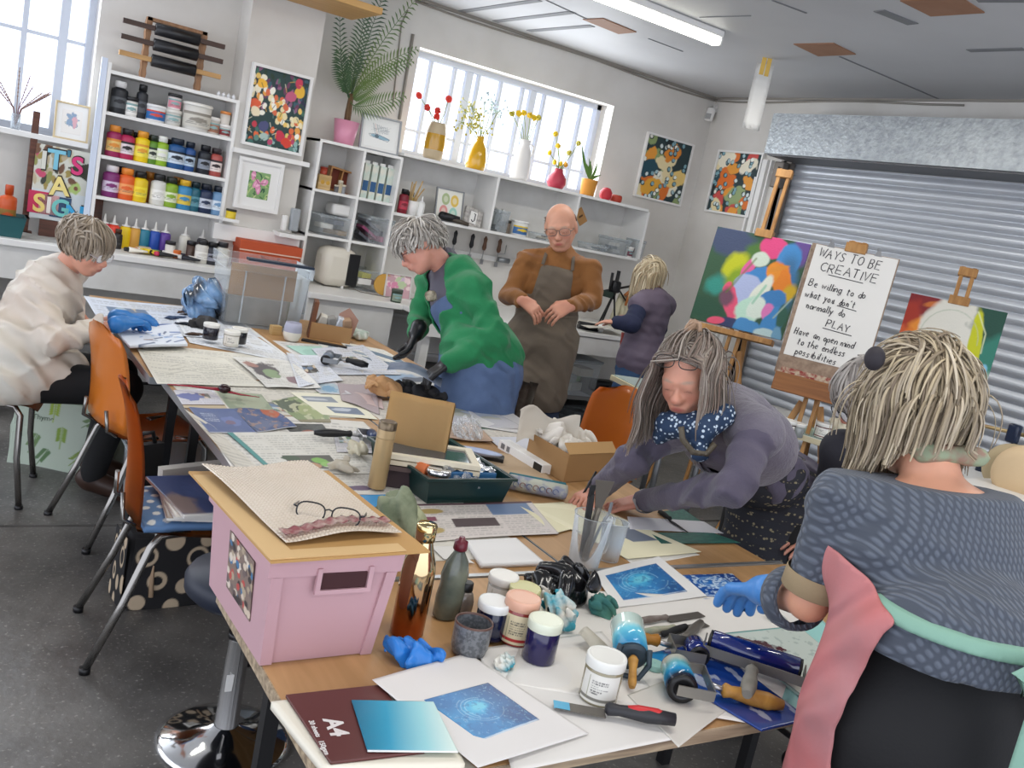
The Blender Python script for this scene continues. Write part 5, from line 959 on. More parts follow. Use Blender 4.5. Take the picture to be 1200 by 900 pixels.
mb=MB();mb.tube([(0,-.03,.28),(.04,-.03,.33),(.07,-.04,.24)],.014,6);mb.tube([(.04,-.03,.33),(.02,-.04,.2)],.01,6);mb.build('tie',mat('orange_tie','#b8703a',.6),t)
mb=MB();mb.cyl((-.08,0,.03),(.08,0,.03),.03);t=thing('lamp_head','black cylindrical torch lying on the workbench next to the apron','torch',at(690,379,5.62,C2T+.0),-.3);mb.build('barrel',m_black,t);mb=MB();mb.lathe([(.031,0),(.034,.03),(.034,.045)],16,M=frame((.07,0,.034),(.2,0,.034)));mb.build('collar',m_white,t)
cvb=CV(30,24,'#e3ded3');cvb.blob(.3,.3,.2,.1,'#c9c2b5',0,.3,.5)
o=sheet('open_sketchbook',cvb,.42,.3,m_p,None,None,lambda x,y:.02+.04*np.cos(x*7)*.5);o.location=at(704,377,5.65,C2T+.012);tag(o,'cream sketch paper the blonde woman draws on at the workbench','sketchbook')
jar('green_tin','dark green tin can on the workbench beside the pastel picture',at(465,345,5.75,C2T),.038,.09,'#3c4a3c','#4d574c','#8d9a88','tin')
c=CV(40,36,'#c8a0a8');[c.blob(RND.random(),RND.random(),.14,.1,RND.choice(['#d98aa8','#e8d0d0','#b8c8a0','#c9b0c8']),RND.random()*3,.3)for _ in range(30)]
c0=at(468,336,5.95,C2T);framed('pastel_picture','small pink pastel picture leaning on the wall behind the green tin','picture',c0,.2,.17,c,m_white2,.006,.02,(math.radians(-8),0,0))
mb=MB();mb.cyl((0,.0,.08),(0,.02,.08),.075,seg=24);o=mb.build('round_plaque',mat('ochre_plaque','#c99a48',.6),None,at(452,327,5.98,C2T));tag(o,'small ochre disc standing beside the pastel picture','plaque')
a=Zp(446,362,.72);t=thing('trolley','small white open trolley between the workbench and the green cardigan','trolley',(a.x,a.y,0),-.05);W_,D_=.75,.45
for z_ in(.7,.42,.12):mb=MB();mb.bb((0,0,z_-.02),(W_,D_,z_));mb.build('shelf',m_white,t)
for x in(.015,W_-.015):
 for y in(.015,D_-.015):mb=MB();mb.bb((x-.015,y-.015,0),(x+.015,y+.015,.68));mb.build('post',m_white,t)
t2=thing('ink_brayer','black brayer with a cork handle lying on the white trolley','roller',(a.x+.1,a.y+.05,.7),-.1);mb=MB();mb.cyl((-.1,0,.025),(.06,0,.025),.022);mb.build('roller',mrub,t2);mb=MB();mb.lathe([(.012,0),(.02,.05),(.022,.1),(.015,.14)],12,M=frame((.06,.0,.028),(.2,-.0,.028)));mb.build('handle',w1,t2)
crumple('cloth_bundle',(.12,.1,.06),mat('cream_rag',''),6,(a.x+.25,a.y+.2,.42),0,'beige folded cloth on the middle shelf of the white trolley','cloth')
# TABLES, CHAIRS, FLOOR THINGS
TT=.74
m_top=wood('table_ply','#b88f63','#a07a4e',1.6,'Y',.45);m_edge=mat('table_edge','#8f9294',.4,.4);m_alu=mat('aluminium','#b5b8ba',.3,.8)
m_edgep=wood('ply_edge','#b9a68a','#7d6c58',6,'X')
def work_table(label,x0,y0,x1,y1,longy=True):
 t=thing('work_table',label,'table',(x0,y0,0),0,'folding work tables pushed together');w,l=x1-x0,y1-y0
 mb=MB();mb.bb((0.003,0.003,TT-.022),(w-.003,l-.003,TT));mb.build('tabletop',m_top,t)
 mb=MB()
 for lo,hi in(((0,0,TT-.028),(w,.004,TT-.001)),((0,l-.004,TT-.028),(w,l,TT-.001)),((0,.004,TT-.028),(.004,l-.004,TT-.001)),((w-.004,.004,TT-.028),(w,l-.004,TT-.001))):mb.bb(lo,hi)
 mb.build('edging',m_edgep if not longy else m_edge,t)
 L=[((.12,.1),(w-.12,.1)),((.12,l-.1),(w-.12,l-.1))]if longy else[((.12,.1),(.12,l-.1)),((w-.12,.1),(w-.12,l-.1))]
 for a,b in L:
  for q in(a,b):mb=MB();mb.bb((q[0]-.016,q[1]-.016,0),(q[0]+.016,q[1]+.016,TT-.022));mb.build('leg',m_black,t)
  mb=MB();mb.cyl((*a,.3),(*b,.3),.009);mb.cyl((*a,.34),((a[0]+w/2)/2,(a[1]+l/2)/2,TT-.03),.008);mb.build('brace',m_black,t)
 return t
XM=1.485
NT=work_table('nearest work table, set crosswise, with bare plywood front corner under the jars',.565,1.1,2.36,1.79,False)
work_table('left middle work table covered with newspaper beside the orange chairs',.8,1.81,XM,3.6)
work_table('right middle work table under the dark green tray and cardboard box',XM+.006,1.81,2.25,3.6)
work_table('far left work table with the blue collage and black ink jars',.755,3.606,XM,5.35)
work_table('far right work table in front of the green cardigan',XM+.006,3.606,2.25,5.35)
mb=MB();mb.bb((.8,1.792,TT-.012),(2.3,1.808,TT+.003));o=mb.build('joining_strip',m_alu);tag(o,'long aluminium strip bridging the gap behind the nearest table','strip')
mb=MB();mb.bb((XM-.006,3.95,TT+.0002),(XM+.012,5.2,TT+.002));o=mb.build('joining_strip',m_white);tag(o,'white strip covering the joint of the two far tables','strip')
# moulded plywood chair
m_or=mat('orange_ply','#cd7422',.35,var=(2.5,'#c2691a',.3),coat=.3);m_edge_o=mat('ply_rim','#d9a468',.5);m_leg=mat('chair_chrome','#8d8a86',.22,.9)
def make_chair(label,loc,rz,name='orange_chair',rad=.013):
 """faces +X; origin on the floor under the seat centre"""
 t=thing(name,label,'chair',loc,rz)
 def shell(y,s,off):
  return None
 mb=MB();W=.2
 def seat(u,v):
  x=-.2+.42*u;y=(v-.5)*2*W*(1-.10*(1-u)**2);z=.455+.012*math.cos((v-.5)*PI)*-1-.02*math.sin(PI*u)*.6
  if u>.85:z-=(u-.85)**2*1.1
  return(x,y,z)
 mb.grid(seat,14,10,thick=.012);mb.build('seat',m_or,t)
 mb=MB()
 def back(u,v):
  wd=W*(.98-.05*u)*(1-.6*max(0,(u-.72)/.28)**3);y=(v-.5)*2*wd;z=.47+.42*u;x=-.215-.09*u+.035*math.sin(u*2.4)-.03*math.cos((v-.5)*PI)+.02;
  if u>.9:z-=((v-.5)*2)**4*.03
  return(x,y,z)
 mb.grid(back,10,12,thick=.012);mb.build('backrest',m_or,t)
 for s in(-1,1):mb=MB();mb.tube([(-.2,s*.12,.448),(-.24,s*.12,.47),(-.245,s*.1,.55)],.008,6);mb.build('back_bracket',m_leg,t)
 for sx,ex in((-1,-.3),(1,.19)):
  for s in(-1,1):
   mb=MB();x0=sx*.13;mb.tube([(x0*.3,s*.13,.436),(x0,s*.165,.434),(x0+sx*.025,s*.175,.40),(x0+(ex-x0)*.5,s*.19,.22),(ex,s*.205,.012)],rad,10);mb.build('leg',m_leg,t)
   mb=MB();mb.cyl((ex,s*.205,0),(ex,s*.205,.02),rad*1.3);mb.build('rubber_foot',m_black,t)
 return t
chA=make_chair('orange moulded chair the woman in the cream jacket sits on',(.27,4.36,0),math.radians(-12))
chB=place_copy(chA,'empty orange chair with its broad back towards us, beside the cream jacket',(.86,3.93,0),math.radians(14))
chC=place_copy(chA,'nearest orange chair, seen edge on, with a blue spotted cushion',(.82,2.95,0),math.radians(-4))
p=Zp(640,515,.6);chD=place_copy(chA,'orange chair on the far side of the tables, behind the cardboard box',(2.78,3.45,0),math.radians(200))
cv_=CV(90,80,'#5c7ea8');
for i in range(8):
 for j in range(7):cv_.blob((i+.5+.5*(j%2))/8,(j+.5)/7,.035,.04,'#d5dad8',0,0,.15)
mask=lambda x,y:.018*np.sqrt(np.maximum(0,1-(x/.19)**4-(y/.18)**4))+.0
o=sheet('seat_cushion',cv_,.37,.35,mat('spotted_cloth',rough=.8,attr=True),None,None,mask,thick=.02);o.location=(.81,2.95,.474);tag(o,'blue seat cushion with white spots on the nearest orange chair','cushion')
c=CV(60,40,'#3f4f7c',1.4);c.blob(.7,.6,.5,.4,'#55689c',0,.3,.4);c.blob(.1,.3,.2,.3,'#8a7a78',0,.4,.4);c.line([(0,.01),(1,.01)],.03,'#dcdcd8');c.line([(.99,0),(.99,1)],.02,'#dcdcd8')
for i in range(3):
 t=thing('magazine',['lowest folded newspaper','middle pale magazine','topmost dark blue magazine'][i]+' on the spotted chair cushion','magazine',(.84,2.93,.497+i*.0095),.12*i-.1)
 mb=MB();mb.bb((-.14,-.18,0),(.14,.18,.008));mb.build('pages',m_white2,t);sheet('cover',c if i==2 else CV(20,20,['#9a8d80','#c9c4ba'][i%2]),.28,.36,m_pg,t,Matrix.Translation((0,0,.009)))
 # chrome stool base with black seat
t=thing('bar_stool','chrome pedestal bar stool with a round black seat under the pink crate','stool',(*Zp(262,868,0)[:2],0));
mb=MB();mb.lathe([(.185,0),(.188,.006),(.17,.014),(.1,.03),(.05,.045),(.035,.055)],48,cap0=True,cap1=False);mb.build('base',m_chrome,t)
mb=MB();mb.lathe([(.036,.045),(.034,.05),(.03,.32),(.032,.33)],24);mb.build('pillar_sleeve',m_chrome,t);mb=MB();mb.lathe([(.034,.325),(.034,.34)],24);mb.build('collar',m_black,t)
mb=MB();mb.lathe([(.023,.335),(.023,.45)],20);mb.build('gas_strut',m_chrome,t)
mb=MB();mb.lathe([(.05,.44),(.15,.45),(.17,.47),(.172,.50),(.16,.52),(.001,.525)],36,cap1=False);mb.build('seat',mat('navy_vinyl','#1c2230',.5),t)
mb=MB();mb.box((-.02,-.029,.2),(.02,.002,.05));mb.build('sticker',m_white2,t)
# polka dot bag
P_=Zp(193,705,0);t=thing('spotted_bag','black canvas bag with large cream spots standing under the nearest orange chair','bag',(P_.x+.0,P_.y+.05,0),.1)
cb_=CV(80,70,'#1a191b',1.2)
for u,v,r in((.15,.75,.13),(.45,.95,.12),(.75,.7,.14),(.3,.4,.12),(.62,.3,.1),(.95,.35,.12),(.1,.1,.1),(.5,.02,.1),(.85,.95,.1)):cb_.blob(u,v,r,r*1.15,'#b9a68c',0,0,.1)
for u,v,r in((.15,.75,.07),(.75,.7,.08),(.3,.4,.05)):cb_.blob(u,v,r*1.3,r*1.4,'#17171a',0,0,.1)
mb=MB();mb.rings([[(-.15,-.075,0),(.15,-.075,0),(.15,.075,0),(-.15,.075,0)],[(-.16,-.085,.12),(.165,-.085,.12),(.165,.085,.12),(-.16,.085,.12)],[(-.15,-.05,.27),(.15,-.06,.27),(.15,.05,.27),(-.15,.05,.27)]],smooth=True);mb.build('bag_body',mat('black_canvas','#19181a',.85),t)
mpc=mat('spotted_cloth','');sheet('front_panel',cb_,.3,.27,mpc,t,Matrix.Translation((0,-.0875,.135))@RX,lambda x,y:.012*np.cos(x*9),thick=.002)
sheet('side_panel',cb_,.15,.26,mpc,t,Matrix.Translation((-.163,0,.13))@Matrix.Rotation(-PI/2,4,'Z')@RX,lambda x,y:.01*np.cos(x*9),thick=.002)
for x in(-.07,.07):mb=MB();mb.tube([(x,-.07,.26),(x*1.2,-.09,.18),(x*1.1,-.105,.05)],.009,6,.4);mb.build('handle',mat('tan_strap','#a98f74',.7),t)
P_=Zp(133,668,0);t=thing('art_folder','tall white folder leaning behind the chair leg under the table','folder',(.78,3.2,0),0,None,(math.radians(0),math.radians(-4),math.radians(12)));mb=MB();mb.bb((0,-.02,0),(.42,.02,.52));mb.build('cover',mat('folder_white','#c9c6bd',.6),t);mb=MB();mb.bb((.3,-.022,.42),(.34,.022,.44));mb.build('clasp',m_black,t)
t=thing('art_folder','narrow black portfolio beside the white folder under the table','folder',(.69,3.32,0),0,None,(0,math.radians(-3),math.radians(20)));mb=MB();mb.bb((0,-.015,0),(.12,.015,.56));mb.build('cover',m_black,t);mb=MB();mb.tube([(.03,0,.56),(.04,0,.6),(.08,0,.6),(.09,0,.56)],.008,6);mb.build('handle',m_black,t)
tub('storage_box','wide shallow translucent box of paper on the floor under the far tables',(1.12,3.8,.01),.62,.8,.3,True,('#cfc8b8','#d9d4c8','#bdb6a6','#c9c2b2'),m=m_frost)
P1,P2=Zp(10,541,0),Zp(83,553,0);d=P2-P1;rzb=math.atan2(d.y,d.x)
cs=CV(110,90,'#b7c4b4',1.2);r_=random.Random(12)
for(u,v,n_,k)in((.2,.3,9,'#6d8a5a'),(.4,.82,6,'#9ab33a'),(.5,.45,7,'#7f9c3c'),(.72,.75,9,'#63804e'),(.85,.35,9,'#56764a'),(.3,.12,8,'#5a7a52'),(.65,.2,6,'#7a9440')):
 a=r_.uniform(.3,2.2)
 c_e=(u+.16*math.cos(a),v+.2*math.sin(a));cs.line([(u-.05*math.cos(a),v-.12*math.sin(a)),c_e],.006,k)
 for q in range(n_):s=q/n_;uu=u+(c_e[0]-u)*s;vv=v+(c_e[1]-v)*s;[cs.blob(uu+g*.03*math.sin(a),vv-g*.03*math.cos(a),.032,.016,k,a+g*.8,.1,.3)for g in(-1,1)]
t=thing('shopping_bag','pale green shopping bag printed with herbs on the floor behind the chair legs','bag',P1,rzb);Wb=d.length*1.6
mb=MB();mb.rings([[(0,0,0),(Wb,0,0),(Wb,.2,0),(0,.2,0)],[(-.01,.0,.18),(Wb+.01,0,.18),(Wb+.01,.2,.18),(-.01,.2,.18)],[(0.01,.05,.33),(Wb-.01,.05,.33),(Wb-.01,.15,.33),(.01,.15,.33)]],cap1=False,smooth=True);mb.build('bag_body',mat('bag_green','#a9b6a6',.5),t)
sheet('front_print',cs,Wb,.33,mat('bag_print',rough=.35,attr=True),t,Matrix.Translation((Wb/2,.0,.165))@Matrix.Rotation(math.radians(-4),4,'X')@RX,lambda x,y:.008+.01*np.cos(x*16+y*8),thick=.001)
mb=MB();mb.tube([(Wb*.3,.06,.32),(Wb*.35,.06,.42),(Wb*.6,.06,.42),(Wb*.65,.06,.32)],.008,6,.4);mb.build('handle',mat('bag_green',''),t)
text=text_obj('Thyme',.035,mat('bag_ink','#5a6a58',.6),t,Matrix.Translation((Wb*.3,-.012,.235))@RX,.0004)
text=text_obj('Rosemary',.035,mat('bag_ink',''),t,Matrix.Translation((Wb*.6,-.012,.08))@RX,.0004)
P_=Vector((2.72,2.62,0));mint=mat('mint_paint','#aebfb2',.45);t=thing('mint_chair','pale mint painted wooden chair beyond the table beside the leaning woman','chair',P_,math.radians(150))
mb=MB();mb.box((0,0,.44),(.38,.38,.025),bev=.008);mb.build('seat',mint,t)
for x,y in((-.16,-.16),(-.16,.16),(.16,-.16),(.16,.16)):mb=MB();mb.cyl((x*1.15,y*1.15,0),(x,y,.43),.014,.017);mb.build('leg',mint,t)
for y in(-.15,-.05,.05,.15):mb=MB();mb.cyl((-.17,y,.45),(-.24,y,.72),.01);mb.build('spindle',mint,t)
mb=MB();mb.grid(lambda u,v:(-.235-.03*v+.03*math.sin(PI*u),(u-.5)*.4,.7+.12*v),8,3,thick=.016);mb.build('backrest',mint,t)
# PAPERS AND THINGS ON THE TABLES
m_paper=mat('printed_paper',rough=.6,attr=True);m_gloss=mat('glossy_print',rough=.3,attr=True);LAY=[0]
def qsheet(name,label,cat,px,cv,m=None,curl=0.,seed=0,z=None,group=None,th=.0006,zc=None):
 """paper whose corners BL,BR,TR,TL stand at the given places on the table"""
 LAY[0]+=1;zz=TT+.0012+LAY[0]*.00011 if z is None else z
 Q=[Zp(*p,zz if zc is None else TT+zc[i])for i,p in enumerate(px)];c=sum(Q,Vector())/4;ny,nx=cv.ny,cv.nx;U,V=cv.u.ravel()[:,None],cv.v.ravel()[:,None];q=[np.array(p-c)for p in Q]
 P=q[0]*(1-U)*(1-V)+q[1]*U*(1-V)+q[2]*U*V+q[3]*(1-U)*V;r=np.random.RandomState(seed+LAY[0]);ph=r.uniform(0,6,4);u,v=U[:,0],V[:,0]
 if curl:e=np.maximum(0,np.maximum(np.abs(u-.5),np.abs(v-.5))*2-.6)**2;P[:,2]+=curl*e*(1+np.sin(u*5+ph[0])*np.sin(v*4+ph[1]))*2+curl*.12*(1+np.sin(u*7+v*3+ph[2]))
 n=nx*ny;i,j=np.meshgrid(np.arange(nx-1),np.arange(ny-1));k=(j*nx+i).ravel();F=np.stack([k,k+1,k+nx+1,k+nx],1);P2=P.copy();P2[:,2]-=th
 per=np.concatenate([np.arange(nx),np.arange(1,ny)*nx+nx-1,(ny-1)*nx+np.arange(nx-2,-1,-1),np.arange(ny-2,0,-1)*nx]);pn=np.roll(per,-1)
 F=np.concatenate([F,F[:,::-1]+n,np.stack([per,per+n,pn+n,pn],1)]);C=cv.C.reshape(-1,3)
 o=link(name,mesh_np(name,np.concatenate([P,P2]),F,m or m_paper,True,np.concatenate([C,C])),None,c);return tag(o,label,cat,group)
def news(seed,base='#d6d2c8',pics=2,cols=3,a=1.3,n=90,band=None,pal=('#7a7a72','#8c5a52','#5f7a58','#6a7c94','#4a4642')):
 c=CV(n,int(n/a),base,a);r=random.Random(seed);c.speck('#c6c1b6',6,.6,.3,seed)
 for k in range(cols):c.textrows(.04+k*.94/cols,.05,.02+(k+1)*.94/cols,.93,16,'#6a6864',.42,seed+k)
 for k in range(pics):
  u0,v0=r.uniform(.05,.6),r.uniform(.08,.6);w,h=r.uniform(.2,.36),r.uniform(.2,.32);c.rect(u0,v0,u0+w,v0+h,r.choice(pal))
  for q in range(10):
   uu,vv=u0+r.random()*w,v0+r.random()*h;m_=((c.u>u0)&(c.u<u0+w)&(c.v>v0)&(c.v<v0+h));old=c.C.copy();c.blob(uu,vv,w*.25,h*.2,r.choice(pal+('#c9b8a0','#a9b8c0')),r.random()*3,.4);c.C=np.where(m_[...,None],c.C,old)
 if band:c.rect(*band[0],band[1])
 return c
W=lambda b='#dedbd4',n=30:CV(n,n,b)
for i,(x,y,w_,h_,a,nm)in enumerate(((1.13,2.2,.6,.62,.03,'nearest the pink crate'),(1.12,2.85,.62,.62,-.05,'below the teal edged page'),(1.12,3.42,.6,.5,.04,'below the blue magazine'),(1.1,3.95,.58,.5,-.04,'below the faint drawing'),(1.15,4.95,.66,.66,.05,'at the far table end'),(1.86,3.25,.66,.5,.03,'under the silver smeared print'),(1.8,3.75,.6,.42,-.06,'under the black cloth tangle'),(1.85,4.3,.62,.6,.04,'under the slate banded prints'))):
 o=sheet('newspaper',news(40+i,['#cfcabf','#d4d0c8','#c9c4b8','#d6d2c6','#d3d6dc','#cbc4ba','#c4bcb4','#d2cfcb'][i],i%3,3),w_,h_,m_paper,None,None,lambda x,y:.0004+0*x,thick=.0003);o.location=(x,y,TT+.0006);o.rotation_euler=(0,0,a);tag(o,'base layer newspaper spread flat on the table '+nm,'newspaper')
qsheet('newspaper','crumpled blue white newspaper at the far end under the blue collage','newspaper',((125,392),(285,398),(235,362),(98,348)),news(1,'#cdd3de',1),curl=.01)
qsheet('newspaper','white newspaper between the ink jars and the bare wood','newspaper',((222,402),(352,428),(285,385),(205,374)),news(2,'#dcdfe4',0,2),curl=.006)
c=news(3,'#d3cfc2',0,2);
for k in range(3):c.line([(.15+.05*k,.3+.12*k),(.4,.45+.1*k),(.6,.35+.1*k),(.9,.5+.08*k)],.008,'#a9a598',.8)
qsheet('newspaper','large cream newsprint page with a faint drawing near the seated woman','newspaper',((184,452),(312,454),(262,421),(160,409)),c,curl=.012)
c=news(4,'#d6d4ce',0,2);c.blob(.35,.62,.25,.3,'#5f5a5c',-.5,.4);c.blob(.4,.5,.16,.16,'#8a9c7a',0,.4);c.blob(.7,.3,.14,.12,'#8c7478',0,.5);c.blob(.2,.8,.12,.1,'#a07a70',0,.5)
qsheet('newspaper','newspaper with a garden photo curling up in front of the wood gap','newspaper',((312,456),(376,457),(340,424),(272,420)),c,curl=.02)
qsheet('newspaper','cream newspaper strip along the left table edge beside the orange chair','newspaper',((300,575),(330,575),(250,500),(216,480)),news(5,'#c9c3b6',0,1),curl=.006)
c=news(6,'#c8c6cc',1,2);c.blob(.3,.6,.3,.2,'#6a72a0',0,.5);c.rect(0,0,1,.16,'#b9a98c');c.rect(0,.14,1,.2,'#6a5a48')
qsheet('magazine','open magazine with lilac and ochre bars under the red brush','magazine',((216,478),(270,479),(250,455),(203,457)),c)
c=CV(60,40,'#8c9880',1.5);c.speck('#a8b098',8,.5,.8);c.rect(.0,0,.05,1,'#c6c2b4');c.blob(.7,.5,.25,.4,'#a5ac94',0,.4)
qsheet('printed_photo','sage green photo sheet beside the red brush','print',((267,479),(325,485),(306,462),(250,457)),c,m_gloss)
c=CV(80,60,'#5b6c96',1.4);c.textrows(.15,.45,.45,.8,5,'#c9d0dc',.8,3);c.blob(.7,.5,.2,.2,'#6f7fae',0,.5);c.line([(0,.01),(1,.01)],.02,'#c8c8cc');c.blob(.65,.45,.14,.08,'#7a6a80',.3,.4)
qsheet('magazine','blue magazine page lying at the left table edge','magazine',((246,508),(302,509),(274,480),(221,478)),c,m_gloss,.006)
c=CV(70,50,'#4d5f86',1.4);c.blob(.8,.85,.2,.3,'#b5654c',0,.2);c.blob(.4,.3,.3,.2,'#6a7490',0,.6);c.speck('#a98a78',14,.66,.8,4);c.line([(0,.01),(1,.01)],.02,'#c8c8cc')
qsheet('magazine','blue magazine page with an orange corner facing the first page','magazine',((302,508),(348,501),(322,481),(274,480)),c,m_gloss,.01)
c=CV(60,30,'#3c4040',2);c.speck('#5a5c58',10,.5,.8);c.blob(.5,.1,.2,.3,'#9c5a48')
qsheet('printed_photo','dark narrow photo print right of the blue magazine','print',((342,508),(388,509),(378,497),(330,496)),c,m_gloss)
c=CV(80,60,'#8a9a70',1.4);c.blob(.2,.7,.3,.3,'#5f6a58',0,.5);c.blob(.6,.4,.35,.3,'#a3ad7c',0,.5);c.speck('#c9c9a8',9,.62,.8);c.rect(0,0,1,.1,'#8c8468')
qsheet('printed_photo','green landscape print half under the cream mount','print',((352,494),(388,495),(378,458),(318,470)),c,m_gloss)
c=CV(90,70,'#e0dcc6',1.3);c.rect(.1,.6,.62,.85,'#8a9098');c.speck('#b8bcc0',18,.58,.0);c.blob(.3,.72,.2,.06,'#b9bdc2',0,.5);c.rect(.3,.14,.85,.42,'#6f7a8c');c.blob(.5,.3,.2,.07,'#b6bcc6',.2,.5)
c.C=np.where((((c.u>.1)&(c.u<.62)&(c.v>.6)&(c.v<.85))|((c.u>.3)&(c.u<.85)&(c.v>.14)&(c.v<.42)))[...,None]|True,c.C,c.C)
qsheet('mounted_prints','cream mount with two small grey prints in front of the brown envelope','print',((378,486),(443,492),(408,462),(340,460)),c,curl=.002)
c=news(9,'#d2cfc6',0,4,n=120);c.rect(0,.0,.05,1,'#4f8c88');c.rect(.25,.12,.7,.42,'#5c5a54')
for k,(u,v,q)in enumerate(((.35,.25,'#7c4a44'),(.55,.3,'#7fae5a'),(.45,.2,'#b0886a'),(.3,.35,'#4a5a48'),(.62,.2,'#8fb86a'))):c.blob(u,v,.08,.07,q,0,.4)
qsheet('newspaper','large newspaper with a teal edge and a red green photo on the left table','newspaper',((322,556),(440,556),(398,505),(266,508)),c,curl=.004)
c=news(10,'#cdc9c0',0,4,n=110);c.blob(.55,.2,.1,.12,'#4a7a94',.3,.4);c.blob(.68,.22,.08,.08,'#6a5a70',0,.4)
qsheet('newspaper','newspaper under the gold tumbler with a small bird picture','newspaper',((318,579),(480,580),(432,543),(305,553)),c,curl=.002)
qsheet('newspaper','crumpled white newspaper to the right of the garden photo page','newspaper',((350,455),(402,447),(372,418),(335,415)),news(11,'#d3d6de',1,2),curl=.014)
qsheet('newspaper','folded newspaper lying before the grey brayer','newspaper',((395,440),(470,440),(425,405),(365,410)),news(12,'#c9ccd6',1,3),curl=.01)
c=CV(70,50,'#ccc9cc',1.4);c.rect(.1,.1,.9,.9,'#b6c6cf');c.blob(.5,.5,.25,.3,'#7fa8c4',0,.4)
qsheet('printed_photo','pale blue photo page tucked among the newspapers before the cream mount','print',((375,462),(412,463),(392,448),(362,450)),c,m_gloss,.008)
c=CV(80,60,'#d9d7cf',1.4);c.poly([(.08,.3),(.95,.1),(.98,.45),(.12,.7)],'#5f7080');c.poly([(.1,.8),(.8,.55),(.85,.68),(.15,.92)],'#8c98a4');c.speck('#77828c',20,.62,.3)
qsheet('landscape_print','large cream print with slate blue bands near the grey brayer','print',((398,425),(478,440),(440,409),(372,402)),c)
c=CV(80,60,'#dfddd4',1.4);c.poly([(.05,.35),(.98,.1),(.98,.5),(.3,.75),(.05,.6)],'#5d7488');c.speck('#8494a4',20,.6,.3)
qsheet('landscape_print','cream print with a blue grey band, furthest along the right far table','print',((405,407),(492,434),(450,410),(398,400)),c)
c=CV(80,60,'#cfccc8',1.4);c.blob(.5,.5,.4,.3,'#8ea8c4',0,.4,.3);c.blob(.7,.4,.25,.15,'#33405a',0,.4,.3)
qsheet('landscape_print','blue smeared print in front of the black gloved hand','print',((440,449),(515,455),(490,432),(420,434)),c,m_gloss,.006)
qsheet('tissue_paper','mauve sheet of tissue beside the brown envelope','paper',((400,470),(445,486),(440,452),(395,450)),W('#a99a9c'),curl=.01)
qsheet('tissue_paper','pinkish paper lying between cream mount and envelope','paper',((420,470),(450,480),(447,466),(415,460)),W('#c3adaa'),curl=.004)
c=CV(40,40,'#a9cdbf');c.blob(.5,.5,.3,.3,'#9cc2b4',0,.4)
qsheet('cutting_mat','rounded mint green board beside the grey brayer','mat',((362,420),(384,423),(377,406),(335,405)),c,curl=.002)
c=CV(90,50,'#d2cfd0',1.6);c.rect(.06,.4,.9,.95,'#c9c6b4');c.blob(.35,.65,.3,.15,'#a8a88c',.1,.5,.4);c.blob(.7,.6,.22,.14,'#b9c0cc',.1,.6,.3);c.blob(.62,.68,.1,.05,'#8c94a4',.1,.4)
qsheet('art_print','large mounted print with a shiny silver smear right of the envelope','print',((505,496),(617,504),(570,478),(500,468)),c,mat('shiny_print',rough=.12,attr=True),.006)
qsheet('paper_sheet','plain white paper beneath the mounted print at the right table edge','paper',((560,500),(642,513),(580,470),(540,468)),W('#c9c7c6'),curl=.002)
qsheet('paper_sheet','bluish white paper left of the cardboard box','paper',((590,528),(622,535),(620,512),(570,512)),W('#c9cad2'))
qsheet('kraft_paper','tan kraft paper sheet under the slim white box','paper',((560,560),(655,570),(620,535),(535,525)),W('#b39a7c'),curl=.004)
qsheet('tracing_paper','crumpled pinkish tracing paper near the plastic film','paper',((512,515),(578,520),(560,500),(528,498)),W('#b49a86'),curl=.02)
qsheet('newspaper','newspaper left of the gold tumbler beside the dark roller handle','newspaper',((395,530),(445,532),(436,505),(390,506)),news(14,'#c6c4c8',1,2),curl=.004)
c=news(15,'#cfc6c0',0,3,n=110,a=1.6);c.rect(.3,.3,.62,.55,'#4a3a3c');c.rect(.62,.62,.95,.95,'#6f84a4');c.blob(.18,.78,.1,.08,'#a8925a',0,0);c.blob(.12,.25,.1,.1,'#b09a62',0,0);c.rect(.02,.5,.2,.62,'#7a3f50');c.rect(0,.95,1,1,'#5a4048')
qsheet('newspaper','newspaper with gold ovals and a slate photo before the green tray','newspaper',((488,634),(655,626),(622,588),(470,592)),c,curl=.004)
c=CV(60,50,'#d9d4cc',1.2);c.blob(.3,.7,.2,.12,'#a8925a',0,0);c.rect(.2,.35,.5,.5,'#7a3f50');c.blob(.7,.25,.2,.13,'#b09a62',0,0)
qsheet('magazine','page with two gold ovals beside the copper bottle','magazine',((500,635),(570,629),(530,597),(480,600)),c)
qsheet('paper_stack','stack of plain white folded paper behind the ink jars','paper',((564,661),(638,658),(605,630),(546,633)),W('#dcdad8'),z=TT+.014,th=.012)
qsheet('paper_sheet','white scrap of paper beside the squeeze bottle neck','paper',((520,655),(556,660),(530,640),(505,640)),W('#d5d2cd'))
c=CV(90,60,'#e6dfbe',1.6);c.rect(.45,.25,.8,.5,'#4a5a78',.9)
qsheet('print_sheet','long cream sheet the leaning woman is drawing on, a dark rectangle near its end','paper',((735,655),(822,647),(690,590),(612,590)),c,curl=.001)
qsheet('print_sheet','white sheet under the long cream sheet','paper',((745,664),(820,650),(760,625),(700,630)),W('#dddad2'),z=TT+.0008)
c=CV(60,40,'#e0d9b6',1.5);qsheet('print_sheet','second cream sheet peeping out behind the glass jug','paper',((650,625),(700,612),(660,588),(608,592)),c)
c=CV(70,40,'#1f5a50',1.6);c.speck('#2a6a5c',14,.55,.8)
qsheet('lino_print','dark green painted strip lying right of the cream sheet','print',((775,637),(868,636),(835,624),(762,624)),c)
qsheet('lino_print','dark green painted block further up the table beside the wrist','print',((790,612),(822,611),(800,596),(770,600)),c)
qsheet('paper_sheet','white paper strip between the two green strips','paper',((738,620),(848,625),(825,611),(735,605)),W('#cfcdd0'))
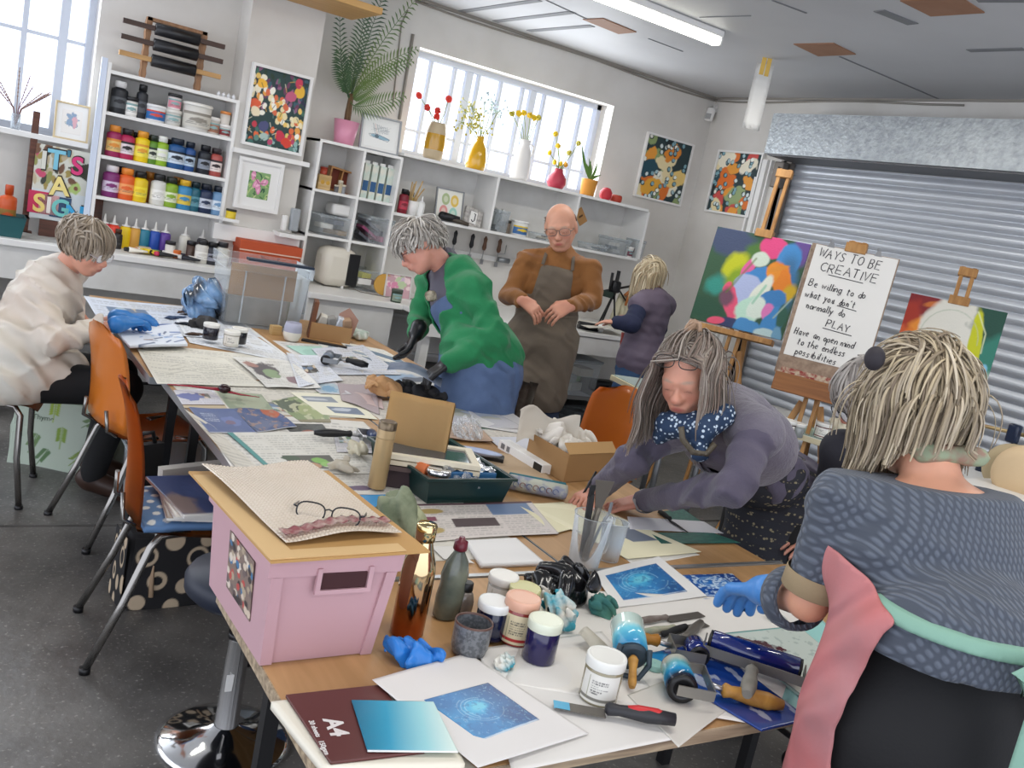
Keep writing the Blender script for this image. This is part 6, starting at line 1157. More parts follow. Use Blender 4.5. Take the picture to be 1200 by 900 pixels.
qsheet('paper_sheet','big white drawing paper protecting the nearest table','paper',((590,800),(905,852),(955,705),(640,690)),W('#dedad3',50),curl=.001)
qsheet('paper_sheet','white protective sheet at the front middle of the nearest table','paper',((600,905),(812,862),(705,740),(560,760)),W('#dcd9d4',40),curl=.001)
qsheet('newsprint_offcut','pale grey offcut under the orange handled roller at the table front','paper',((795,876),(858,828),(800,790),(735,815)),W('#cdc9c1'),curl=.003)
def cv_cyan(seed=1,edge='#dedcd8',deep='#14437e',inner=(.12,.16,.86,.86)):
 c=CV(120,100,edge,1.3);u0,v0,u1,v1=inner;m=((c.u>u0)&(c.u<u1)&(c.v>v0)&(c.v<v1));old=c.C.copy()
 c.grad([(0,'#2d8cc0'),(.5,'#2a7ab4'),(1,deep)],.4);c.blob(.45,.6,.26,.2,'#3fa6cf',.3,.3,.5);c.blob(.5,.58,.14,.1,'#62bcd4',.3,.3,.5)
 for k in range(3):c.line([(.5+(.2+.05*k)*math.cos(a),.55+(.2+.04*k)*math.sin(a))for a in[q*.3+k for q in range(14)]],.006,'#a4d0e2',.6,.5)
 c.blob(.9,.2,.4,.35,'#12356c',.3,.4,.6,.7);c.blob(.1,.9,.3,.3,'#1a5a98',.3,.4,.6,.6);c.blob(.2,.15,.3,.2,'#2a6aa6',.3,.4,.6,.6);c.speck('#8cc4e0',34,.72,.35,seed);c.speck('#1d5e9c',22,.66,.5,seed+4);c.line([(u0,v0),(u1,v0+.02)],.01,'#dfe8ee',.5,.8);c.C=np.where(m[...,None],c.C,old);return c
o=qsheet('cyan_print','white sheet with a swirling blue print behind the blue roller','print',((722,713),(828,700),(772,652),(695,672)),cv_cyan(3),curl=.006)
c=CV(110,90,'#d8d6d2',1.3);m_=c.C.copy();c.grad([(0,'#1d56a0'),(1,'#163a7c')]);c.blob(.5,.65,.3,.28,'#2a6ab0',0,.2,.2)
for k in range(3):c.line([(.5+(.16+.06*k)*math.cos(a),.66+(.12+.05*k)*math.sin(a))for a in[q*.3 for q in range(22)]],.007,'#b8d4e8',.8,.6)
c.speck('#cfe0ea',22,.6,.7,9);c.blob(.75,.2,.3,.14,'#1f62b4',.1,.2)
qsheet('blue_print','dark blue swirling print right by the gloved hand','print',((825,702),(890,700),(858,672),(790,674)),c,m_gloss)
c=CV(60,50,'#e9e6de');
qsheet('paper_stack','thick stack of cream paper sheets at the front left corner','paper',((378,897),(545,895),(500,800),(318,822)),W('#dfd9c8'),z=TT+.016,th=.014)
for k,(dx,dy)in enumerate(((-4,6),(6,10),(2,18))):qsheet('paper_sheet',['loose cream sheet sticking out lowest','loose cream sheet sticking out in the middle','loose cream sheet sticking out toward us'][k]+' under the thick stack at the table corner','paper',((385+dx,898+dy),(560+dx,897+dy),(480,830),(330+dx,828+dy)),W('#d8d2c2'),z=TT+.001+.0015*k)
c=CV(140,120,'#5a2f2c',1.25)
qd=qsheet('sketch_pad','brown covered A4 paper pad with white lettering at the front left corner','pad',((388,893),(498,880),(448,802),(335,814)),c,mat('pad_cover',rough=.4,attr=True),z=TT+.022,th=.005)
z_=TT+.0225
def flat_text(s,px,size,m,parent,ang,bold=0.):
 P=Zp(*px,z_);L_=P-parent.location;L_.z=z_-parent.location.z;return text_obj(s,size,m,parent,Matrix.Translation(L_)@Matrix.Rotation(ang,4,'Z'),.0002,bold)
wt=mat('white_ink','#d9d4d0',.5);e_=Zp(448,802,z_)-Zp(498,880,z_);an=math.atan2(e_.y,e_.x)+PI
flat_text('A4',(384,853),.042,wt,qd,an,.0014);flat_text('30 sheets   150gsm',(371,864),.012,wt,qd,an,.0003)
c=CV(100,80,'#2a86a4',1.3);c.grad([(0,'#1d6a86'),(.35,'#2795b8'),(.7,'#8fc9d0'),(1,'#d3e4dc')],-.15);c.line([(0,.005),(1,.005)],.012,'#e6ebe8')
qsheet('gradient_plate','small teal to white gradient plate lying on the brown pad','plate',((431,880),(537,881),(508,822),(412,820)),c,m_gloss,z=TT+.026,th=.002)
qsheet('print_sheet','white sheet carrying the wave print at the front of the table','paper',((560,900),(690,860),(548,765),(436,797)),W('#dcd9d6',40),curl=.002,zc=(.018,.009,.009,.028))
c=cv_cyan(7,'#2a7ab4','#143a70',(-.1,-.1,1.1,1.1));c.line([(0,.01),(1,.01)],.014,'#d0dce4',.8,.8)
qsheet('wave_print','blue wave print with a pale cyan eye at the front of the nearest table','print',((563,868),(632,843),(572,800),(497,820)),c,m_gloss,zc=(.0175,.0125,.015,.0225))
c=CV(80,60,'#1a3c86',1.3);c.blob(.15,.85,.3,.3,'#2a8cc8',.4,.4);c.speck('#d0d8e0',10,.7,.5);c.blob(.5,.85,.15,.1,'#241f5c',0,.5)
qsheet('inked_glass','glass plate rolled with deep blue ink under the wide blue roller','glass plate',((893,855),(948,842),(828,752),(745,768)),c,mat('wet_ink',rough=.08,attr=True,coat=.5),z=TT+.012,th=.005)
c=CV(100,80,'#c3cdc4',1.3);c.blob(.27,.75,.2,.12,'#4a1f26',-.5,.7,.06);c.blob(.35,.7,.12,.07,'#52232a',-.5,.7,.06);c.speck('#9caaa4',20,.68,.6);c.line([(0,.01),(1,.01)],.015,'#6f9c98');c.line([(.01,0),(.01,1)],.012,'#5f8480');c.line([(0,.99),(1,.99)],.012,'#5f9c98')
qsheet('inked_glass','pale glass plate with a dark maroon smear beside the foreground apron','glass plate',((945,820),(1010,795),(935,733),(845,742)),c,mat('wet_glass',rough=.12,attr=True),z=TT+.01,th=.006)
c=CV(40,40,'#9fd2cc');c.blob(.5,.5,.3,.3,'#b9dcd6',0,.4)
qsheet('glass_sheet','aqua tinted glass sheet showing round the maroon smeared plate','glass plate',((925,840),(1030,800),(960,722),(820,742)),c,mat('wet_glass',''),z=TT+.004,th=.003)
c=CV(100,70,'#d6dbe4',1.5);r_=random.Random(3)
for i in range(40):u,v=r_.random(),r_.random();c.line([(u,v),(u+r_.uniform(-.2,.3),v+r_.uniform(-.1,.1))],r_.uniform(.008,.025),r_.choice(['#2f5a9c','#274a80','#8aa8d0','#4a5a78','#e6e9ee','#3a3a40','#a0785c']),.9,.5)
qsheet('lino_block','blue and white striped collage plate under the seated woman\'s glove','plate',((152,405),(220,403),(205,380),(128,378)),c,z=TT+.03,th=.012,curl=.003)
for i,(q,k)in enumerate((((222,380),'#3a3f4c'),((232,392),'#5a4438'),((205,372),'#56698c'),((215,366),'#8a6a54'))):p=Zp(*q,TT+.006);mb=MB();mb.grid(lambda u,v:((u-.5)*.14,(v-.5)*.05,.006*math.sin(u*7+v*5)),8,4,thick=.002);o=mb.build('torn_strip',plastic(k,.6),None,p,(0,0,.4*i));tag(o,['charcoal','dark brown','slate blue','tan'][i]+' torn paper strip beside the blue collage plate','strip')
# containers etc
gj='ink_jar'
ink_jar('black ink jar with a pale lid, left of the pair on the far left table',on_table(246,397,TT+.02),.036,.075,'#23222c',accent='#8c8c88',lab=None)
ink_jar('clear labelled ink jar, nearest of the pair on the far left table',on_table(270,405,TT+.02),.036,.072,'#a7a396',accent='#c9c6ba')
ink_jar('black ink jar standing behind the clear labelled one on the far left table',on_table(279,402,TT+.02),.036,.075,'#201f24',lab=None)
P_=Zp(310,388,TT);t=thing('clear_storage_box','big clear plastic box with brown card and paper rolls, far end of the tables','box',(P_.x-.0,P_.y+.2,TT+.001),math.radians(-3));w_,d_,h_=.44,.34,.36
mb=MB();A=lambda k,z,e=0:[(-w_/2*k-e,-d_/2*k-e,z),(w_/2*k+e,-d_/2*k-e,z),(w_/2*k+e,d_/2*k+e,z),(-w_/2*k-e,d_/2*k+e,z)]
mb.rings([A(.9,0),A(1,h_-.06),A(1,h_-.06,.012),A(1.0,h_,.016),A(1.0,h_,.004)],cap1=False,smooth=False);mb.build('box_body',m_clear,t,fixn=False)
mb=MB();mb.bb((-w_*.28,-d_/2-.014,h_-.002),(w_/2+.012,-d_/2+.05,h_+.012),bev=.003);mb.build('dark_clip',plastic('#1d2a3c',.4),t)
mb=MB();mb.bb((-w_/2+.03,-d_/2+.05,h_*.45),(w_/2-.06,-d_/2+.06,h_*.92));mb.build('cardboard_sheet',mat('cardboard','#a98357',.8,var=(3,'#9c7850',.3)),t)
mb=MB();mb.bb((-w_/2+.04,-d_/2+.07,.01),(w_/2-.08,d_/2-.05,h_*.42));mb.build('paper_pile',mat('pile_grey','#9a948a',.8,var=(9,'#7c766c',.2)),t)
mb=MB();mb.cyl((w_/2-.09,-.02,.02),(w_/2-.07,0,h_*.85),.04);mb.build('rolled_paper',mat('olive_roll','#8c8c6c',.7),t)
for x in(-w_*.28,w_*.2):mb=MB();mb.bb((x-.004,-d_/2*.97-.006,.02),(x+.004,-d_/2*.97,h_-.06));mb.build('rib',m_frost,t)
mb=MB();mb.bb((w_/2-.0,-.1,.1),(w_/2+.02,.1,h_-.02));mb.build('side_handle',m_frost,t)
crumple('plastic_bag',(.12,.1,.12),mat('blue_film','#7ba2cc',.12,coat=.6,var=(9,'#3c4048',.12)),9,tuple(Zp(238,372,TT)),.4,'crumpled blue and clear plastic bag against the clear storage box','plastic bag',amp=.35,res=.006)
crumple('dark_cloth',(.09,.06,.035),mat('dark_cloth','#2c2a2a',.7),12,tuple(Zp(240,385,TT)),0,'dark rag lying in front of the blue plastic bag','rag')
t=thing('stemless_tumbler','round bottomed white and lilac tumbler standing on the bare wood','cup',tuple(Zp(341,400,TT)));mb=MB();mb.lathe([(.022,0),(.036,.008),(.047,.035),(.047,.052)],28,cap1=False);mb.build('bowl',plastic('#e2dccf',.4),t);mb=MB();mb.lathe([(.0472,.052),(.046,.075),(.04,.1),(.038,.1),(.043,.075),(.044,.055)],28,cap0=False,cap1=False);mb.build('rim',plastic('#a5a5b8',.4),t)
mb=MB();mb.bb((-.028,-.02,0),(.028,.02,.05),bev=.003);o=mb.build('wood_block',w1,None,tuple(Zp(322,392,TT)),(0,0,.2));tag(o,'small pale wooden block beside the lilac tumbler','block')
t=thing('cardboard_carton','open brown carton of papers and packets behind the tumbler','box',tuple(Zp(386,398,TT)),-.35);card=mat('cardboard','');mb=MB()
for lo,hi in(((-.11,-.06,0),(.11,-.056,.09)),((-.11,.056,0),(.11,.06,.09)),((-.11,-.056,0),(-.106,.056,.09)),((.106,-.056,0),(.11,.056,.09)),((-.11,-.06,0),(.11,.06,.003))):mb.bb(lo,hi)
mb.build('box_body',card,t)
for k,(x,a,c_)in enumerate(((-.06,.3,'#c9c4b8'),(0,-.3,'#8f8d88'),(.04,.2,'#c4c9d0'),(.08,-.2,'#a7886c'))):mb=MB();mb.box((x,.0,.08),(.05,.05,.11),(.2,a,.2),bev=.008);mb.build('packet',plastic(c_,.3 if k==2 else .6),t)
mb=MB();mb.prism([(-.02,0),(.07,0),(.09,.1),(.03,.16),(-.02,.12)],-.002,.002,Matrix.Translation((.05,.02,.03))@RX);mb.build('kraft_card',mat('kraft_pink','#a98474',.8),t)
mb=MB();mb.bb((-.012,-.08,0),(.012,.06,.2));o=mb.build('wood_plank',wood('walnut','#7a4a2c','#5c3520',3,'Z'),None,tuple(Zp(362,393,TT)),(0,.06,-.3));tag(o,'upright reddish wood plank between the clear box and the brown carton','plank')
crumple('wrapped_parcel',(.12,.05,.035),mat('patterned_wrap','#a9b8ac',.5,var=(30,'#d5dad2',.1)),21,tuple(Zp(417,397,TT)),-.5,'patterned green grey wrapped bundle behind the prints','bundle',amp=.15)
crumple('wrapped_parcel',(.06,.04,.06),mat('patterned_wrap',''),22,tuple(Zp(407,388,TT)),.2,'small upright patterned bundle beside the carton','bundle',amp=.15)
mb=MB();mb.bb((-.12,-.02,0),(.12,.02,.012));o=mb.build('dark_ruler',m_black,None,tuple(Zp(380,404,TT)),(0,0,-.45));tag(o,'flat black ruler in front of the brown carton','ruler')
def brayer(label,loc,rz,L,r,roll,frame_m,handle_m,hl=.14,hr=.014,hz=.03,side=1,cap=None):
 """roller lying along local X, handle pointing to local -Y"""
 t=thing('ink_brayer',label,'roller',loc,rz);mb=MB();mb.lathe([(r*.3,-.002),(r,0),(r,L),(r*.3,L+.002)],36,M=frame((-L/2,0,r),(L/2,0,r)));mb.build('roller',roll,t)
 for s in(-1,1):mb=MB();mb.lathe([(r*.95,0),(r*.95,.006),(r*.55,.008),(r*.5,.003)],24,M=frame((s*L/2,0,r),(s*(L/2+.02),0,r)));mb.build('end_cap',cap or m_black,t)
 w=L/2+.014;mb=MB()
 for s in(-1,1):mb.bb((s*w-.0015,-r-.03,r-.01),(s*w+.0015,.012,r+.012))
 mb.bb((-w,-r-.033,r-.01),(w,-r-.03,r+.012));mb.build('yoke',frame_m,t);mb=MB();mb.cyl((0,-r-.03,r),(0,-r-.075,hz),.006);mb.build('tang',m_steel,t)
 mb=MB();mb.lathe([(.008,0),(hr*.9,.006),(hr*.7,.02),(hr,hl*.45),(hr*1.05,hl*.75),(hr*.6,hl)],18,M=frame((0,-r-.06,hz+.002),(0,-r-.06-hl,hz-.006)));mb.build('handle',handle_m,t);return t
brayer('grey roller with a black handle lying on the newspaper beyond the prints',tuple(Zp(383,425,TT+.012)),math.radians(62),.13,.025,mat('grey_rubber','#6a7484',.3),m_grey,m_black,.11,.017)
brayer('roller with a dark slim handle and a silver yoke left of the gold tumbler',tuple(Zp(437,518,TT+.012)),math.radians(-100),.08,.018,plastic('#2c3a5c',.3),m_steel,m_black,.13,.014,.02)
t=thing('red_brush','red handled brush with a dark glossy bulb on the left newspapers','brush',tuple(Zp(262,461,TT+.014)),math.radians(160));mb=MB();mb.sphere((0,0,.018),.022,sc=(1.1,.9,.8));mb.build('bulb',plastic('#2a1014',.1),t)
mb=MB();mb.tube([(.01,0,.014),(.06,.004,.012),(.12,-.004,.008),(.2,.01,.005)],[.014,.01,.008,.004],8,.5);mb.tube([(-.01,0,.01),(-.06,.01,.008),(-.13,.0,.006)],[.012,.008,.003],8,.4);mb.build('handle',plastic('#8c1c2c',.25),t)
crumple('canvas_rag',(.07,.035,.014),mat('stone_rag','#b0a898',.8),31,tuple(Zp(402,550,TT+.012)),-.3,'crumpled grey rag lying on the newspaper left of the gold tumbler','rag',amp=.5)
crumple('canvas_rag',(.05,.045,.018),mat('linen_rag','#c9c2ac',.8),32,tuple(Zp(420,530,TT+.014)),.5,'folded linen rag beside the roller handle','rag',amp=.5)
crumple('twine_bundle',(.06,.035,.022),mat('twine','#9c7c54',.8,var=(30,'#5a4632',.2)),33,tuple(Zp(360,570,TT+.012)),-.1,'small tangle of tan twine on the newspaper by the bubble wrap','twine',amp=.5)
mb=MB();mb.tube([(.07*math.cos(a),.04*math.sin(a),.006+.004*math.sin(a*3))for a in[k*.35 for k in range(16)]],.004,6);o=mb.build('cord_loop',m_black,None,tuple(Zp(360,568,TT+.012)));tag(o,'black cord looped round the tan twine','cord')
P_=Zp(441,571,TT+.01);t=thing('travel_flask','tall gold drinking flask with a steel collar standing on newspaper','flask',P_);mg=mat('gold_matte','#b59a70',.35,.35)
mb=MB();mb.lathe([(.024,0),(.027,.003),(.027,.155)],32,cap1=False);mb.build('body',mg,t);mb=MB();mb.lathe([(.0272,.156),(.0272,.182)],32,cap0=False,cap1=False);mb.build('lid',mat('gold_light','#b89f78',.3,.3),t);mb=MB();mb.lathe([(.0275,.182),(.0275,.203),(.024,.206)],32,cap0=False);mb.build('collar',mat('bronze_collar','#6f6250',.3,.8),t)
a,b_,c_=Zp(446,560,TT),Zp(518,545,TT),Zp(520,540,TT);t=thing('brown_envelope','large brown paper envelope standing upright in the middle of the tables','envelope',Zp(478,556,TT+.012),math.radians(-31));hE=.25;kr_=mat('kraft_env','#c7a572',.75,bump=(14,.5,4))
mb=MB();mb.grid(lambda u,v:((u-.5)*.205,.004*math.sin(u*9)+.03*v-.01*math.sin(v*PI),v*hE),16,12,thick=.01);mb.build('front',kr_,t);mb=MB();mb.grid(lambda u,v:((u-.5)*.2+.006,.014+.03*v,v*hE*.97),6,6,thick=.004);mb.build('back',kr_,t)
crumple('brown_gloves',(.12,.06,.035),mat('tan_leather','#b48a5e',.7),41,tuple(Zp(452,462,TT+.02)),-.3,'crumpled tan paper lying behind the brown envelope','paper',amp=.45)
crumple('black_tangle',(.15,.05,.03),mat('black_cloth','#1d1c1f',.7),42,tuple(Zp(490,466,TT+.014)),-.45,'tangle of black cloth between the tan paper and the straw bundles','cloth',amp=.5)
crumple('straw_bundle',(.045,.04,.03),mat('straw','#b5a27c',.8,var=(40,'#7c6a48',.15)),43,tuple(Zp(518,461,TT+.02)),.2,'smaller straw coloured wrapped lump, left of two','bundle',amp=.4)
crumple('straw_bundle',(.065,.05,.05),mat('straw',''),44,tuple(Zp(543,464,TT+.02)),.2,'larger straw coloured wrapped lump, right of two','bundle',amp=.4)
for k in range(3):mb=MB();mb.bb((-.13,-.07,0),(.13,.07,.005));o=mb.build('green_book',plastic(['#3c5a52','#55705c','#2f4a44'][k],.5),None,tuple(Zp(533,470,TT+.004+.006*k)),(0,0,-.5+.05*k));tag(o,['lowest','middle','topmost'][k]+' thin green booklet beneath the straw coloured lumps','booklet')
P_=Zp(545,512,TT+.004);crumple('plastic_film',(.06,.05,.045),glass('film','#f0f2f4',.08,.75),51,tuple(P_),0,'crinkled clear plastic film behind the stacked frames','film',amp=.5,fr=1.5)
mb=MB();mb.lathe([(.001,0),(.05,.002),(.075,.012),(.078,.016),(.07,.014),(.04,.008),(.001,.006)],30,sy=.4,cap0=False,cap1=False);o=mb.build('oval_dish',mat('pale_blue_dish','#a9b4d0',.25),None,tuple(Zp(563,533,TT+.02)),(0,0,-.6));tag(o,'long pale blue dish lying on a black box behind the tray','dish')
mb=MB();mb.box((0,0,.009),(.17,.06,.018),bev=.004);o=mb.build('black_case',m_black,None,tuple(Zp(563,536,TT+.001)),(0,0,-.6));tag(o,'flat black case under the pale blue dish','case')
t=thing('framed_glass','stack of cream framed glass plates leaning on the dark green tray','frame',tuple(Zp(500,546,TT+.06)),math.radians(-20));
for k in range(3):
 mb=MB();z0=.018*k;
 for lo,hi in(((-.15,-.1,z0),(.15,-.075,z0+.014)),((-.15,.075,z0),(.15,.1,z0+.014)),((-.15,-.075,z0),(-.125,.075,z0+.014)),((.125,-.075,z0),(.15,.075,z0+.014))):mb.bb(lo,hi)
 mb.build('frame',mat('cream_frame_%d'%k,['#5a4a48','#cfc4ac','#d9d0ba'][k],.5),t);mb=MB();mb.bb((-.125,-.075,z0+.004),(.125,.075,z0+.008));mb.build('pane',mat('dark_pane','#4a5258',.08),t)
mb=MB();mb.bb((-.14,-.09,-.055),(.14,.09,-.001));mb.build('backing',mat('plum_card','#3a2c30',.7),t)
P_=Zp(500,592,TT);P2=Zp(592,590,TT);d=P2-P_;rzt2=math.atan2(d.y,d.x);Lx=d.length+.01
t=thing('green_tray','dark green plastic tray with foil packs in the middle of the tables','tray',(P_+P2)/2,rzt2);gt=mat('dark_green_plastic','#15302f',.3);hT=.085
A=lambda s,z:[(-Lx/2*s-.0,0-.004*(s>1),z),(Lx/2*s,0-.004*(s>1),z),(Lx/2*s,.42,z),(-Lx/2*s,.42,z)]
def rect(x,y0,y1,z):return[(-x,y0,z),(x,y0,z),(x,y1,z),(-x,y1,z)]
X_=Lx/2;mb=MB();mb.rings([rect(X_*.93,.01,.37,0),rect(X_*1.04,-.006,.385,hT),rect(X_*1.1,-.014,.395,hT),rect(X_*1.1,-.014,.395,hT-.008),rect(X_*1.04,-.006,.385,hT-.008)],cap1=False,smooth=False)
mb.rings([rect(X_*1.04,-.006,.385,hT-.001),rect(X_*1.0,0,.38,hT-.002),rect(X_*.9,.015,.365,.006)],cap0=False,smooth=False);mb.build('tray_body',gt,t,fixn=False)
mb=MB();
foil=mat('foil','#c9ccd2',.12,1.,bump=(25,1.,6));T_=t
o=thing('foil_block','blue block wrapped in crinkled foil lying in the green tray','block',T_.matrix_basis@Vector((.02,.1,.062)),rzt2-.05);mb=MB();mb.box((0,0,.012),(.19,.13,.03),bev=.004);mb.build('block',plastic('#34628c',.3),o);mb=MB();mb.grid(lambda u,v:((u-.5)*.185,(v-.5)*.12,.03+.006*math.sin(u*14)*math.sin(v*9)+.004*math.sin(u*33+v*20)),26,18);mb.build('foil',foil,o)
o=thing('glass_pot','small glass pot with a silver lid in the green tray','jar',T_.matrix_basis@Vector((-.09,.05,.02)),0);mb=MB();mb.lathe([(.03,0),(.034,.01),(.034,.05),(.028,.058)],26);mb.build('jar',mat('amber_glass','#a9785c',.1,coat=.5),o);mb=MB();mb.lathe([(.036,.058),(.038,.06),(.038,.072),(.034,.075),(.001,.073)],28,cap1=False);mb.build('lid',mat('silver_lid','#d2d2d4',.15,.9),o)
mb=MB();mb.box((0,0,.02),(.045,.04,.05),(0,.3,.5),bev=.004);o=mb.build('orange_packet',plastic('#d2703c',.4),None,T_.matrix_basis@Vector((-.115,.1,.05)));tag(o,'small orange packet beside the silver lidded pot in the tray','packet')
mb=MB();mb.box((0,0,.03),(.2,.2,.05),(0,0,.1),bev=.004);o=mb.build('black_tin',m_black,None,T_.matrix_basis@Vector((.03,.24,.008)));tag(o,'flat black tin lying deep in the green tray','tin')
crumple('plastic_film',(.05,.04,.03),glass('film',''),52,T_.matrix_basis@Vector((.0,.05,.035)),0,'clear film crumpled in the front of the green tray','film',amp=.5)
P_=Zp(627,579,TT+.002);t=thing('pencil_case','pale patterned pencil case with a teal zip beside the tray','pencil case',P_,math.radians(-32));pc=mat('pencil_cloth','#b4b5a6',.7,var=(26,'#8c8fa0',.07));
V_=lambda x,y,z:(x,y,z)
mb=MB();mb.lathe([(.006,-.105),(.026,-.1),(.031,-.09),(.031,.09),(.026,.1),(.006,.105)],24,M=Matrix.Translation((0,0,.027))@Matrix.Rotation(PI/2,4,'Y')@Matrix.Diagonal((.85,1.05,1,1)));mb.build('case_body',pc,t)
mb=MB();mb.tube([(-.1,0,.03),(-.095,0,.052),(.09,0,.054),(.1,0,.035)],.005,6);mb.build('zip',plastic('#2f6a74',.4),t)
for k in range(7):mb=MB();x_=-.07+.022*k;mb.tube([(x_+.009*math.cos(a),-.0335*math.cos(.25*math.sin(a)),.03+.009*math.sin(a))for a in[q*.7 for q in range(8)]],.0012,4);mb.build('ring_motif',plastic('#8a5a50' if k%2 else '#56648c',.6),t)
a,b_=Zp(583,525,TT),Zp(634,556,TT);d=b_-a;t=thing('slim_box','slim white carton with a black end label left of the cardboard box','box',(a+b_)/2,math.atan2(d.y,d.x));l_=d.length
mb=MB();mb.bb((-l_/2,0,0),(l_/2,.05,.035),bev=.001);mb.build('box_body',m_white,t);mb=MB();mb.bb((l_/2-.055,-.0008,.004),(l_/2-.004,.0,.031));mb.build('black_label',m_black,t);mb=MB();mb.bb((-l_/2+.02,-.0008,.008),(-l_/2+.045,.0,.028));mb.bb((-l_/2+.06,-.0008,.008),(-l_/2+.08,.0,.028));mb.build('grey_print',m_grey,t)
A_,B_,C_=Zp(660,566,TT),Zp(615,538,TT),Zp(716,562,TT);t=thing('cardboard_box','open cardboard box stuffed with white tissue paper at the right table edge','box',A_,math.radians(20));bw,bd,bh=.2,.34,.105
loc_=lambda P:Matrix.Rotation(-t.rotation_euler.z,3,'Z')@(P-A_)
e1,e2=loc_(C_),loc_(B_);n1=Vector((e1.x,e1.y,0));n2=Vector((e2.x,e2.y,0));mb=MB()
def wallq(a,b,mb,h=bh,th=.004):
 dd=(b-a).normalized();nn=Vector((-dd.y,dd.x,0))*th;mb.rings([[a,b,b+nn,a+nn],[a+Vector((0,0,h)),b+Vector((0,0,h)),b+nn+Vector((0,0,h)),a+nn+Vector((0,0,h))]],smooth=False)
Z0=Vector((0,0,0));
wallq(Z0,n1,mb);wallq(n1,n1+n2,mb);wallq(n1+n2,n2,mb);wallq(n2,Z0,mb);mb.rings([[Z0,n1,n1+n2,n2],[q+Vector((0,0,.003))for q in(Z0,n1,n1+n2,n2)]],smooth=False);mb.build('box_body',mat('box_board','#a07c50',.8,var=(4,'#8f6c44',.3)),t)
mb=MB();h_=Vector((0,0,bh));mb.rings([[h_,n1+h_,n1+h_+n2*.16+Vector((0,0,.03)),h_+n2*.16+Vector((0,0,.03))],[q-Vector((0,0,.003))for q in(h_,n1+h_,n1+h_+n2*.16+Vector((0,0,.03)),h_+n2*.16+Vector((0,0,.03)))]],smooth=False);mb.build('flap',mat('box_board_light','#b58e5c',.8),t)
cb=t.matrix_basis@((n1+n2)*.5)
tis=mat('tissue','#e0dad0',.7)
for k,(u,v,s,sd)in enumerate(((.35,.35,.07,61),(.7,.6,.08,62),(.3,.75,.09,63),(.75,.3,.06,64))):crumple('tissue_wad',(s,s*.8,s*.75),tis,sd,t.matrix_basis@(n1*u+n2*v+Vector((0,0,.035))),k,['first','second','biggest, furthest','smallest'][k]+' wad of white tissue paper stuffed in the cardboard box','tissue',amp=.4)
mb=MB();mb.grid(lambda u,v:((u-.5)*.22,.03*math.sin(u*4)+.05*v,.12*math.sin(v*2.)+.02*math.sin(u*8)),14,8,thick=.002);o=mb.build('tissue_sheet',tis,None,t.matrix_basis@(n1*.1+n2*.7+Vector((0,0,.07))),(0,0,-.4));tag(o,'curved sheet of white tissue rising out of the cardboard box','tissue')
P1,P2,P3=Zp(303,779,TT),Zp(433,765,TT),Zp(238,697,TT);d=P2-P1;rzc=math.atan2(d.y,d.x)
zt_=TT+.205;t=thing('pink_crate','pink plastic crate with a collage sticker on the nearest table corner','crate',P1+Vector((0,0,.001)),rzc);cw,cd_,chh=d.length,(P3-P1).length+.04,.215
pk=mat('pink_plastic','#bd979d',.4);tp=1.12
def rc(s,z,e=0.):gx,gy=cw*(s-1)/2,cd_*(s-1)/2;return[(-gx-e,-gy-e,z),(cw+gx+e,-gy-e,z),(cw+gx+e,cd_+gy+e,z),(-gx-e,cd_+gy+e,z)]
mb=MB();mb.rings([rc(1,0),rc(tp*.985,chh-.035),rc(tp*.985,chh-.035,.008),rc(tp,chh,.008),rc(tp,chh,-.002),rc(.97,.005)],cap1=True,smooth=False);
mb.build('crate_body',pk,t,fixn=True)
for x0,x1 in((-.0,.022),(cw-.022,cw)):
 mb=MB();gx=cw*(tp-1)/2;gy=cd_*(tp*.985-1)/2;sx=-gx if x0<=0 else gx
 mb.rings([[(x0,-.006,.0),(x1,-.006,.0),(x1,.0,.0),(x0,.0,.0)],[(x0+sx,-gy-.007,chh-.036),(x1+sx,-gy-.007,chh-.036),(x1+sx,-gy+.002,chh-.036),(x0+sx,-gy+.002,chh-.036)]],smooth=False);mb.build('corner_rib',pk,t)
gy=cd_*(tp-1)/2;mb=MB();hx=cw/2+.015;mb.bb((hx-.045,-gy-.0075,chh-.062),(hx+.045,-gy-.001,chh-.03),bev=.002);mb.build('handle_hole_plate',mat('handle_shade','#3a1418',.6),t)  # solid dark plate; its colour stands for the shade inside a handle hole
mb=MB()
for lo,hi in(((hx-.055,-gy-.011,chh-.07),(hx+.055,-gy-.003,chh-.062)),((hx-.055,-gy-.011,chh-.062),(hx-.046,-gy-.003,chh-.02)),((hx+.046,-gy-.011,chh-.062),(hx+.055,-gy-.003,chh-.02))):mb.bb(lo,hi)
mb.build('handle_rim',pk,t)
c=CV(70,70,'#7c6a60',1.);r_=random.Random(6)
for i in range(90):c.blob(r_.random(),r_.random(),.07,.06,r_.choice(['#a89880','#5a4a48','#b04a44','#3f6f94','#c9b8a4','#6a5c58','#8c7a68','#d0c4b4','#39302f']),r_.random()*3,.4)
gx=cw*(tp-1)/2;Ms=Matrix.Translation((-gx*.62-.002,cd_*.42,chh*.52))@Matrix.Rotation(math.radians(-4.5),4,'Y')@Matrix.Rotation(-PI/2,4,'Z')@RX;sheet('collage_sticker',c,.15,.12,m_p,t,Ms,thick=.001)
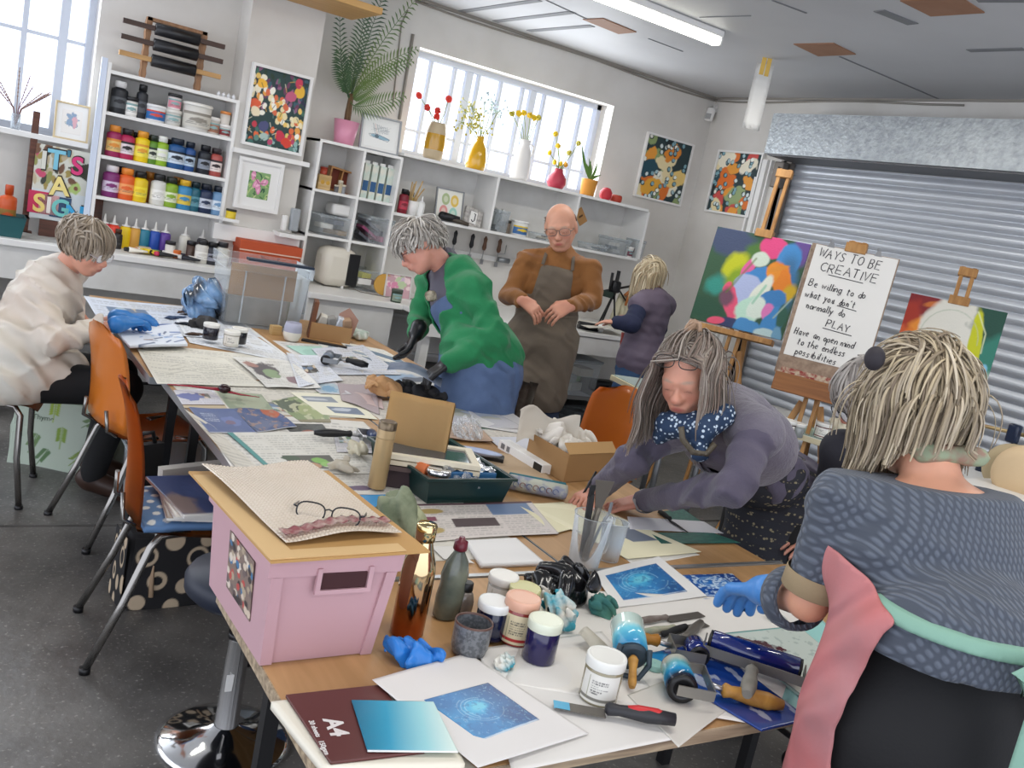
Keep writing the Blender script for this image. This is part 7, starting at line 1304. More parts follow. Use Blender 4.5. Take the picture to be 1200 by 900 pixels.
def cardlid():
 o=thing('cardboard_sheet','flat cardboard lid lying across the top of the pink crate','cardboard',t.matrix_basis@Vector((cw/2+.01,cd_/2+.02,chh+.003)),rzc+math.radians(3));mb=MB();mb.bb((-cw/2-.05,-cd_/2-.06,0),(cw/2+.05,cd_/2+.07,.004));mb.build('sheet',mat('cardboard_pale','#bd9460',.8,var=(3,'#b0884f',.3)),o)
 mb=MB();mb.bb((-cw/2-.05,-cd_/2-.055,.0045),(-cw/2+.0,cd_/2+.04,.007));mb.bb((-cw/2+.0,-cd_/2-.055,.0045),(cw/2+.0,-cd_/2-.02,.006));mb.build('strip',mat('card_strip','#caa876',.8),o);return o
cl=cardlid()
mbw=mat('bubble_wrap','#cdc0b0',.25,var=(6,'#c2b29e',.3),coat=.3)
n1_,n2_=64,84;wX,wY=.25,.40
def bub(u,v):
 x=(u-.5)*wX;y=(v-.5)*wY;return(x,y,.006+.012*math.sin(u*3+v*2)**2+.003*abs(math.sin(u*n1_/2.*PI)*math.sin(v*n2_/2*PI)))
ob=thing('bubble_wrap','sheet of bubble wrap spread over the crate lid','bubble wrap',cl.matrix_basis@Vector((.0,.04,.006)),rzc+.12);mb=MB();mb.grid(bub,n1_*2,n2_*2);mb.build('wrap',mbw,ob)
mb=MB();mb.grid(lambda u,v:((u-.5)*wX*.98,-wY/2+.01+.03*v+.02*u,.016+.012*math.sin(u*3)**2+.002*math.sin(u*60)),60,4,thick=.001);mb.build('red_tape_edge',mat('red_edge','#b0676a',.5,var=(40,'#d9c4b8',.1)),ob)
def glasses(label,M,w=.135,m=None,name='reading_glasses',arm=.13,lens_h=.034,folded=False,cat='glasses',parent=None):
 """glasses: front in XZ plane facing -Y, arms toward +Y"""
 t=thing(name,label,cat,M.translation,0,None,M.to_euler())if parent is None else link(name,None,parent)
 if parent is not None:t.matrix_basis=M
 mm=m or m_black
 for s in(-1,1):
  mb=MB();cx=s*w*.25;pts=[(cx+w*.2*math.copysign(abs(math.cos(a))**.7,math.cos(a)),0,lens_h*.5*math.copysign(abs(math.sin(a))**.8,math.sin(a)))for a in[2*PI*k/24 for k in range(25)]];mb.tube(pts,.0016,6,up=(0,1,0),cap=False);mb.build('rim',mm,t)
  mb=MB();mb.tube([(s*w*.46,0,.005),(s*w*.5,.006,.006),(s*w*.5,arm*.7,.004),(s*w*.49,arm,-.02)],.0018,6);mb.build('temple_arm',mm,t)
  mb=MB();mb.prism([(cx+w*.19*math.cos(a),lens_h*.46*math.sin(a))for a in[2*PI*k/20 for k in range(20)]],-.0004,.0004,RX);mb.build('lens',glass('lens_glass','#ffffff',.02,1.),t)
 mb=MB();mb.tube([(-w*.06,0,.006),(0,-.002,.009),(w*.06,0,.006)],.0016,6);mb.build('bridge',mm,t);return t
Pg=Zp(384,607,TT+.245);g=glasses('black rimmed reading glasses lying on the bubble wrap',Matrix.Translation(Pg+Vector((0,0,.008)))@Matrix.Rotation(math.radians(-28),4,'Z')@Matrix.Rotation(math.radians(-12),4,'X'),.135,plastic('#1c1c20',.25),arm=.11)
o=qsheet('blue_folder','bright blue plastic folder sticking out behind the bubble wrap','folder',((400,612),(470,606),(464,580),(400,581)),CV(30,30,'#1f86bd'),mat('blue_gloss',rough=.25,attr=True),.004,z=TT+.03)
mcam=mat('camo_cloth','#8c9378',.7,var=(16,'#5f6a52',.12))
crumple('patterned_bag',(.06,.06,.1),mcam,71,tuple(Zp(455,655,TT)),.3,'crumpled olive patterned cloth bag between the crate and the copper bottle','bag',amp=.3,res=.006)
crumple('patterned_bag',(.035,.035,.04),mat('sage_cloth','#a9ab88',.7,var=(20,'#7f8868',.2)),72,tuple(Zp(482,622,TT+.001)),0,'sage green bunched cloth rising behind the copper bottle','cloth',amp=.3)
P_=Zp(476,742,TT);t=thing('steel_bottle','shiny copper and gold insulated bottle beside the pink crate','bottle',P_);mcop=mat('copper_gloss','#c08a58',.08,1.);mgold=mat('gold_gloss','#cdb98a',.1,1.)
nt=mcop.node_tree;N=nt.nodes;tc=N.new('ShaderNodeTexCoord');sx=N.new('ShaderNodeSeparateXYZ');rp=N.new('ShaderNodeValToRGB');rp.color_ramp.elements[0].position=.03;rp.color_ramp.elements[0].color=(*lin('#a8623c'),1);rp.color_ramp.elements[1].position=.2;rp.color_ramp.elements[1].color=(*lin('#cdbf96'),1)
nt.links.new(tc.outputs['Object'],sx.inputs[0]);nt.links.new(sx.outputs['Z'],rp.inputs['Fac']);nt.links.new(rp.outputs['Color'],N['Principled BSDF'].inputs['Base Color'])
mb=MB();mb.lathe([(.032,0),(.035,.004),(.035,.14),(.032,.16),(.022,.19),(.018,.205)],40,cap1=False);mb.build('body',mcop,t);mb=MB();mb.lathe([(.0185,.205),(.0215,.207),(.0215,.238),(.019,.242),(.001,.243)],30,cap1=False);mb.build('cap',mgold,t)
P_=Zp(523,722,TT);t=thing('squeeze_bottle','dirty clear squeeze bottle with a dark red cap behind the mug','bottle',P_,.3);mdirty=mat('dirty_plastic','#6f7466',.25,var=(14,'#363f3e',.18),coat=.4)
mb=MB();mb.lathe([(.03,0),(.036,.006),(.037,.05),(.032,.08),(.035,.1),(.028,.13),(.015,.15),(.014,.156)],32,sy=.75);mb.build('body',mdirty,t);mb=MB();mb.lathe([(.014,.156),(.0155,.158),(.0145,.176),(.008,.178),(.006,.186)],22);mb.build('cap',plastic('#5e1626',.35),t)
t=thing('small_bottle','small clear bottle with a black screw cap behind the grey mug','bottle',Zp(540,722,TT));mb=MB();mb.lathe([(.02,0),(.022,.004),(.022,.04),(.018,.055),(.0125,.062)],24);mb.build('body',mat('smoky_glass','#6a6058',.08,coat=.6),t);mb=MB();mb.lathe([(.014,.062),(.0145,.064),(.014,.08),(.012,.082)],20);mb.build('cap',m_black,t)
P_=Zp(548,766,TT);t=thing('pottery_cup','speckled grey pottery cup with a brown rim among the ink jars','cup',P_);mmug=mat('speckled_glaze','#6f7276',.3,var=(130,'#54575b',.06),coat=.3)
mb=MB();mb.lathe([(.026,0),(.033,.004),(.0385,.02),(.0395,.07)],44,cap1=False);mb.lathe([(.0365,.07),(.036,.02),(.03,.006),(.001,.005)],44,cap0=False,cap1=False);mb.build('cup',mmug,t,fixn=False);mb=MB();mb.lathe([(.0397,.069),(.039,.073),(.037,.073),(.0363,.069)],44,cap0=False,cap1=False);mb.build('rim',plastic('#5a4038',.35),t)
J=((583,712,.033,.082,'#a8a49a','#e0ddd6','#d8d4cc','#7a3a3c','pale lidded ink jar at the back of the jar group'),(572,745,.034,.082,'#161c38','#dfe0de',None,'','dark navy ink jar with a drippy white lid behind the cup'),(608,725,.034,.078,'#b9a63c','#c4c08c','#c8c090','#b0a040','ink jar with an olive yellow lid'),(603,750,.036,.1,'#8c2f28','#d9a890','#d9cba8','#b02a2c','tall ink jar with a salmon lid and red label'),(630,772,.0345,.09,'#1e1848','#d6dbc8',None,'','purple ink jar with a cream lid, nearest of the group'),(700,818,.0375,.092,'#8c8468','#dcdcd6','#d8d6ce','#77756c','grey labelled ink jar with a splashed lid standing alone'))
for px,py,r,h,ink,lid,lab,ac,nm in J:ink_jar(nm,on_table(px,py,TT+.006),r,h,ink,lid,lab,accent=ac or '#777777',seed=px)
mbl_=mat('nitrile_blue','#2574c4',.4)
o=crumple('blue_glove',(.07,.03,.022),mbl_,81,tuple(Zp(480,776,TT)),-.5,'discarded bright blue rubber glove beside the pottery cup','glove',amp=.5,res=.003)
crumple('paper_towel',(.04,.045,.04),mat('stained_towel','#d9d6cb',.8,var=(12,'#3f9cae',.07)),82,tuple(Zp(652,738,TT+.006)),.3,'crumpled white paper towel with teal stains right of the jars','paper towel',amp=.45,res=.003)
crumple('paper_towel',(.02,.018,.016),mat('stained_towel',''),83,tuple(Zp(591,783,TT+.006)),.3,'tiny blue stained tissue ball in front of the purple jar','tissue',amp=.45,res=.002)
crumple('teal_cloth',(.05,.03,.022),mat('teal_cloth','#2f6a6c',.8,var=(18,'#4a7a68',.2)),84,tuple(Zp(705,718,TT+.006)),-.2,'teal green rag behind the upright blue roller','rag',amp=.5,res=.003)
crumple('black_bag',(.1,.075,.042),mat('black_poly','#0e0e10',.2,coat=.4),85,tuple(Zp(648,700,TT+.006)),-.3,'crumpled shiny black plastic bag below the glass jug','plastic bag',amp=.55,res=.0035)
crumple('paper_towel',(.035,.03,.028),mat('plain_towel','#cfcac0',.8),86,tuple(Zp(640,715,TT+.006)),1.3,'grey white paper towel tucked under the black bag','paper towel',amp=.5,res=.003)
mb=MB();mb.grid(lambda u,v:((u-.5)*.05*(1-.4*abs(v-.5)),(v-.5)*.09,.03*v+.01*math.sin(u*3)),8,8,thick=.0008);o=mb.build('paper_scrap',m_paper if False else mat('scrap_paper','#dcd7cb',.7),None,tuple(Zp(700,765,TT+.006)),(0,0,.3));tag(o,'torn white paper scrap propped left of the upright blue roller','paper')
mb=MB();mb.lathe([(.026,0),(.028,.003),(.028,.01),(.025,.012),(.001,.011)],28,cap1=False);o=mb.build('jar_lid',mat('clear_lid','#c9cfc9',.15),None,tuple(Zp(910,728,TT+.004)),(math.radians(12),0,0));tag(o,'loose clear jar lid lying near the gloved hand','lid')
mb=MB();mb.lathe([(.02,0),(.021,.002),(.021,.012),(.018,.013),(.001,.012)],24,cap1=False);o=mb.build('jar_lid',plastic('#9cc8bf',.3),None,tuple(Zp(766,783,TT+.006)));tag(o,'small mint lid between the two blue rollers','lid')
P_=Zp(683,662,TT+.004);t=thing('measuring_jug','tall clear plastic jug holding palette knives beside the leaning woman','jug',P_,.2);mjug=glass('jug_plastic','#f0f3f4',.04,.93)
mb=MB();mb.lathe([(.04,0),(.042,.004),(.052,.14),(.054,.145),(.0515,.14),(.0405,.006),(.001,.005)],36,cap1=False);mb.build('jug_body',mjug,t,fixn=False);mb=MB();mb.tube([(.05,0,.128),(.085,0,.125),(.088,0,.09),(.075,0,.03),(.046,0,.03)],.007,8);mb.build('handle',mjug,t)
for k in range(3):mb=MB();mb.bb((-.052-.0,-.006,.03+.035*k),(-.047,.006,.032+.035*k));
mb.build('mark',m_grey,t)
for k,(pts,nm,lb,wd,bl,mm)in enumerate(((((.01,0,.01),(-.02,.0,.12),(-.03,0,.2)),'palette_knife','slim dark palette knife standing leftmost in the jug',.008,.03,m_dark),(((.0,.01,.01),(-.012,.01,.12),(-.02,.01,.19)),'palette_knife','second dark palette knife leaning against the first in the jug',.008,.03,m_dark),(((-.01,-.01,.01),(.0,-.005,.12),(.01,0,.16)),'scraper','broad grey triangular scraper standing in the jug',.009,0,mat('old_steel','#6a655e',.45,.5)),(((.02,.01,.01),(.035,.0,.1),(.05,-.01,.15)),'paint_brush','thin grey brush leaning right in the jug',.004,.02,m_grey))):
 t2=thing(nm,lb,'tool',P_+Vector((0,0,.004)),.2);mb=MB();mb.tube(pts,wd,8);mb.build('handle',mm,t2);mb=MB()
 if nm=='scraper':mb.prism([(-.012,-.005),(.012,-.005),(.042,.07),(-.038,.08)],-.001,.001,Matrix.Translation(pts[-1])@RX)
 else:mb.box(Vector(pts[-1])+Vector((-.002,0,.01)),(wd*2.2,.004,.03))
 mb.build('blade',mm if nm!='scraper' else mat('old_steel',''),t2)
P_=Zp(735,655,TT);t=thing('clear_beaker','clear upturned plastic beaker right of the jug','beaker',Zp(712,655,TT+.003),0);mb=MB();mb.lathe([(.03,0),(.036,.11),(.0345,.11),(.0285,.003),(.001,.002)],30,cap1=False);mb.build('beaker',mjug,t,fixn=False);mb=MB();mb.lathe([(.037,.108),(.038,.112),(.0345,.112)],30,cap0=False,cap1=False);mb.build('rim',m_frost,t)
def knife(label,a,b,w,hm,bm,blen=.5,z=TT+.0085,name='palette_knife',hr=.009):
 A,B=Zp(*a,z),Zp(*b,z);d=B-A;t=thing(name,label,'tool',A,math.atan2(d.y,d.x));L=d.length
 mb=MB();mb.prism([(0,-w*.45),(L*blen,-w*.5),(L*blen,w*.5),(0,w*.45)]if w>.02 else[(0,-w*.1),(L*blen*.8,-w*.5),(L*blen,-w*.3),(L*blen,w*.3),(L*blen*.8,w*.5),(0,w*.1)],0,.0018);mb.build('blade',bm,t)
 mb=MB();mb.lathe([(hr*.5,0),(hr*.85,.006),(hr*.7,(1-blen)*L*.2),(hr,(1-blen)*L*.6),(hr*.8,(1-blen)*L)],14,M=frame((L*blen-.002,0,hr*.8),(L,0,hr)));mb.build('handle',hm,t);return t
osd=mat('old_steel','');drk=mat('grimy_wood','#5c4f48',.6,var=(20,'#8a8078',.15))
knife('long dark knife lying across the dark green strip',(806,624),(772,602),.016,m_dark,m_dark,.6)
knife('paint crusted flat scraper, upper of the pair right of the roller',(822,720),(745,732),.028,drk,osd,.55)
knife('flat scraper with a speckled green handle, lower of the pair right of the roller',(828,732),(750,745),.022,mat('speckled_handle','#8c9480',.6,var=(30,'#b8a890',.15)),osd,.5)
knife('small palette knife with a black handle in the middle of the papers',(760,752),(803,738),.008,m_dark,m_steel,.35)
knife('wide dark scraper with a drilled metal handle pointing at the blue ink',(782,768),(820,735),.03,osd,osd,.45,hr=.012)
def roll_grad(name,stops,axis='X',L=.1):
 m=mat(name,'#ffffff',.12,coat=.4);nt=m.node_tree;N=nt.nodes;tc=N.new('ShaderNodeTexCoord');sx=N.new('ShaderNodeSeparateXYZ');mr=N.new('ShaderNodeMapRange');mr.inputs['From Min'].default_value=-L/2;mr.inputs['From Max'].default_value=L/2
 nz=N.new('ShaderNodeTexNoise');nz.inputs['Scale'].default_value=30;ad=N.new('ShaderNodeMath');ad.operation='MULTIPLY_ADD';ad.inputs[1].default_value=.25
 rp=N.new('ShaderNodeValToRGB');E=rp.color_ramp.elements
 while len(E)<len(stops):E.new(.5)
 for e,(p,k)in zip(E,stops):e.position=p;e.color=(*lin(k),1)
 Lk=nt.links;Lk.new(tc.outputs['Object'],sx.inputs[0]);Lk.new(tc.outputs['Object'],nz.inputs['Vector']);Lk.new(sx.outputs[axis],mr.inputs['Value']);Lk.new(nz.outputs['Fac'],ad.inputs[0]);Lk.new(mr.outputs['Result'],ad.inputs[2]);Lk.new(ad.outputs[0],rp.inputs['Fac']);Lk.new(rp.outputs['Color'],N['Principled BSDF'].inputs['Base Color']);return m
g1=roll_grad('ink_gradient_one',[(.1,'#12324c'),(.45,'#1f78a8'),(.75,'#7cc4d2'),(1.,'#dce4da')],L=.085)
g2=roll_grad('ink_gradient_two',[(.2,'#141c2c'),(.45,'#1c7fae'),(.75,'#6cc0cc'),(1.,'#e2e4d4')],L=.09)
ywd=wood('yellow_handle','#b0823c','#96692c',3,'X');P_=Zp(733,792,TT)
t=thing('ink_brayer','blue gradient ink roller standing upright on its yoke, behind the others','roller',P_+Vector((0,0,.006)),math.radians(-35));mb=MB();u_=Vector((0,.52,.85)).normalized()
ax0=Vector((0,0,.045));ax1=ax0+Vector((-.01,.085,.028));mb.lathe([(.01,-.002),(.036,0),(.036,.085),(.012,.087)],40,M=frame(ax0,ax1));rr=mb.build('roller',roll_grad('ink_gradient_three',[(.3,'#12324c'),(.55,'#1f80ae'),(.85,'#6cbccc'),(1.,'#c8dcd4')],'Y',.12),t)
mb=MB();d_=(ax1-ax0).normalized();mb.lathe([(.028,0),(.033,.004),(.033,.014),(.02,.016)],28,M=frame(ax0-d_*.016,ax0));mb.build('end_cap',mat('slate_rubber','#2c3a44',.5),t)
mb=MB();e0=ax0-d_*.02;mb.tube([e0+Vector((-.03,0,.03)),e0+Vector((-.035,-.006,0)),e0+Vector((-.02,-.01,-.03)),e0+Vector((.02,-.01,-.03)),e0+Vector((.035,-.006,0)),e0+Vector((.03,0,.03))],.006,8);mb.build('yoke',mat('slate_rubber',''),t)
mb=MB();mb.lathe([(.006,0),(.011,.008),(.008,.03),(.009,.06),(.006,.07)],14,M=frame(e0+Vector((0,-.004,.012)),e0+Vector((.002,-.055,-.022))));mb.build('handle',ywd,t)
P_=Zp(790,815,TT);t=brayer('blue gradient ink roller with a silver yoke and yellow wooden handle in front',(P_.x,P_.y,TT+.009),math.radians(58),.085,.031,g2,mat('old_yoke','#8c8880',.35,.7),ywd,.13,.017,.022)
P_=Zp(878,790,TT);t=brayer('wide navy blue ink roller with a steel frame and grey handle on the inked glass',(P_.x,P_.y,TT+.018),math.radians(-50),.19,.027,mat('navy_ink','#0d1f66',.08,coat=.6),mat('old_yoke',''),mat('grimy_grey','#8a867c',.6,var=(14,'#6a665c',.2)),.11,.016,.03)
t=brayer('roller with a thick amber wooden handle lying between the blue rollers',(*Zp(812,778,TT)[:2],TT+.008),math.radians(-120),.05,.024,mat('navy_ink',''),mat('old_yoke',''),wood('amber_handle','#a8701c','#8c5a14',3),.1,.016)
t=knife('wide putty knife with a black and red handle at the front edge',(650,826),(790,852),.03,mat('grip_black','#26262a',.5),osd,.42,TT+.0135,'putty_knife',.015)
mb=MB();L_=(Zp(790,852,TT)-Zp(650,826,TT)).length;mb.lathe([(.006,0),(.0095,.02),(.009,L_*.25),(.005,L_*.3)],12,M=frame((L_*.58,0,.0195),(L_*.9,0,.0215)));mb.build('red_grip',plastic('#b82a2c',.4),t);mb=MB();mb.bb((-.002,-.013,.0004),(.028,.013,.0024));mb.build('blue_tip',plastic('#3a9cc0',.3),t)
# PEOPLE
A_=lambda v:np.array([v[0],v[1],v[2]],float)
nrm=lambda v:np.array(v,float)/max(1e-9,np.linalg.norm(v))
FWn,RTn,DN=A_(FW),A_(RT),np.array([0,0,-1.])
def look(f,upish=(0,0,1)):
 """head matrix: local -Y looks along f"""
 f=nrm(f);u=np.array(upish,float);z=nrm(u-f*(u@f));y=-f;x=np.cross(y,z);return np.stack([x,y,z],1)
def head_prims(c,R,s=1.):
 P=lambda x,y,z:c+R@(np.array([x,y,z])*s)
 E=lambda p,r:ell(P(*p),np.array(r)*s,R)
 C=lambda a,b,r0,r1:cap_(P(*a),P(*b),r0*s,r1*s)
 pr=[E((0,.014,.03),(.074,.092,.083)),E((0,-.028,-.02),(.061,.062,.088)),E((0,-.064,-.092),(.024,.02,.018)),E((0,-.035,-.07),(.045,.045,.035)),C((.052,0,-.05),(.02,-.056,-.09),.016,.014),C((-.052,0,-.05),(-.02,-.056,-.09),.016,.014),E((.036,-.062,-.028),(.021,.02,.024)),E((-.036,-.062,-.028),(.021,.02,.024)),C((.012,-.085,.019),(.044,-.07,.018),.0075,.007),C((-.012,-.085,.019),(-.044,-.07,.018),.0075,.007)]
 fine=[C((0,-.087,.008),(0,-.108,-.028),.0055,.0085),E((.0095,-.099,-.032),(.0075,.009,.007)),E((-.0095,-.099,-.032),(.0075,.009,.007)),E((0,-.0895,-.0575),(.021,.008,.0045)),E((0,-.088,-.0655),(.018,.0085,.0052)),E((.079,.014,-.012),(.007,.017,.029)),E((-.079,.014,-.012),(.007,.017,.029)),E((.031,-.0765,.0),(.0135,.0115,.0095)),E((-.031,-.0765,.0),(.0135,.0115,.0095))]
 fine=[p+(.006,)if p[0]=='c' else p for p in fine]
 cuts=[ell(P(.05,-.088,.002),np.array([.01,.008,.007])*s,R)]
 return pr+fine,P
def hand_prims(W,d,n,side,curl=.5,s=1.,spread=.12,thumb=.6,point=None):
 """W wrist, d along the hand, n palm normal, side +1/-1 gives the thumb side"""
 d=nrm(d);n=nrm(np.array(n)-d*(np.array(n)@d));t=np.cross(d,n)*side;pr=[];pw=.034*s
 for k in(-1,-.33,.33,1):pr.append(cap_(W+t*k*pw*.55,W+d*.078*s+t*k*pw,.0135*s,.0125*s,(n,1.25)))
 L=[.066,.078,.084,.072]
 for i,k in enumerate((-1,-.33,.33,1)):
  b=W+d*.082*s+t*k*pw;dd=nrm(d+t*k*spread);seg=L[i]*s*np.array([.45,.32,.23]);p=b;r=.0092*s;c_=curl*(1+.12*i)
  for j,l in enumerate(seg):
   a=c_*(.55,1.25,1.7)[j];v=nrm(dd*math.cos(a)+n*math.sin(a));q=p+v*l;pr.append(cap_(p,q,r,r*.9,None)+(.004,));p=q;r*=.92
 b=W+d*.022*s+t*pw*.75;v1=nrm(d*.65+t*.75+n*.25);p1=b+v1*.038*s;v2=nrm(d*.9+t*(.35-thumb*.4)+n*thumb);p2=p1+v2*.03*s;v3=nrm(d*.95+t*(.1-thumb*.6)+n*thumb*.9);p3=p2+v3*.024*s
 pr+=[cap_(b,p1,.0145*s,.012*s),cap_(p1,p2,.0112*s,.0102*s,None)+(.004,),cap_(p2,p3,.0102*s,.009*s,None)+(.004,)]
 return pr
def skin_mat(nm,c):return mat('skin_'+nm,c,.5,sss=.08,attr=True,bump=(220,.06))
class Person:
 def __init__(s,name,label,J,head,hs=1.,skin='#c9957c',width=1.,depth=1.,cat='person'):
  s.J={k:A_(v)if v is not None else None for k,v in J.items()};J=s.J;s.hR=head;s.hc=J['hd'];s.hs=hs;s.skin=skin;s.w=width;s.d=depth
  pv=J['pv'];s.base=np.array([pv[0],pv[1],0.]);s.t=thing(name,label,cat,Vector(s.base));s.key=label[:12]
  U=nrm(J['nk']-pv);X=J['sl']-J['sr'];X=nrm(X-U*(X@U));Y=np.cross(U,X);s.F=np.stack([X,Y,U],1)
  s.f=-Y;s.X=X;s.U=U
 def torso(s,g=0.,k=1.):
  J=s.J;F=s.F;pv,nk=J['pv'],J['nk'];L=np.linalg.norm(nk-pv);w,d=s.w,s.d;at_=lambda t,x=0,y=0:pv+(nk-pv)*t+F@np.array([x,y,0.])
  return[ell(at_(.02),(.165*w+g,.115*d+g,.12+g),F),ell(at_(.3),(.14*w+g,.1*d+g,.14+g),F),ell(at_(.68),(.158*w+g,.105*d+g,.17+g),F),ell(at_(.88,0,.01),(.13*w+g,.075*d+g,.08+g),F),cap_(J['sl'],at_(.93,0,.01),.045+g,.05+g),cap_(J['sr'],at_(.93,0,.01),.045+g,.05+g)]
 def arm(s,sd,g=0.,frac=1.,r=(.044,.036,.034,.025),flare=1.):
  J=s.J;a,b,c=J['s'+sd],J['e'+sd],J['w'+sd];o=[cap_(a,b,r[0]+g,r[1]+g)]
  if frac>0:c2=b+(c-b)*frac;o.append(cap_(b,c2,r[2]+g*1.0,(r[2]+(r[3]-r[2])*frac+g)*flare))
  return o
 def legs(s,g=0.,hem=1.,r=(.085,.056,.052,.036)):
  o=[];J=s.J
  for sd in 'lr':
   a,b,c=J['h'+sd],J['k'+sd],J['a'+sd];o+=[cap_(a,b,r[0]+g,r[1]+g),cap_(b,b+(c-b)*hem,r[2]+g,r[3]+g)]
  return o
 def body(s,hands,res=.005,facec=None,legs=True,brow='#8c7a6c',feet=True):
  hp,P=head_prims(s.hc,s.hR,s.hs);J=s.J;pr=hp+[cap_(J['nk']+s.U*-.02,s.hc+s.hR@np.array([0,.02,-.05]),.056,.052)]+s.torso(-.012)+s.arm('l')+s.arm('r')
  if legs:pr+=s.legs()
  if legs and feet:
   for sd in 'lr':f=nrm(J['t'+sd]-J['a'+sd]*np.array([1,1,0])-np.array([0,0,J['t'+sd][2]]))if False else nrm(J['t'+sd]-J['a'+sd]);pr.append(cap_(J['a'+sd],J['t'+sd],.036,.028))
  for h in hands:pr+=hand_prims(*h)
  base=np.array(lin(s.skin));hc,hR,hs=s.hc-s.base,s.hR,s.hs;lip=np.array(lin('#a3574e'));red=np.array(lin('#b96a58'));bc=np.array(lin(brow));wt=[np.array(h[0])-s.base for h in hands]
  def colf(V):
   q=((V-hc)@hR)/hs;C=np.tile(base,(len(V),1));n=fbm(V[:,0]*40+V[:,2]*17,V[:,1]*40+V[:,2]*31,3)[:,None];C=C*(.93+.14*n)
   def mixm(m,c):nonlocal C;m=np.clip(m,0,1)[:,None];C=C*(1-m)+c*m
   front=q[:,1]<-.05
   for sx in(-1,1):mixm(.45*np.exp(-(((q[:,0]-sx*.038)/.02)**2+((q[:,2]+.03)/.018)**2))*front,red)
   mixm(.4*np.exp(-((q[:,0]/.012)**2+((q[:,2]+.03)/.012)**2))*(q[:,1]<-.09),red)
   mixm(1.2*np.clip(1-np.sqrt((q[:,0]/.024)**2+((q[:,2]+.0615)/.0095)**2),0,1)**.5*(q[:,1]<-.07),lip)
   for sx in(-1,1):
    mixm(.9*np.clip(1.3-np.sqrt(((q[:,0]-sx*.03)/.02)**2+((q[:,2]-.0225+.1*np.abs(np.abs(q[:,0])-.03))/.0045)**2),0,1)*front,bc)
    mixm(.9*np.clip(1.2-np.sqrt(((q[:,0]-sx*.031)/.013)**2+((q[:,2]+.005+2.5*(np.abs(q[:,0])-.031)**2*8)/.0022)**2),0,1)*front,np.array(lin('#4a332c')))
    mixm(.3*np.exp(-(((q[:,0]-sx*.031)/.018)**2+((q[:,2]+.002)/.014)**2))*front,np.array(lin('#9c6a5a')))
   for w_ in wt:mixm(.35*np.exp(-((V-w_)**2).sum(1)/.012),red)
   return C
  V,Fq=iso(pr,res,.022);V=relax(V-s.base,Fq,1)
  return link('body',mesh_np('body',V,Fq,skin_mat('x',s.skin),True,colf(V)),s.t)
 def wear(s,name,prims,m,res=.007,k=.03,keep=None,thick=.004,disp=None,cuts=(),it=2,colf=None,parent=None,label=None,clip=()):
  V,Fq=iso(prims,res,k,cuts,disp,clip=clip);V=relax(V,Fq,it)
  if keep is not None:
   kp=keep(V);Fq=Fq[kp[Fq].all(1)];u,inv=np.unique(Fq,return_inverse=True);V=V[u];Fq=inv.reshape(-1,4);V=smooth_rim(V,Fq)
  V=V-s.base;o=link(name,mesh_np(name,V,Fq,m,True,None if colf is None else colf(V)),parent or s.t)
  if keep is not None:
   md=o.modifiers.new('thickness','SOLIDIFY');md.thickness=thick;md.offset=0
  if label:o['label']=label
  return o
 def loc(s,V):return(V-s.J['pv'])@s.F
def folds(amp=.006,sc=14.,ph=0.,dirv=(1,.4,2.)):
 sc=sc*2.4;amp=amp*.85;a=np.array(dirv)*sc
 def f(Q):
  x,y,z=Q[...,0],Q[...,1],Q[...,2];w=(x*a[0]+y*a[1])*.8+z*a[2]*.45+1.5*np.sin(z*sc*.5+x*sc*.4+ph);w2=-x*a[0]*.6+y*a[0]*.8+z*a[1]*1.6+1.2*np.sin(x*sc*.7-y*sc*.5+ph*2)
  return amp*(1.0*(1-np.abs(np.sin(w*.8)))**2-.35+.8*(1-np.abs(np.sin(w2*.9+ph)))**2-.25+.25*np.sin(w*2.1+w2))
 return f
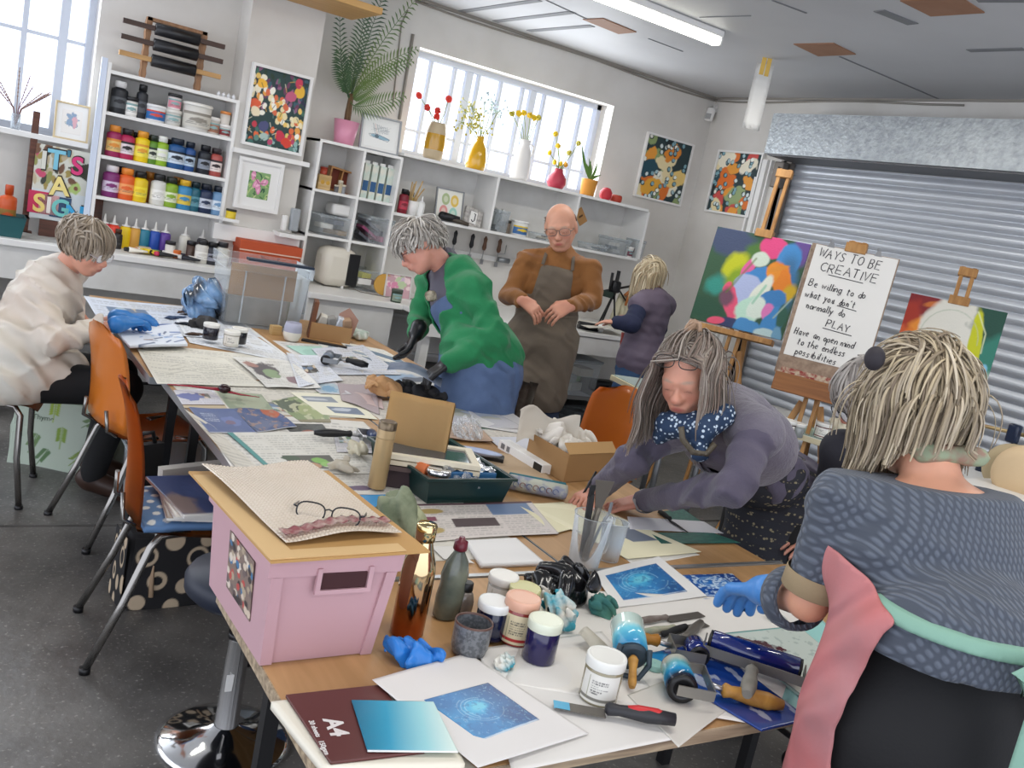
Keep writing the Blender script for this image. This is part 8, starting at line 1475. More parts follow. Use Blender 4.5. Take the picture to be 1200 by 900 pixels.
def hair(p,n,cols,length,root_r=.0065,keep=None,grav=.18,curl=.25,seed=1,part=(0,-.6,1.),puff=.008,name='hair',lenf=None,scal=1.,avoid=(),forward=0.,parent=None,step=.014,res_cap=.006,capcol=None,backcomb=0.,tip=.35,stick=False,drop=-.05,guard=None):
 """locks that start on the scalp and fall by gravity"""
 r=np.random.RandomState(seed);R,c,hs=p.hR,p.hc,p.hs;ctr=c+R@(np.array([0,.014,.028])*hs);rad=np.array([.08,.099,.09])*hs*scal;Vs,Fs,Cs=[],[],[];off=0;seg=5
 pt=nrm(part);hc_=c;keep=keep or(lambda d:not(d[1]<-.42 and d[2]<.5-.2*abs(d[0]))and d[2]>-.55 and not(d[1]<.1 and d[2]<-.25)and not(d[1]<-.1 and d[2]<.0))
 g=np.array([0,0,-1.]);made=0;tries=0
 while made<n and tries<n*12:
  tries+=1;d=nrm(r.normal(size=3))
  if not keep(d):continue
  made+=1;q=ctr+R@(d*rad);out=nrm(R@(d/rad));L=(length if lenf is None else lenf(d))*r.uniform(.82,1.1)
  cmb=R@nrm(d-pt*(d@pt)+np.array([0,.35*backcomb-.0,0])+np.array([0,-forward,0]));v=nrm(cmb-out*(cmb@out)*.8+out*.2+r.normal(size=3)*.12);pts=[q-out*.004];rr=r.normal(size=3)*curl;layer=puff*(.3+r.rand());ns=max(4,int(L/step))
  att=True;sx=1. if d[0]>=0 else-1.
  for k in range(ns):
   t_=k/ns;o_=q-ctr;o_=nrm(R@((o_@R)/rad**2));fl=np.array([math.sin(q[2]*38+q[0]*17+seed),math.sin(q[2]*31+q[1]*23+1.3*seed),.3*math.sin(q[0]*40+q[1]*33)]);v=nrm(v+g*grav*(1. if att else 2.2)+rr*.045*math.sin(k*.9+seed+made)+fl*curl*.13+r.normal(size=3)*curl*.035)
   if att:v=nrm(v-o_*(v@o_)*.95)
   q=q+v*(L/ns);e=(q-ctr)@R/rad;ln=np.linalg.norm(e);lay=1+(layer*(.35+min(1,t_*1.6)))/.085
   if att and not stick and o_[2]<drop:att=False
   if ln<lay or att:q=ctr+R@((e/ln)*rad*(lay if ln<lay else max(lay,lay+(ln-lay)*.25)))
   l_=(q-hc_)@R/hs
   if guard is not None and l_[1]<-.025 and abs(l_[0])<guard[0]and l_[2]<guard[1]:l_=np.array([sx*guard[0],l_[1],l_[2]]);q=hc_+R@(l_*hs)
   for ac,ar in avoid:
    dd=q-ac;dl=np.linalg.norm(dd)
    if dl<ar:q=ac+dd/dl*ar
   pts.append(q.copy())
  pts=np.array(pts);m=len(pts);w=root_r*r.uniform(.75,1.25)*np.clip(np.minimum((np.arange(m)+1.5)/3,(m-np.arange(m))/(m*.45)+tip),.12,1)
  T=np.gradient(pts,axis=0);T/=np.linalg.norm(T,axis=1)[:,None]+1e-9;o_=(pts-ctr);N_=o_-T*(o_*T).sum(1)[:,None];N_/=np.linalg.norm(N_,axis=1)[:,None]+1e-9;B=np.cross(T,N_)
  an=np.arange(seg)*2*PI/seg;ring=pts[:,None]+(B[:,None]*np.cos(an)[None,:,None]*1.25+N_[:,None]*np.sin(an)[None,:,None]*.5)*w[:,None,None];Vs.append(ring.reshape(-1,3))
  i,j=np.meshgrid(np.arange(seg),np.arange(m-1));a=off+j*seg+i;b=off+j*seg+(i+1)%seg;Fs.append(np.stack([a,b,b+seg,a+seg],-1).reshape(-1,4));off+=m*seg
  cc=np.array(lin(cols[r.randint(len(cols))]))*r.uniform(.85,1.15);c2=np.array(lin(cols[r.randint(len(cols))]));t=np.linspace(0,1,m)[:,None];Cs.append(np.repeat(cc*(1-t*.6)+c2*t*.6,seg,0))
 V=np.concatenate(Vs)-p.base;o=link(name,mesh_np(name,V,np.concatenate(Fs),mat('hair_strands',rough=.42,attr=True,spec=.4),True,np.concatenate(Cs)),parent or p.t)
 kc=np.array(lin(capcol or cols[0]))*.8
 Vc,Fc=iso([ell(ctr,rad*1.0,R)],res_cap,.01);q=((Vc-ctr)@R)/rad;q/=np.linalg.norm(q,axis=1)[:,None];kp=np.array([keep(a)for a in q]);Fc=Fc[kp[Fc].all(1)];link('hair_base',mesh_np('hair_base',Vc-p.base,Fc,mat('hair_strands',''),True,np.tile(kc,(len(Vc),1))),o)
 return o
def pglasses(p,m=None,z=.0,y=-.098,tilt=0.,w=.138):
 M=Matrix([list(r)+[0]for r in p.hR]+[[0,0,0,1]]);M.translation=Vector(p.hc-p.base+p.hR@(np.array([0,y,z])*p.hs));M=M@Matrix.Rotation(tilt,4,'X')
 o=glasses('',M,w*p.hs,m,'glasses',.12,.036*p.hs,parent=p.t)
 return o
def shoe(p,sd,m,r=.04):
 J=p.J;a,t=J['a'+sd],J['t'+sd];h=t.copy();V=[cap_(a+np.array([0,0,.06]),a,.045,.042),cap_(a,t,r+.004,r*.85),cap_(a-nrm(t-a)*.03,a,.036,.042)]
 V_,F_=iso(V,.006,.02);V_=relax(V_,F_,1);V_[:,2]=np.maximum(V_[:,2],.004);link('shoe',mesh_np('shoe',V_-p.base,F_,m,True),p.t)
def stand_legs(pv,X,f,w=.09,knee=.03,foot=.2,spread=.1,ankle_z=.07):
 """hips, knees, ankles and toes straight below a pelvis; X points towards the right side of the body frame"""
 J={};X=nrm([X[0],X[1],0]);f=nrm([f[0],f[1],0])
 for sd,s_ in(('l',-1),('r',1)):
  h=pv+X*w*s_-np.array([0,0,.04]);a=np.array([pv[0],pv[1],0])+X*spread*s_+np.array([0,0,ankle_z]);k=(h+a)/2+f*knee+np.array([0,0,.02]);J['h'+sd],J['k'+sd],J['a'+sd]=h,k,a;J['t'+sd]=a+f*foot*.7-np.array([0,0,ankle_z-.035])
 return J
D_=lambda x,y,w:A_(Dp(x,y,w))
m_denim=mat('denim','#46597c',.8,wave=(3.2,4,'DIAGONAL',7),bump=(120,.3),var=(9,'#5a6f94',.3));m_ddenim=mat('dark_denim','#1f2a3e',.8,wave=(3.2,4,'DIAGONAL',7),bump=(120,.3),var=(8,'#2c3a54',.25));m_bt=mat('black_trousers','#121214',.8,bump=(160,.15))
# woman in the foreground
def knit(name,c1,c2,sc=24.,rot=.45,strength=.6):
 if name in MC:return MC[name]
 m=mat(name,c1,.85,sheen=.1);nt=m.node_tree;N=nt.nodes;L=nt.links;b=N['Principled BSDF'];tc=N.new('ShaderNodeTexCoord');outs=[]
 for a in(rot,-rot):
  mp=N.new('ShaderNodeMapping');mp.inputs['Rotation'].default_value=(0,a,0);w=N.new('ShaderNodeTexWave');w.bands_direction='X';w.inputs['Scale'].default_value=sc;L.new(tc.outputs['Object'],mp.inputs['Vector']);L.new(mp.outputs['Vector'],w.inputs['Vector']);outs.append(w.outputs['Fac'])
  w.inputs['Distortion'].default_value=.15;w.inputs['Detail Scale'].default_value=.3
 mu=N.new('ShaderNodeMath');mu.operation='MULTIPLY';L.new(outs[0],mu.inputs[0]);L.new(outs[1],mu.inputs[1]);r=N.new('ShaderNodeValToRGB');r.color_ramp.elements[0].position=.05;r.color_ramp.elements[1].position=.5
 r.color_ramp.elements[0].color=(*lin(c2),1);r.color_ramp.elements[1].color=(*lin(c1),1);L.new(mu.outputs[0],r.inputs['Fac']);L.new(r.outputs['Color'],b.inputs['Base Color'])  # yarn gaps darkened: crevice shade put into the knit colour
 bp=N.new('ShaderNodeBump');bp.inputs['Strength'].default_value=strength;bp.inputs['Distance'].default_value=.005;L.new(mu.outputs[0],bp.inputs['Height']);L.new(bp.outputs['Normal'],b.inputs['Normal']);return m
f6=nrm([.56,.83,0]);X6=np.array([f6[1],-f6[0],0.])
nk=D_(1096,575,1.78);pv=D_(1084,838,1.70);sl=nk-X6*.165+np.array([0,0,-.055])-f6*.01;sr=nk+X6*.165+np.array([0,0,-.055])
J=dict(hd=D_(1072,482,1.84),nk=nk,pv=pv,sl=sl,sr=sr,el=D_(948,705,1.83),wl=D_(893,692,2.02),er=sr+X6*.04+f6*.03+np.array([0,0,-.28]),wr=sr+X6*.0+f6*.26+np.array([0,0,-.34]))
J.update(stand_legs(pv,X6,f6,.1));p6=Person('person','woman in grey waffle knit jumper and pink apron with her back towards us',J,look(f6*.8+DN*.62+X6*-.1),.98,'#cc9478',1.1,1.12)
hd6=nrm(J['wl']-J['el']*1.+np.array([0,0,-.02]));p6.body([(J['wl'],hd6,(0.1,.2,-1),-1,.55,.95),(J['wr'],f6+DN*.2,(0,0,-1),1,.6,.95)],.0055,feet=True)
mk=knit('waffle_knit','#5b626e','#414752',30)
tp6=[ell(pv+np.array([0,0,.05]),(.2,.16,.16),p6.F),ell(pv+np.array([0,0,.15])-f6*.03,(.185,.15,.14),p6.F)]+p6.torso(.016)[:3]
hemz=A_(Dp(1095,806,1.55))[2]-.045
tp=p6.torso(.016)+p6.arm('l',.02,.42,flare=1.08)+p6.arm('r',.018,.8)+[ell(pv+np.array([0,0,.05]),(.2,.16,.16),p6.F),ell(pv+np.array([0,0,.15])-f6*.03,(.185,.15,.14),p6.F)]
p6.wear('jumper',tp,mk,.006,.03,disp=folds(.006,13,1.),clip=[(np.array([0,0,hemz]),np.array([.05,0,-1.])),(nk+p6.U*.015,nrm(p6.U*1.-f6*.3))])
e_,w_=A_(J['el']),A_(J['wl']);ax6=nrm(w_-e_);F6=frame(Vector(e_+ax6*.03-p6.base),Vector(e_+ax6*.1-p6.base));mb=MB();mb.lathe([(.05,.005),(.062,.0),(.066,.03),(.064,.05),(.052,.052)],30,M=F6,cap0=False,cap1=False);mb.build('rolled_cuff',mk,p6.t)
u6=nrm(A_(J['el'])-A_(J['sl']));F6=frame(Vector(e_-u6*.05-p6.base),Vector(e_-p6.base));
an=np.linspace(0,2*PI,40);mb=MB(F6);mb.lathe([(.0605,-.012),(.0625,-.01),(.0632,.025),(.061,.028)],30,cap0=False,cap1=False);o=mb.build('cuff_strip',mat('tan_suede','#8c7a5e',.8,bump=(60,.3)),p6.t);o['label']='tan suede band on the rolled sleeve'
p6.wear('trousers',[ell(pv-np.array([0,0,.0]),(.18,.145,.21),p6.F)]+p6.legs(.018),m_bt,.009,.05)
for sd in 'lr':shoe(p6,sd,m_black)
wz=A_(Dp(1120,757,1.55))[2]+.022
def keep_apron6(V):
 q=(V-pv)@np.stack([X6,f6,[0,0,1]],1);z=V[:,2];back=np.where(z>wz,-.118+(z-wz)*3.6,-.118+np.minimum((wz-z)*.1,.02)+0*z);return(q[:,1]>back)&(z<wz+.045)&(z>.42)&(q[:,0]<.2)
ma=mat('pink_apron','#bd6b6a',.8,wave=(3.2,4,'DIAGONAL',7),bump=(40,.25),var=(5,'#a8787a',.22))
p6.wear('apron',tp6+[ell(pv-np.array([0,0,.05]),(.19,.155,.16),p6.F),cap_(pv+np.array([0,0,-.1]),pv+np.array([0,0,-.5]),.155,.175)]+p6.legs(.02)[::2],ma,.007,.03,keep=keep_apron6,thick=.004,disp=lambda Q:.014+.004*np.sin(Q[...,0]*40+3*np.sin(Q[...,2]*9)))
mti=mat('mint_ribbon','#7ba190',.7,bump=(50,.2));mb=MB();c6=pv-p6.base
def ring6(a,z,r=1.):return Vector(c6+X6*.222*r*math.cos(a)+f6*.186*r*math.sin(a)+np.array([0,0,z-c6[2]*0-0]))
zz_=wz-pv[2]
mb.bm.free();p6.wear('waist_tie',tp6,mti,.006,.03,keep=lambda V:(((V-pv)@f6)<-.03),thick=.003,disp=lambda Q:.008,clip=[(np.array([0,0,wz+.012]),np.array([0,0,1.])),(np.array([0,0,wz-.012]),np.array([0,0,-1.]))])
bc=Vector(c6-f6*.205+X6*.06+np.array([0,0,zz_]));mb=MB();Xv,Fv=Vector(X6),Vector(f6);mb.sphere(bc,.02,12,8,(1.1,.7,1))
def rib(pts,w):mb.tube([bc+Xv*a-Fv*b+Vector((0,0,c_))for a,b,c_ in pts],w,8,.25,up=tuple(Fv))
rib([(0,0,0),(-.03,.02,.015),(-.055,.015,-.01),(-.04,.015,-.035),(0,.005,0)],[.008,.014,.016,.014,.006]);rib([(0,0,0),(.03,.02,.01),(.065,.015,-.02),(.05,.015,-.05),(0,.005,0)],[.008,.014,.018,.014,.006])
rib([(0,.005,0),(-.012,.02,-.08),(-.01,.02,-.17),(-.03,.02,-.26)],[.01,.017,.018,.019]);rib([(0,.005,0),(.02,.02,-.07),(.03,.02,-.15),(.015,.02,-.22)],[.01,.017,.018,.02]);mb.build('bow',mti,p6.t)
p6.wear('glove',hand_prims(J['wl'],hd6,(.1,.2,-1),-1,.55,.985)+[cap_(J['wl']-hd6*.03,J['wl'],.031,.029)],mat('glove_blue','#4a86c8',.4),.004,.012,disp=lambda Q:.0045,label='pale blue rubber glove')
hc=['#8f826e','#a39478','#7a6c58','#b3a488','#968771','#6d5f4e','#bdb09a']
sh=[(A_(J['sl'])+np.array([0,0,.0]),.075),(A_(J['sr']),.075),(nk-f6*.02,.1)]
hair(p6,3600,hc,.25,.0023,lambda d:d[2]>-.75 and not(d[1]<-.35 and d[2]<.35),.28,.8,4,(0,-.45,1.),.022,avoid=sh,lenf=lambda d:.175+.085*max(0,d[2]),scal=1.04,tip=.4)
P=lambda x,y,z:Vector(p6.hc+p6.hR@(np.array([x,y,z])*p6.hs)-p6.base);mb=MB();q=Vector(D_(1025,420,1.76)-p6.base);mb.sphere(q,.025,14,10,(.7,.8,.95));mb.build('hair_clip',mat('dark_velvet','#262228',.7,bump=(60,.5)),p6.t)
p6.wear('neck_scarf',[cap_(nk+np.array([0,0,.075])-X6*.05-f6*.02,nk+np.array([0,0,.085])+X6*.05-f6*.02,.02,.02),cap_(nk+np.array([0,0,.075])-X6*.05-f6*.02,nk+np.array([0,0,.06])-X6*.06+f6*.05,.02,.018)],mat('green_scarf','#8a957a',.7,var=(40,'#8f7463',.1)),.006,.02,disp=folds(.004,40,1))
# leaning woman (centre)
hf=nrm(-FWn*.75-RTn*.4+DN*.42)
pv=A_((2.62,2.14,.83));nk=D_(838,478,2.78);J=dict(hd=D_(808,440,2.66),nk=nk,pv=pv,sr=D_(778,505,2.92),sl=D_(888,508,2.62),er=D_(742,540,2.85),wr=A_(Zp(702,572,.80)),el=D_(862,570,2.5),wl=A_(Zp(752,588,.785)))
fb=nrm([-.93,-.2,0]);Xb=-np.array([fb[1],-fb[0],0.]);Xb=np.cross(fb,[0,0,1.]);
J.update(stand_legs(pv,Xb,fb,.09))
for k_ in('h','k','a','t'):pass
p5=Person('person','grey haired woman in a plum cardigan leaning over the table, drawing',J,look(hf,-RTn*-.15+A_(UP)),.98,'#c58e78',1.0,1.0)
wr,wl=J['wr'],J['wl'];dr=nrm(A_(Zp(678,580,.78))-wr);dl=nrm(A_(Zp(712,590,.762))-wl)
p5.body([(wr,dr+DN*.15,(-.2,-.3,-1),1,.75,.92),(wl,dl+DN*.1,(0,.0,-1),-1,.28,.92)],.005,brow='#9a8878',feet=True)
mcd=mat('plum_cardigan','#4d4757',.9,sheen=.12,wave=(3.2,4,'DIAGONAL',7),bump=(90,.5),var=(9,'#5c5666',.3));mfuzz=mat('mohair_grey','#6d6872',.95,sheen=.25,bump=(110,.8),var=(12,'#5a5462',.3))
ct=p5.torso(.018)+p5.arm('l',.013,.95)+p5.arm('r',.013,.95)+[ell(pv+np.array([0,0,-.02]),(.2,.17,.2),None)]
fo=p5.f;
def keep5(V):
 q=p5.loc(V);return~((q[:,1]<-.03)&(q[:,1]>-.15)&(np.abs(q[:,0])<.075-.02*q[:,2])&(q[:,2]<.5))&~((q[:,2]<.22)&(q[:,1]<.02)&(np.linalg.norm(V-J['el'],axis=1)>.1))&(V[:,2]>.56)
p5.wear('cardigan',ct+[cap_(pv,pv+np.array([.0,0,-.25]),.16,.17)],mcd,.007,.03,keep=keep5,disp=folds(.010,15,.5))
p5.wear('yoke',p5.torso(.03)[2:],mfuzz,.007,.03,keep=lambda V:(p5.loc(V)[:,2]>.27)&~((p5.loc(V)[:,1]<-.03)&(np.abs(p5.loc(V)[:,0])<.075)),disp=folds(.003,40,.5),label='fuzzy grey mohair yoke')
p5.wear('dress',p5.torso(.006)+[cap_(nk-p5.U*.05,nk+p5.U*.01,.062,.058)],mat('dark_top','#26262e',.85,bump=(90,.4)),.008,.025)
mp5=mat('dark_weave','#2b2c33',.85);nt=mp5.node_tree;N=nt.nodes;Lk=nt.links;tc=N.new('ShaderNodeTexCoord');w1_=N.new('ShaderNodeTexWave');w1_.bands_direction='Z';w1_.inputs['Scale'].default_value=9;w1_.inputs['Distortion'].default_value=.4
v1=N.new('ShaderNodeTexVoronoi');v1.inputs['Scale'].default_value=70;r_1=N.new('ShaderNodeValToRGB');r_1.color_ramp.elements[0].position=.62;r_1.color_ramp.elements[1].position=.7;r_2=N.new('ShaderNodeValToRGB');r_2.color_ramp.elements[0].position=.25;r_2.color_ramp.elements[0].color=(*lin('#8f8468'),1);r_2.color_ramp.elements[1].position=.4;r_2.color_ramp.elements[1].color=(*lin('#2a2a30'),1)
mx=N.new('ShaderNodeMix');mx.data_type='RGBA';mx.inputs['A'].default_value=(*lin('#2b2c33'),1);Lk.new(tc.outputs['Object'],w1_.inputs['Vector']);Lk.new(tc.outputs['Object'],v1.inputs['Vector']);Lk.new(w1_.outputs['Fac'],r_1.inputs['Fac']);Lk.new(v1.outputs['Distance'],r_2.inputs['Fac']);Lk.new(r_1.outputs['Color'],mx.inputs['Factor']);Lk.new(r_2.outputs['Color'],mx.inputs['B']);Lk.new(mx.outputs['Result'],N['Principled BSDF'].inputs['Base Color'])
p5.wear('apron',p5.torso(.016)+[ell(pv-np.array([0,0,.02]),(.17,.155,.2)),cap_(pv,pv+np.array([-.02,0,-.35]),.145,.16)],mp5,.008,.035,keep=lambda V:((V-pv)@p5.X<.2)&(V[:,2]>.45)&(p5.loc(V)[:,2]<.45),disp=folds(.005,14,2.))
p5.wear('trousers',[ell(pv-np.array([0,0,.02]),(.15,.14,.15))]+p5.legs(.012),m_bt,.01,.05)
for sd in 'lr':shoe(p5,sd,m_black)
m_sc=mat('spotted_scarf','#1f3450',.8);nt=m_sc.node_tree;N=nt.nodes;v=N.new('ShaderNodeTexVoronoi');v.inputs['Scale'].default_value=75;tc=N.new('ShaderNodeTexCoord');r=N.new('ShaderNodeValToRGB');r.color_ramp.elements[0].position=.28;r.color_ramp.elements[0].color=(*lin('#b8c6d4'),1);r.color_ramp.elements[1].position=.36;r.color_ramp.elements[1].color=(*lin('#1f3450'),1);nt.links.new(tc.outputs['Object'],v.inputs['Vector']);nt.links.new(v.outputs['Distance'],r.inputs['Fac']);nt.links.new(r.outputs['Color'],N['Principled BSDF'].inputs['Base Color'])
p5.wear('scarf',[cap_(D_(786,497,2.66),D_(820,503,2.6),.038,.042),cap_(D_(820,503,2.6),D_(848,486,2.62),.042,.036),cap_(D_(783,500,2.66),D_(774,512,2.68),.038,.026),cap_(D_(818,508,2.6),D_(820,532,2.58),.032,.026)],m_sc,.006,.02,disp=folds(.007,38,1.))
mb=MB();mb.tube([Vector(D_(x,y,2.56)-p5.base)for x,y in((798,500),(800,515),(812,530),(828,532),(838,520))],.009,8);mb.build('bead_necklace',mat('dark_beads','#4d4538',.4,bump=(120,1.)),p5.t)
hc5=['#7c7168','#665b51','#918679','#72635a','#9a9189','#7f6b60','#574d45']
sh5=[(J['sl'],.075),(J['sr'],.075),(nk,.085)]
hair(p5,2900,hc5,.34,.0022,lambda d:not(d[1]<-.3 and d[2]<.55 and abs(d[0])<.8)and d[2]>-.6 and not(d[1]<-.15 and d[2]<.25),.26,.9,9,(0,-.45,1.),.012,avoid=sh5,lenf=lambda d:.235+.07*d[2],scal=1.02,tip=.4,guard=(.074,.09),drop=.15)
q=p5.hc+p5.hR@np.array([0,.045,.12]);mb=MB();r_=random.Random(3)
for k in range(16):a=r_.uniform(0,6.3);b=r_.uniform(.3,1);mb.tube([Vector(q-p5.base)+Vector((.03*math.cos(a+t)*b,.02*math.sin(a+t),.02*math.sin(a*2+t*1.5)+.008))for t in[g*.5 for g in range(7)]],[.002,.005,.006,.006,.005,.004,.001],5)
mb.build('hair_knot',mat('knot_hair','#94785f',.5,var=(30,'#a88d78',.2)),p5.t)
pglasses(p5,plastic('#2a2320',.3),.082,-.083,math.radians(-30),.142)
mb=MB();a=Vector(wr+dr*.07+np.array([0,0,-.02])-p5.base);mb.cyl(a,a+Vector((.05,.02,.1)),.004);
pen=thing('pen','dark pen held by the woman leaning over the table','pen',Vector(wr+dr*.085+np.array([0,0,-.03])));mb.bm.free();mb=MB();mb.cyl((0,0,0),(.045,.0,.11),.004);mb.build('barrel',m_black,pen)
for sd,w__,d__ in(('l',wl,dl),('r',wr,dr)):b__=nrm(J['w'+sd]-J['e'+sd]);F_=frame(Vector(w__-b__*.03-p5.base),Vector(w__-p5.base));mb=MB();mb.lathe([(.04,-.01),(.041,0),(.038,.022),(.032,.024)],22,M=F_,cap0=False,cap1=False);mb.build('cuff',mat('pale_cuff','#9a9a9c',.8),p5.t)
# woman in the green cardigan
hf=nrm(-FWn*.22-RTn*.72+DN*.62);pv=D_(562,436,4.22);nk=D_(524,312,4.3)
J=dict(hd=D_(492,288,4.22),nk=nk,pv=pv,sl=D_(556,336,4.12),sr=D_(505,330,4.46),el=D_(579,394,4.06),wl=D_(524,426,4.02),er=D_(493,372,4.5),wr=D_(487,392,4.35))
J.update(stand_legs(pv,np.cross([-.93,-.2,0],[0,0,1.]),[-.95,-.1,0],.09));p2=Person('person','woman with short grey hair in a bright green cardigan, wearing black gloves',J,look(hf,A_(UP)+RTn*.1),1.0,'#c98f7c',1.02,1.0)
dl,dr=nrm(J['wl']-J['el']+DN*.02),nrm(A_(D_(478,412,4.32))-J['wr'])
p2.body([(J['wl'],dl,(0,0,-1),-1,.5,.95),(J['wr'],dr,(-.5,.3,.2),1,.45,.95)],.006,brow='#a59a90')
mgr=mat('green_knit','#1f7d4c',.85,sheen=.1,wave=(3.2,4,'DIAGONAL',7),bump=(130,.4),var=(8,'#1a6e42',.3))
p2.wear('cardigan',p2.torso(.022)+p2.arm('l',.022,.92)+p2.arm('r',.018,.85)+[ell(pv+np.array([0.0,0,.08]),(.19,.17,.17))],mgr,.007,.035,keep=lambda V:~((p2.loc(V)[:,1]<-.01)&(p2.loc(V)[:,0]>-.10)&(p2.loc(V)[:,0]<.10)&(np.linalg.norm(V-J['wl'],axis=1)>.28))&(V[:,2]>pv[2]-.03),thick=.008,disp=folds(.013,11,1.7))
p2.wear('dungarees',p2.torso(.014)+[ell(pv,(.19,.18,.16)),cap_(pv,pv+np.array([0,0,-.45]),.19,.2)],m_denim,.008,.035,keep=lambda V:(p2.loc(V)[:,2]<.36)&(V[:,2]>.35),disp=folds(.006,16,.2))
p2.wear('shirt',p2.torso(.008)+p2.arm('l',.01,.5)+p2.arm('r',.01,.9)+[cap_(nk-p2.U*.02,nk+p2.U*.03,.066,.062)],mat('striped_shirt','#595661',.8,wave=(14,.5,'X')),.008,.025)
p2.wear('neckerchief',[ell(D_(505,347,4.16),(.034,.012,.028))],mat('pattern_cloth','#b9ad98',.7,var=(40,'#59503f',.12)),.006,.02,disp=folds(.004,40,1),label='patterned beige cloth in the bib pocket')
mgl_=mat('black_glove','#151518',.35)
for w__,d__,n_,sd in((J['wl'],dl,(0,0,-1),-1),(J['wr'],dr,(-.5,.3,.2),1)):p2.wear('glove',hand_prims(w__,d__,n_,sd,.5 if sd<0 else .45,.95)+[cap_(w__-d__*.04,w__,.034,.03)],mgl_,.0045,.012,disp=lambda Q:.005,label='black rubber glove')
hair(p2,900,['#aaa49c','#8d867e','#c0bab2','#9a9288','#77706a','#cbc6be'],.09,.0036,lambda d:not(d[1]<-.5 and d[2]<.35)and d[2]>-.5 and not(d[1]<.1 and d[2]<-.2)and not(d[1]<-.35 and d[2]<.15),.1,1.,14,(0,.5,1.),.02,lenf=lambda d:.07+.02*max(0,d[2]),scal=1.0,step=.011,tip=.3,stick=True)
pglasses(p2,plastic('#3a1c20',.3),-.003,-.1,math.radians(-6),.14)
for sd in 'lr':shoe(p2,sd,m_black)
t=thing('print_roll','smeared blue print swung in the black gloved hand over the far table','print',D_(487,437,4.0));mb=MB();mb.grid(lambda u,v:((u-.5)*.24,(v-.5)*.13,.02*math.sin(u*4)),10,6,thick=.0015);mb.build('print',mat('blue_streak','#4d6388',.4,var=(6,'#c2cad8',.25)),t,rot=(.1,.06,-.5))
# bald man
hf=nrm(-FWn*.85-RTn*.08+DN*.38);pv=D_(634,402,5.05);nk=D_(656,298,5.03);
J=dict(hd=D_(657,266,4.93),nk=nk,pv=pv,sr=D_(618,306,5.0),sl=D_(692,317,5.0),er=D_(597,345,4.98),wr=D_(612,352,4.75),el=D_(694,352,4.98),wl=D_(668,358,4.76))
fm=nrm([-FWn[0],-FWn[1],0]);J.update(stand_legs(pv,[-RTn[0],-RTn[1],0],fm,.095));
for a_,b__ in(('hl','hr'),('kl','kr'),('al','ar'),('tl','tr')):pass
p3=Person('person','bald man with glasses in a brown jumper and taupe apron, holding his hands together',J,look(hf,A_(UP)),1.05,'#c48f76',1.03,1.05)
p3.body([(J['wr'],nrm(A_(D_(638,372,4.72))-J['wr']),(.2,.3,-.6),1,.7,1.),(J['wl'],nrm(A_(D_(642,370,4.72))-J['wl']),(-.2,.3,-.6),-1,.6,1.)],.0055,brow='#a08a78')
mbr_=mat('brown_jumper','#8a5a2c',.9,sheen=.1,wave=(3.2,4,'DIAGONAL',7),bump=(120,.35),var=(7,'#7c5028',.3))
p3.wear('jumper',p3.torso(.016)+p3.arm('l',.016,.92)+p3.arm('r',.016,.92)+[cap_(nk-p3.U*.03,nk+p3.U*.035,.07,.064)],mbr_,.007,.03,disp=folds(.010,13,1.))
mta=mat('taupe_apron','#6e6254',.85,wave=(3.2,4,'DIAGONAL',7),bump=(60,.3),var=(6,'#5f5448',.3))
def kp3(V):
 q=p3.loc(V);H=np.linalg.norm(nk-pv);wd=np.where(q[:,2]>H*.5,.105-.1*(q[:,2]-H*.5),.2);return(q[:,1]<.02)&(np.abs(q[:,0])<wd)&(q[:,2]<H*.84)&(V[:,2]>.62)
p3.wear('apron',p3.torso(.024)+[ell(pv,(.21,.17,.16),p3.F),cap_(pv,pv+np.array([0,0,-.25]),.19,.2)],mta,.0075,.035,keep=kp3,disp=folds(.007,12,.7))
mb=MB();H=np.linalg.norm(nk-pv)
for s_,q0 in((-1,(-.08,-.125,H*.83)),(1,(.08,-.125,H*.83))):mb.tube([Vector(pv+p3.F@np.array(q0)-p3.base),Vector(pv+p3.F@np.array((s_*.075,-.1,H*.93))-p3.base),Vector(nk+p3.F@np.array((s_*.07,-.03,.02))-p3.base),Vector(nk+p3.F@np.array((s_*.04,.07,.03))-p3.base)],.009,6,.3,up=tuple(p3.f))
mb.build('neck_strap',mta,p3.t);mb=MB();mb.tube([Vector(pv+p3.F@np.array((x,-.16+.0,H*.3+z_))-p3.base)for x,z_ in((-.15,.02),(-.05,0),(.05,0),(.15,.02))],.005,6);mb.build('waist_tie',mta,p3.t)
p3.wear('jeans',[ell(pv-np.array([0,0,.03]),(.17,.13,.14),p3.F)]+p3.legs(.02),m_ddenim,.01,.05,disp=folds(.005,14,.7))
for sd in 'lr':shoe(p3,sd,m_black)
hair(p3,90,['#b8b0a6','#a0978c'],.018,.004,lambda d:d[2]<.25 and d[2]>-.35 and d[1]>.05,.1,.3,3,(0,0,1.),.002,scal=.99,capcol='#b59a86',step=.006)
pglasses(p3,plastic('#6a6058',.3),.0,-.1,math.radians(-4),.14)
t=thing('cloth_rag','grey cloth hanging between the man and the tables','cloth',D_(622,448,4.85));mb=MB();mb.grid(lambda u,v:((u-.5)*.12*(1-.3*v),.02*math.sin(u*14+v*3),-v*.28),14,8,thick=.003);mb.build('cloth',mat('grey_cloth','#7d756a',.8,var=(12,'#4a3a30',.2)),t)
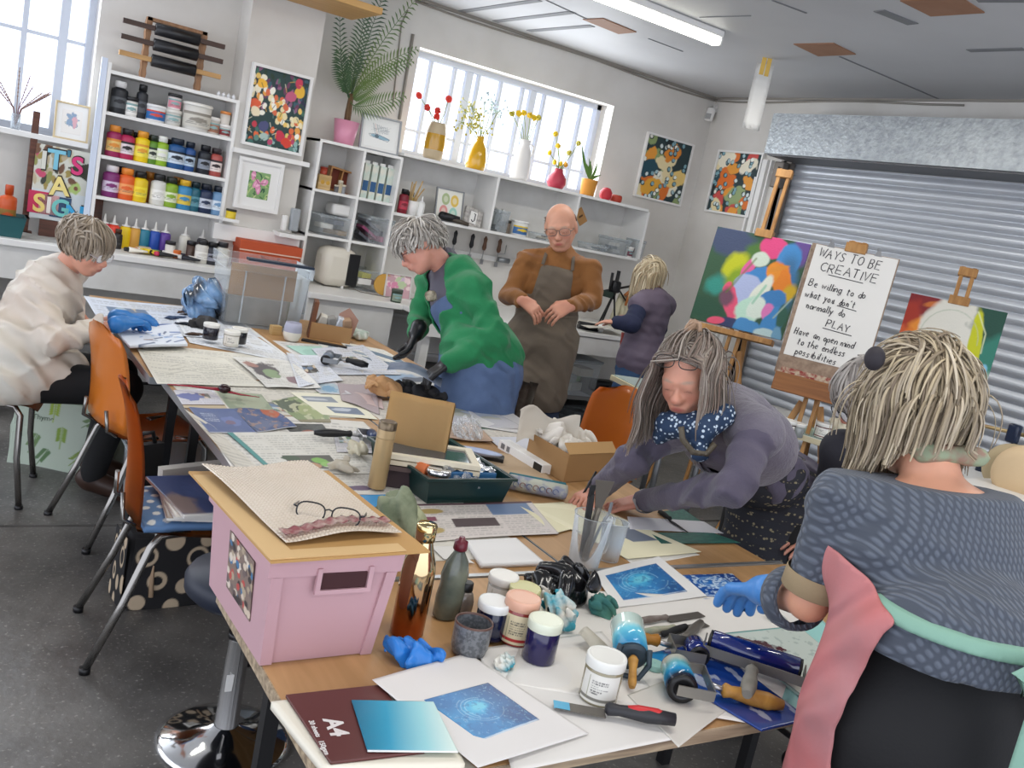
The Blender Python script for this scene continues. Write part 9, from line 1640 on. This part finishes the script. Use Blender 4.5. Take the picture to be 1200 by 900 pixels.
# woman in the vest at the workbench
hf=nrm(-RTn*.8+FWn*.45+DN*.3);pv=D_(748,425,6.45);nk=D_(765,347,6.4)
J=dict(hd=D_(760,324,6.4),nk=nk,pv=pv,sl=D_(750,358,6.25),sr=D_(779,358,6.6),el=D_(740,380,6.15),wl=D_(722,378,6.2),er=D_(772,385,6.7),wr=D_(740,372,6.75))
f4=nrm([-RTn[0]*.8+FWn[0]*.5,-RTn[1]*.8+FWn[1]*.5,0]);J.update(stand_legs(pv,np.cross(f4,[0,0,1.]),f4,.085,spread=.12));p4=Person('person','blonde woman in a mauve body warmer working at the far bench, back half turned',J,look(hf),.98,'#c99880',.95,.95)
d4=nrm(A_(D_(712,377,6.2))-J['wl']);p4.body([(J['wl'],d4,(0,0,-1),-1,.4,.9),(J['wr'],d4,(0,0,-1),1,.4,.9)],.008)
p4.wear('jumper',p4.torso(.012)+p4.arm('l',.022,.9)+p4.arm('r',.02,.9),mat('navy_jumper','#1f2540',.85,bump=(90,.3)),.009,.03,disp=folds(.004,18,.7))
p4.wear('body_warmer',p4.torso(.034)+[ell(pv+np.array([0,0,.03]),(.19,.15,.16),p4.F)],mat('mauve_vest','#5f5464',.7,bump=(30,.4),wave=(5,.6,'Z')),.009,.035,keep=lambda V:(V[:,2]>pv[2]-.06)&(p4.loc(V)[:,1]>-.1),disp=folds(.004,14,1.7),thick=.01)
p4.wear('jeans',[ell(pv-np.array([0,0,.03]),(.16,.13,.14),p4.F)]+p4.legs(.02),mat('blue_jeans','#2c4668',.8,wave=(3.2,4,'DIAGONAL',7),bump=(100,.3),var=(7,'#3a587e',.3)),.011,.05,disp=folds(.008,16,.7))
for sd in 'lr':shoe(p4,sd,m_black)
hair(p4,700,['#b5a486','#9c8a6c','#c9bb9e','#8a785c','#d4c8ae'],.24,.0045,lambda d:d[2]>-.6 and not(d[1]<-.45 and d[2]<.4),.3,.3,5,(0,-.4,1.),.014,avoid=[(J['sl'],.07),(J['sr'],.07),(nk,.085)],lenf=lambda d:.17+.06*max(0,d[2]),scal=1.04,tip=.4)
# seated woman on the left
hf=nrm(RTn*.86-FWn*.1+DN*.5);pv=A_((.30,4.32,.56));nk=D_(72,322,4.08)
J=dict(hd=D_(101,288,3.98),nk=nk,pv=pv,sr=D_(48,345,3.92),sl=D_(62,330,4.28),er=D_(62,400,3.82),wr=D_(143,379,4.02),el=D_(100,385,4.45),wl=D_(146,372,4.32),hr=pv+np.array([0,-.1,-.02]),hl=pv+np.array([0,.1,-.02]),kr=A_((.78,4.22,.53)),kl=A_((.80,4.48,.53)),ar=A_((.70,4.26,.09)),al=A_((.74,4.5,.09)),tr=A_((.86,4.2,.04)),tl=A_((.9,4.46,.04)))
p1=Person('person','seated woman in a cream jacket and blue gloves at the far left of the tables',J,look(hf),1.0,'#cb937c',1.05,1.08)
dR=nrm(A_(D_(168,374,4.15))-J['wr']);dL=nrm(A_(D_(165,372,4.35))-J['wl']);p1.body([(J['wr'],dR,(0,0,-1),1,.55,.98),(J['wl'],dL,(0,0,-1),-1,.5,.98)],.0055,brow='#8c7a6c')
mcr=mat('cream_jacket','#d0cdc2',.7,wave=(3.2,4,'DIAGONAL',7),bump=(22,.3),var=(2.2,'#cdb9a8',.16))
co=p1.torso(.03)+p1.arm('r',.022,.82)+p1.arm('l',.02,.82)+[ell(pv+np.array([.02,0,.05]),(.2,.22,.2)),ell(pv+np.array([.0,0,-.03]),(.24,.25,.16)),ell(pv+np.array([.12,0,.02]),(.22,.2,.13)),cap_(nk-p1.U*.02,nk+p1.U*.01,.085,.08)]
p1.wear('jacket',co,mcr,.0065,.04,keep=lambda V:(V[:,2]>.455)&(V[:,0]<.66),disp=folds(.016,11,2.3),thick=.006)
p1.wear('collar',[cap_(nk-p1.U*.03,nk+p1.U*.012,.1,.088)],mcr,.006,.02,keep=lambda V:((V-nk)@hf<.03)&((V-nk)@p1.U>-.03)&((V-nk)@p1.U<.05),thick=.006)
p1.wear('polo_neck',[cap_(nk-p1.U*.01,nk+p1.U*.05+nrm(J['hd']-nk)*.02,.062,.056),cap_(nk+hf*.03,nk+hf*.05-p1.U*.1,.05,.05)],m_bt,.006,.02)
p1.wear('trousers',[ell(pv-np.array([0,0,.02]),(.17,.19,.1))]+p1.legs(.016,r=(.085,.062,.054,.038)),m_bt,.009,.04)
mbo=mat('brown_boot','#3a2820',.4)
for sd in 'lr':shoe(p1,sd,mbo,.048)
mb1=mat('glove_blue','')
for w__,d__,sd,cu in((J['wr'],dR,1,.55),(J['wl'],dL,-1,.5)):p1.wear('glove',hand_prims(w__,d__,(0,0,-1),sd,cu,.98)+[cap_(w__-d__*.035,w__,.034,.03)],mat('glove_bright','#2c74b8',.4),.004,.012,disp=lambda Q:.005,label='bright blue rubber glove')
hair(p1,1000,['#8a7c6c','#a39686','#6f6254','#b8ad9e','#94846f','#7c6c5a'],.13,.0038,lambda d:not(d[1]<-.62 and d[2]<.3)and d[2]>-.55 and not(d[1]<.05 and d[2]<-.1)and not(d[1]<-.4 and d[2]<.1),.16,.5,21,(.1,.1,1.),.013,lenf=lambda d:.11+.03*max(0,d[2]),scal=1.02,step=.011,tip=.35,stick=True,capcol='#7c6e5e')
pglasses(p1,mat('clear_frame','#b8aeb0',.1),-.004,-.1,math.radians(-4),.138)
# woman mostly hidden behind the foreground one
hf=nrm(-RTn*.72-FWn*.05+DN*.62);hd=D_(1016,462,2.95);pv=A_((2.95,1.62,.62));nk=hd+np.array([.07,-.08,-.14])
J=dict(hd=hd,nk=nk,pv=pv,sr=nk+np.array([-.02,.15,-.07]),sl=nk+np.array([.06,-.16,-.07]),er=nk+np.array([.05,.2,-.3]),el=nk+np.array([.1,-.2,-.3]),wr=nk+np.array([.05,.2,-.42]),wl=nk+np.array([.16,-.16,-.4]),hr=pv+np.array([0,.1,0]),hl=pv+np.array([0,-.1,0]),kr=pv+np.array([-.28,.14,.0]),kl=pv+np.array([-.28,-.06,.0]),ar=pv+np.array([-.25,.14,-.55]),al=pv+np.array([-.25,-.06,-.55]),tr=pv+np.array([-.38,.14,-.585]),tl=pv+np.array([-.38,-.06,-.585]))
p7=Person('person','grey haired woman in dark glasses almost hidden behind the waffle jumper',J,look(hf),.98,'#c58e7a',.95,.95)
p7.body([(J['wr'],(-1,0,-.1),(0,0,-1),1,.4,.92),(J['wl'],(-1,.1,-.1),(0,0,-1),-1,.4,.92)],.0065)
p7.wear('jumper',p7.torso(.022)+p7.arm('l',.02,.92)+p7.arm('r',.02,.92),mat('dark_jumper','#2c2c34',.85,bump=(80,.3)),.009,.03)
p7.wear('trousers',[ell(pv,(.15,.17,.12))]+p7.legs(.016),m_bt,.01,.04)
for sd in 'lr':shoe(p7,sd,m_black)
hair(p7,600,['#8a8480','#a09a94','#6c6662','#b0aaa4'],.12,.004,None,.15,.4,8,(0,.2,1.),.01,scal=1.02,step=.012,stick=True)
pglasses(p7,m_black,-.004,-.108,math.radians(-14),.14)
t=thing('stool','plain stool under the hidden woman at the table end','stool',(pv[0],pv[1],0));mb=MB();mb.cyl((0,0,.46),(0,0,.49),.17,seg=28);mb.build('seat',m_white2,t)
for a in range(4):mb=MB();mb.cyl((.13*math.cos(a*PI/2+.8),.13*math.sin(a*PI/2+.8),.46),(.18*math.cos(a*PI/2+.8),.18*math.sin(a*PI/2+.8),0),.012);mb.build('leg',m_steel,t)
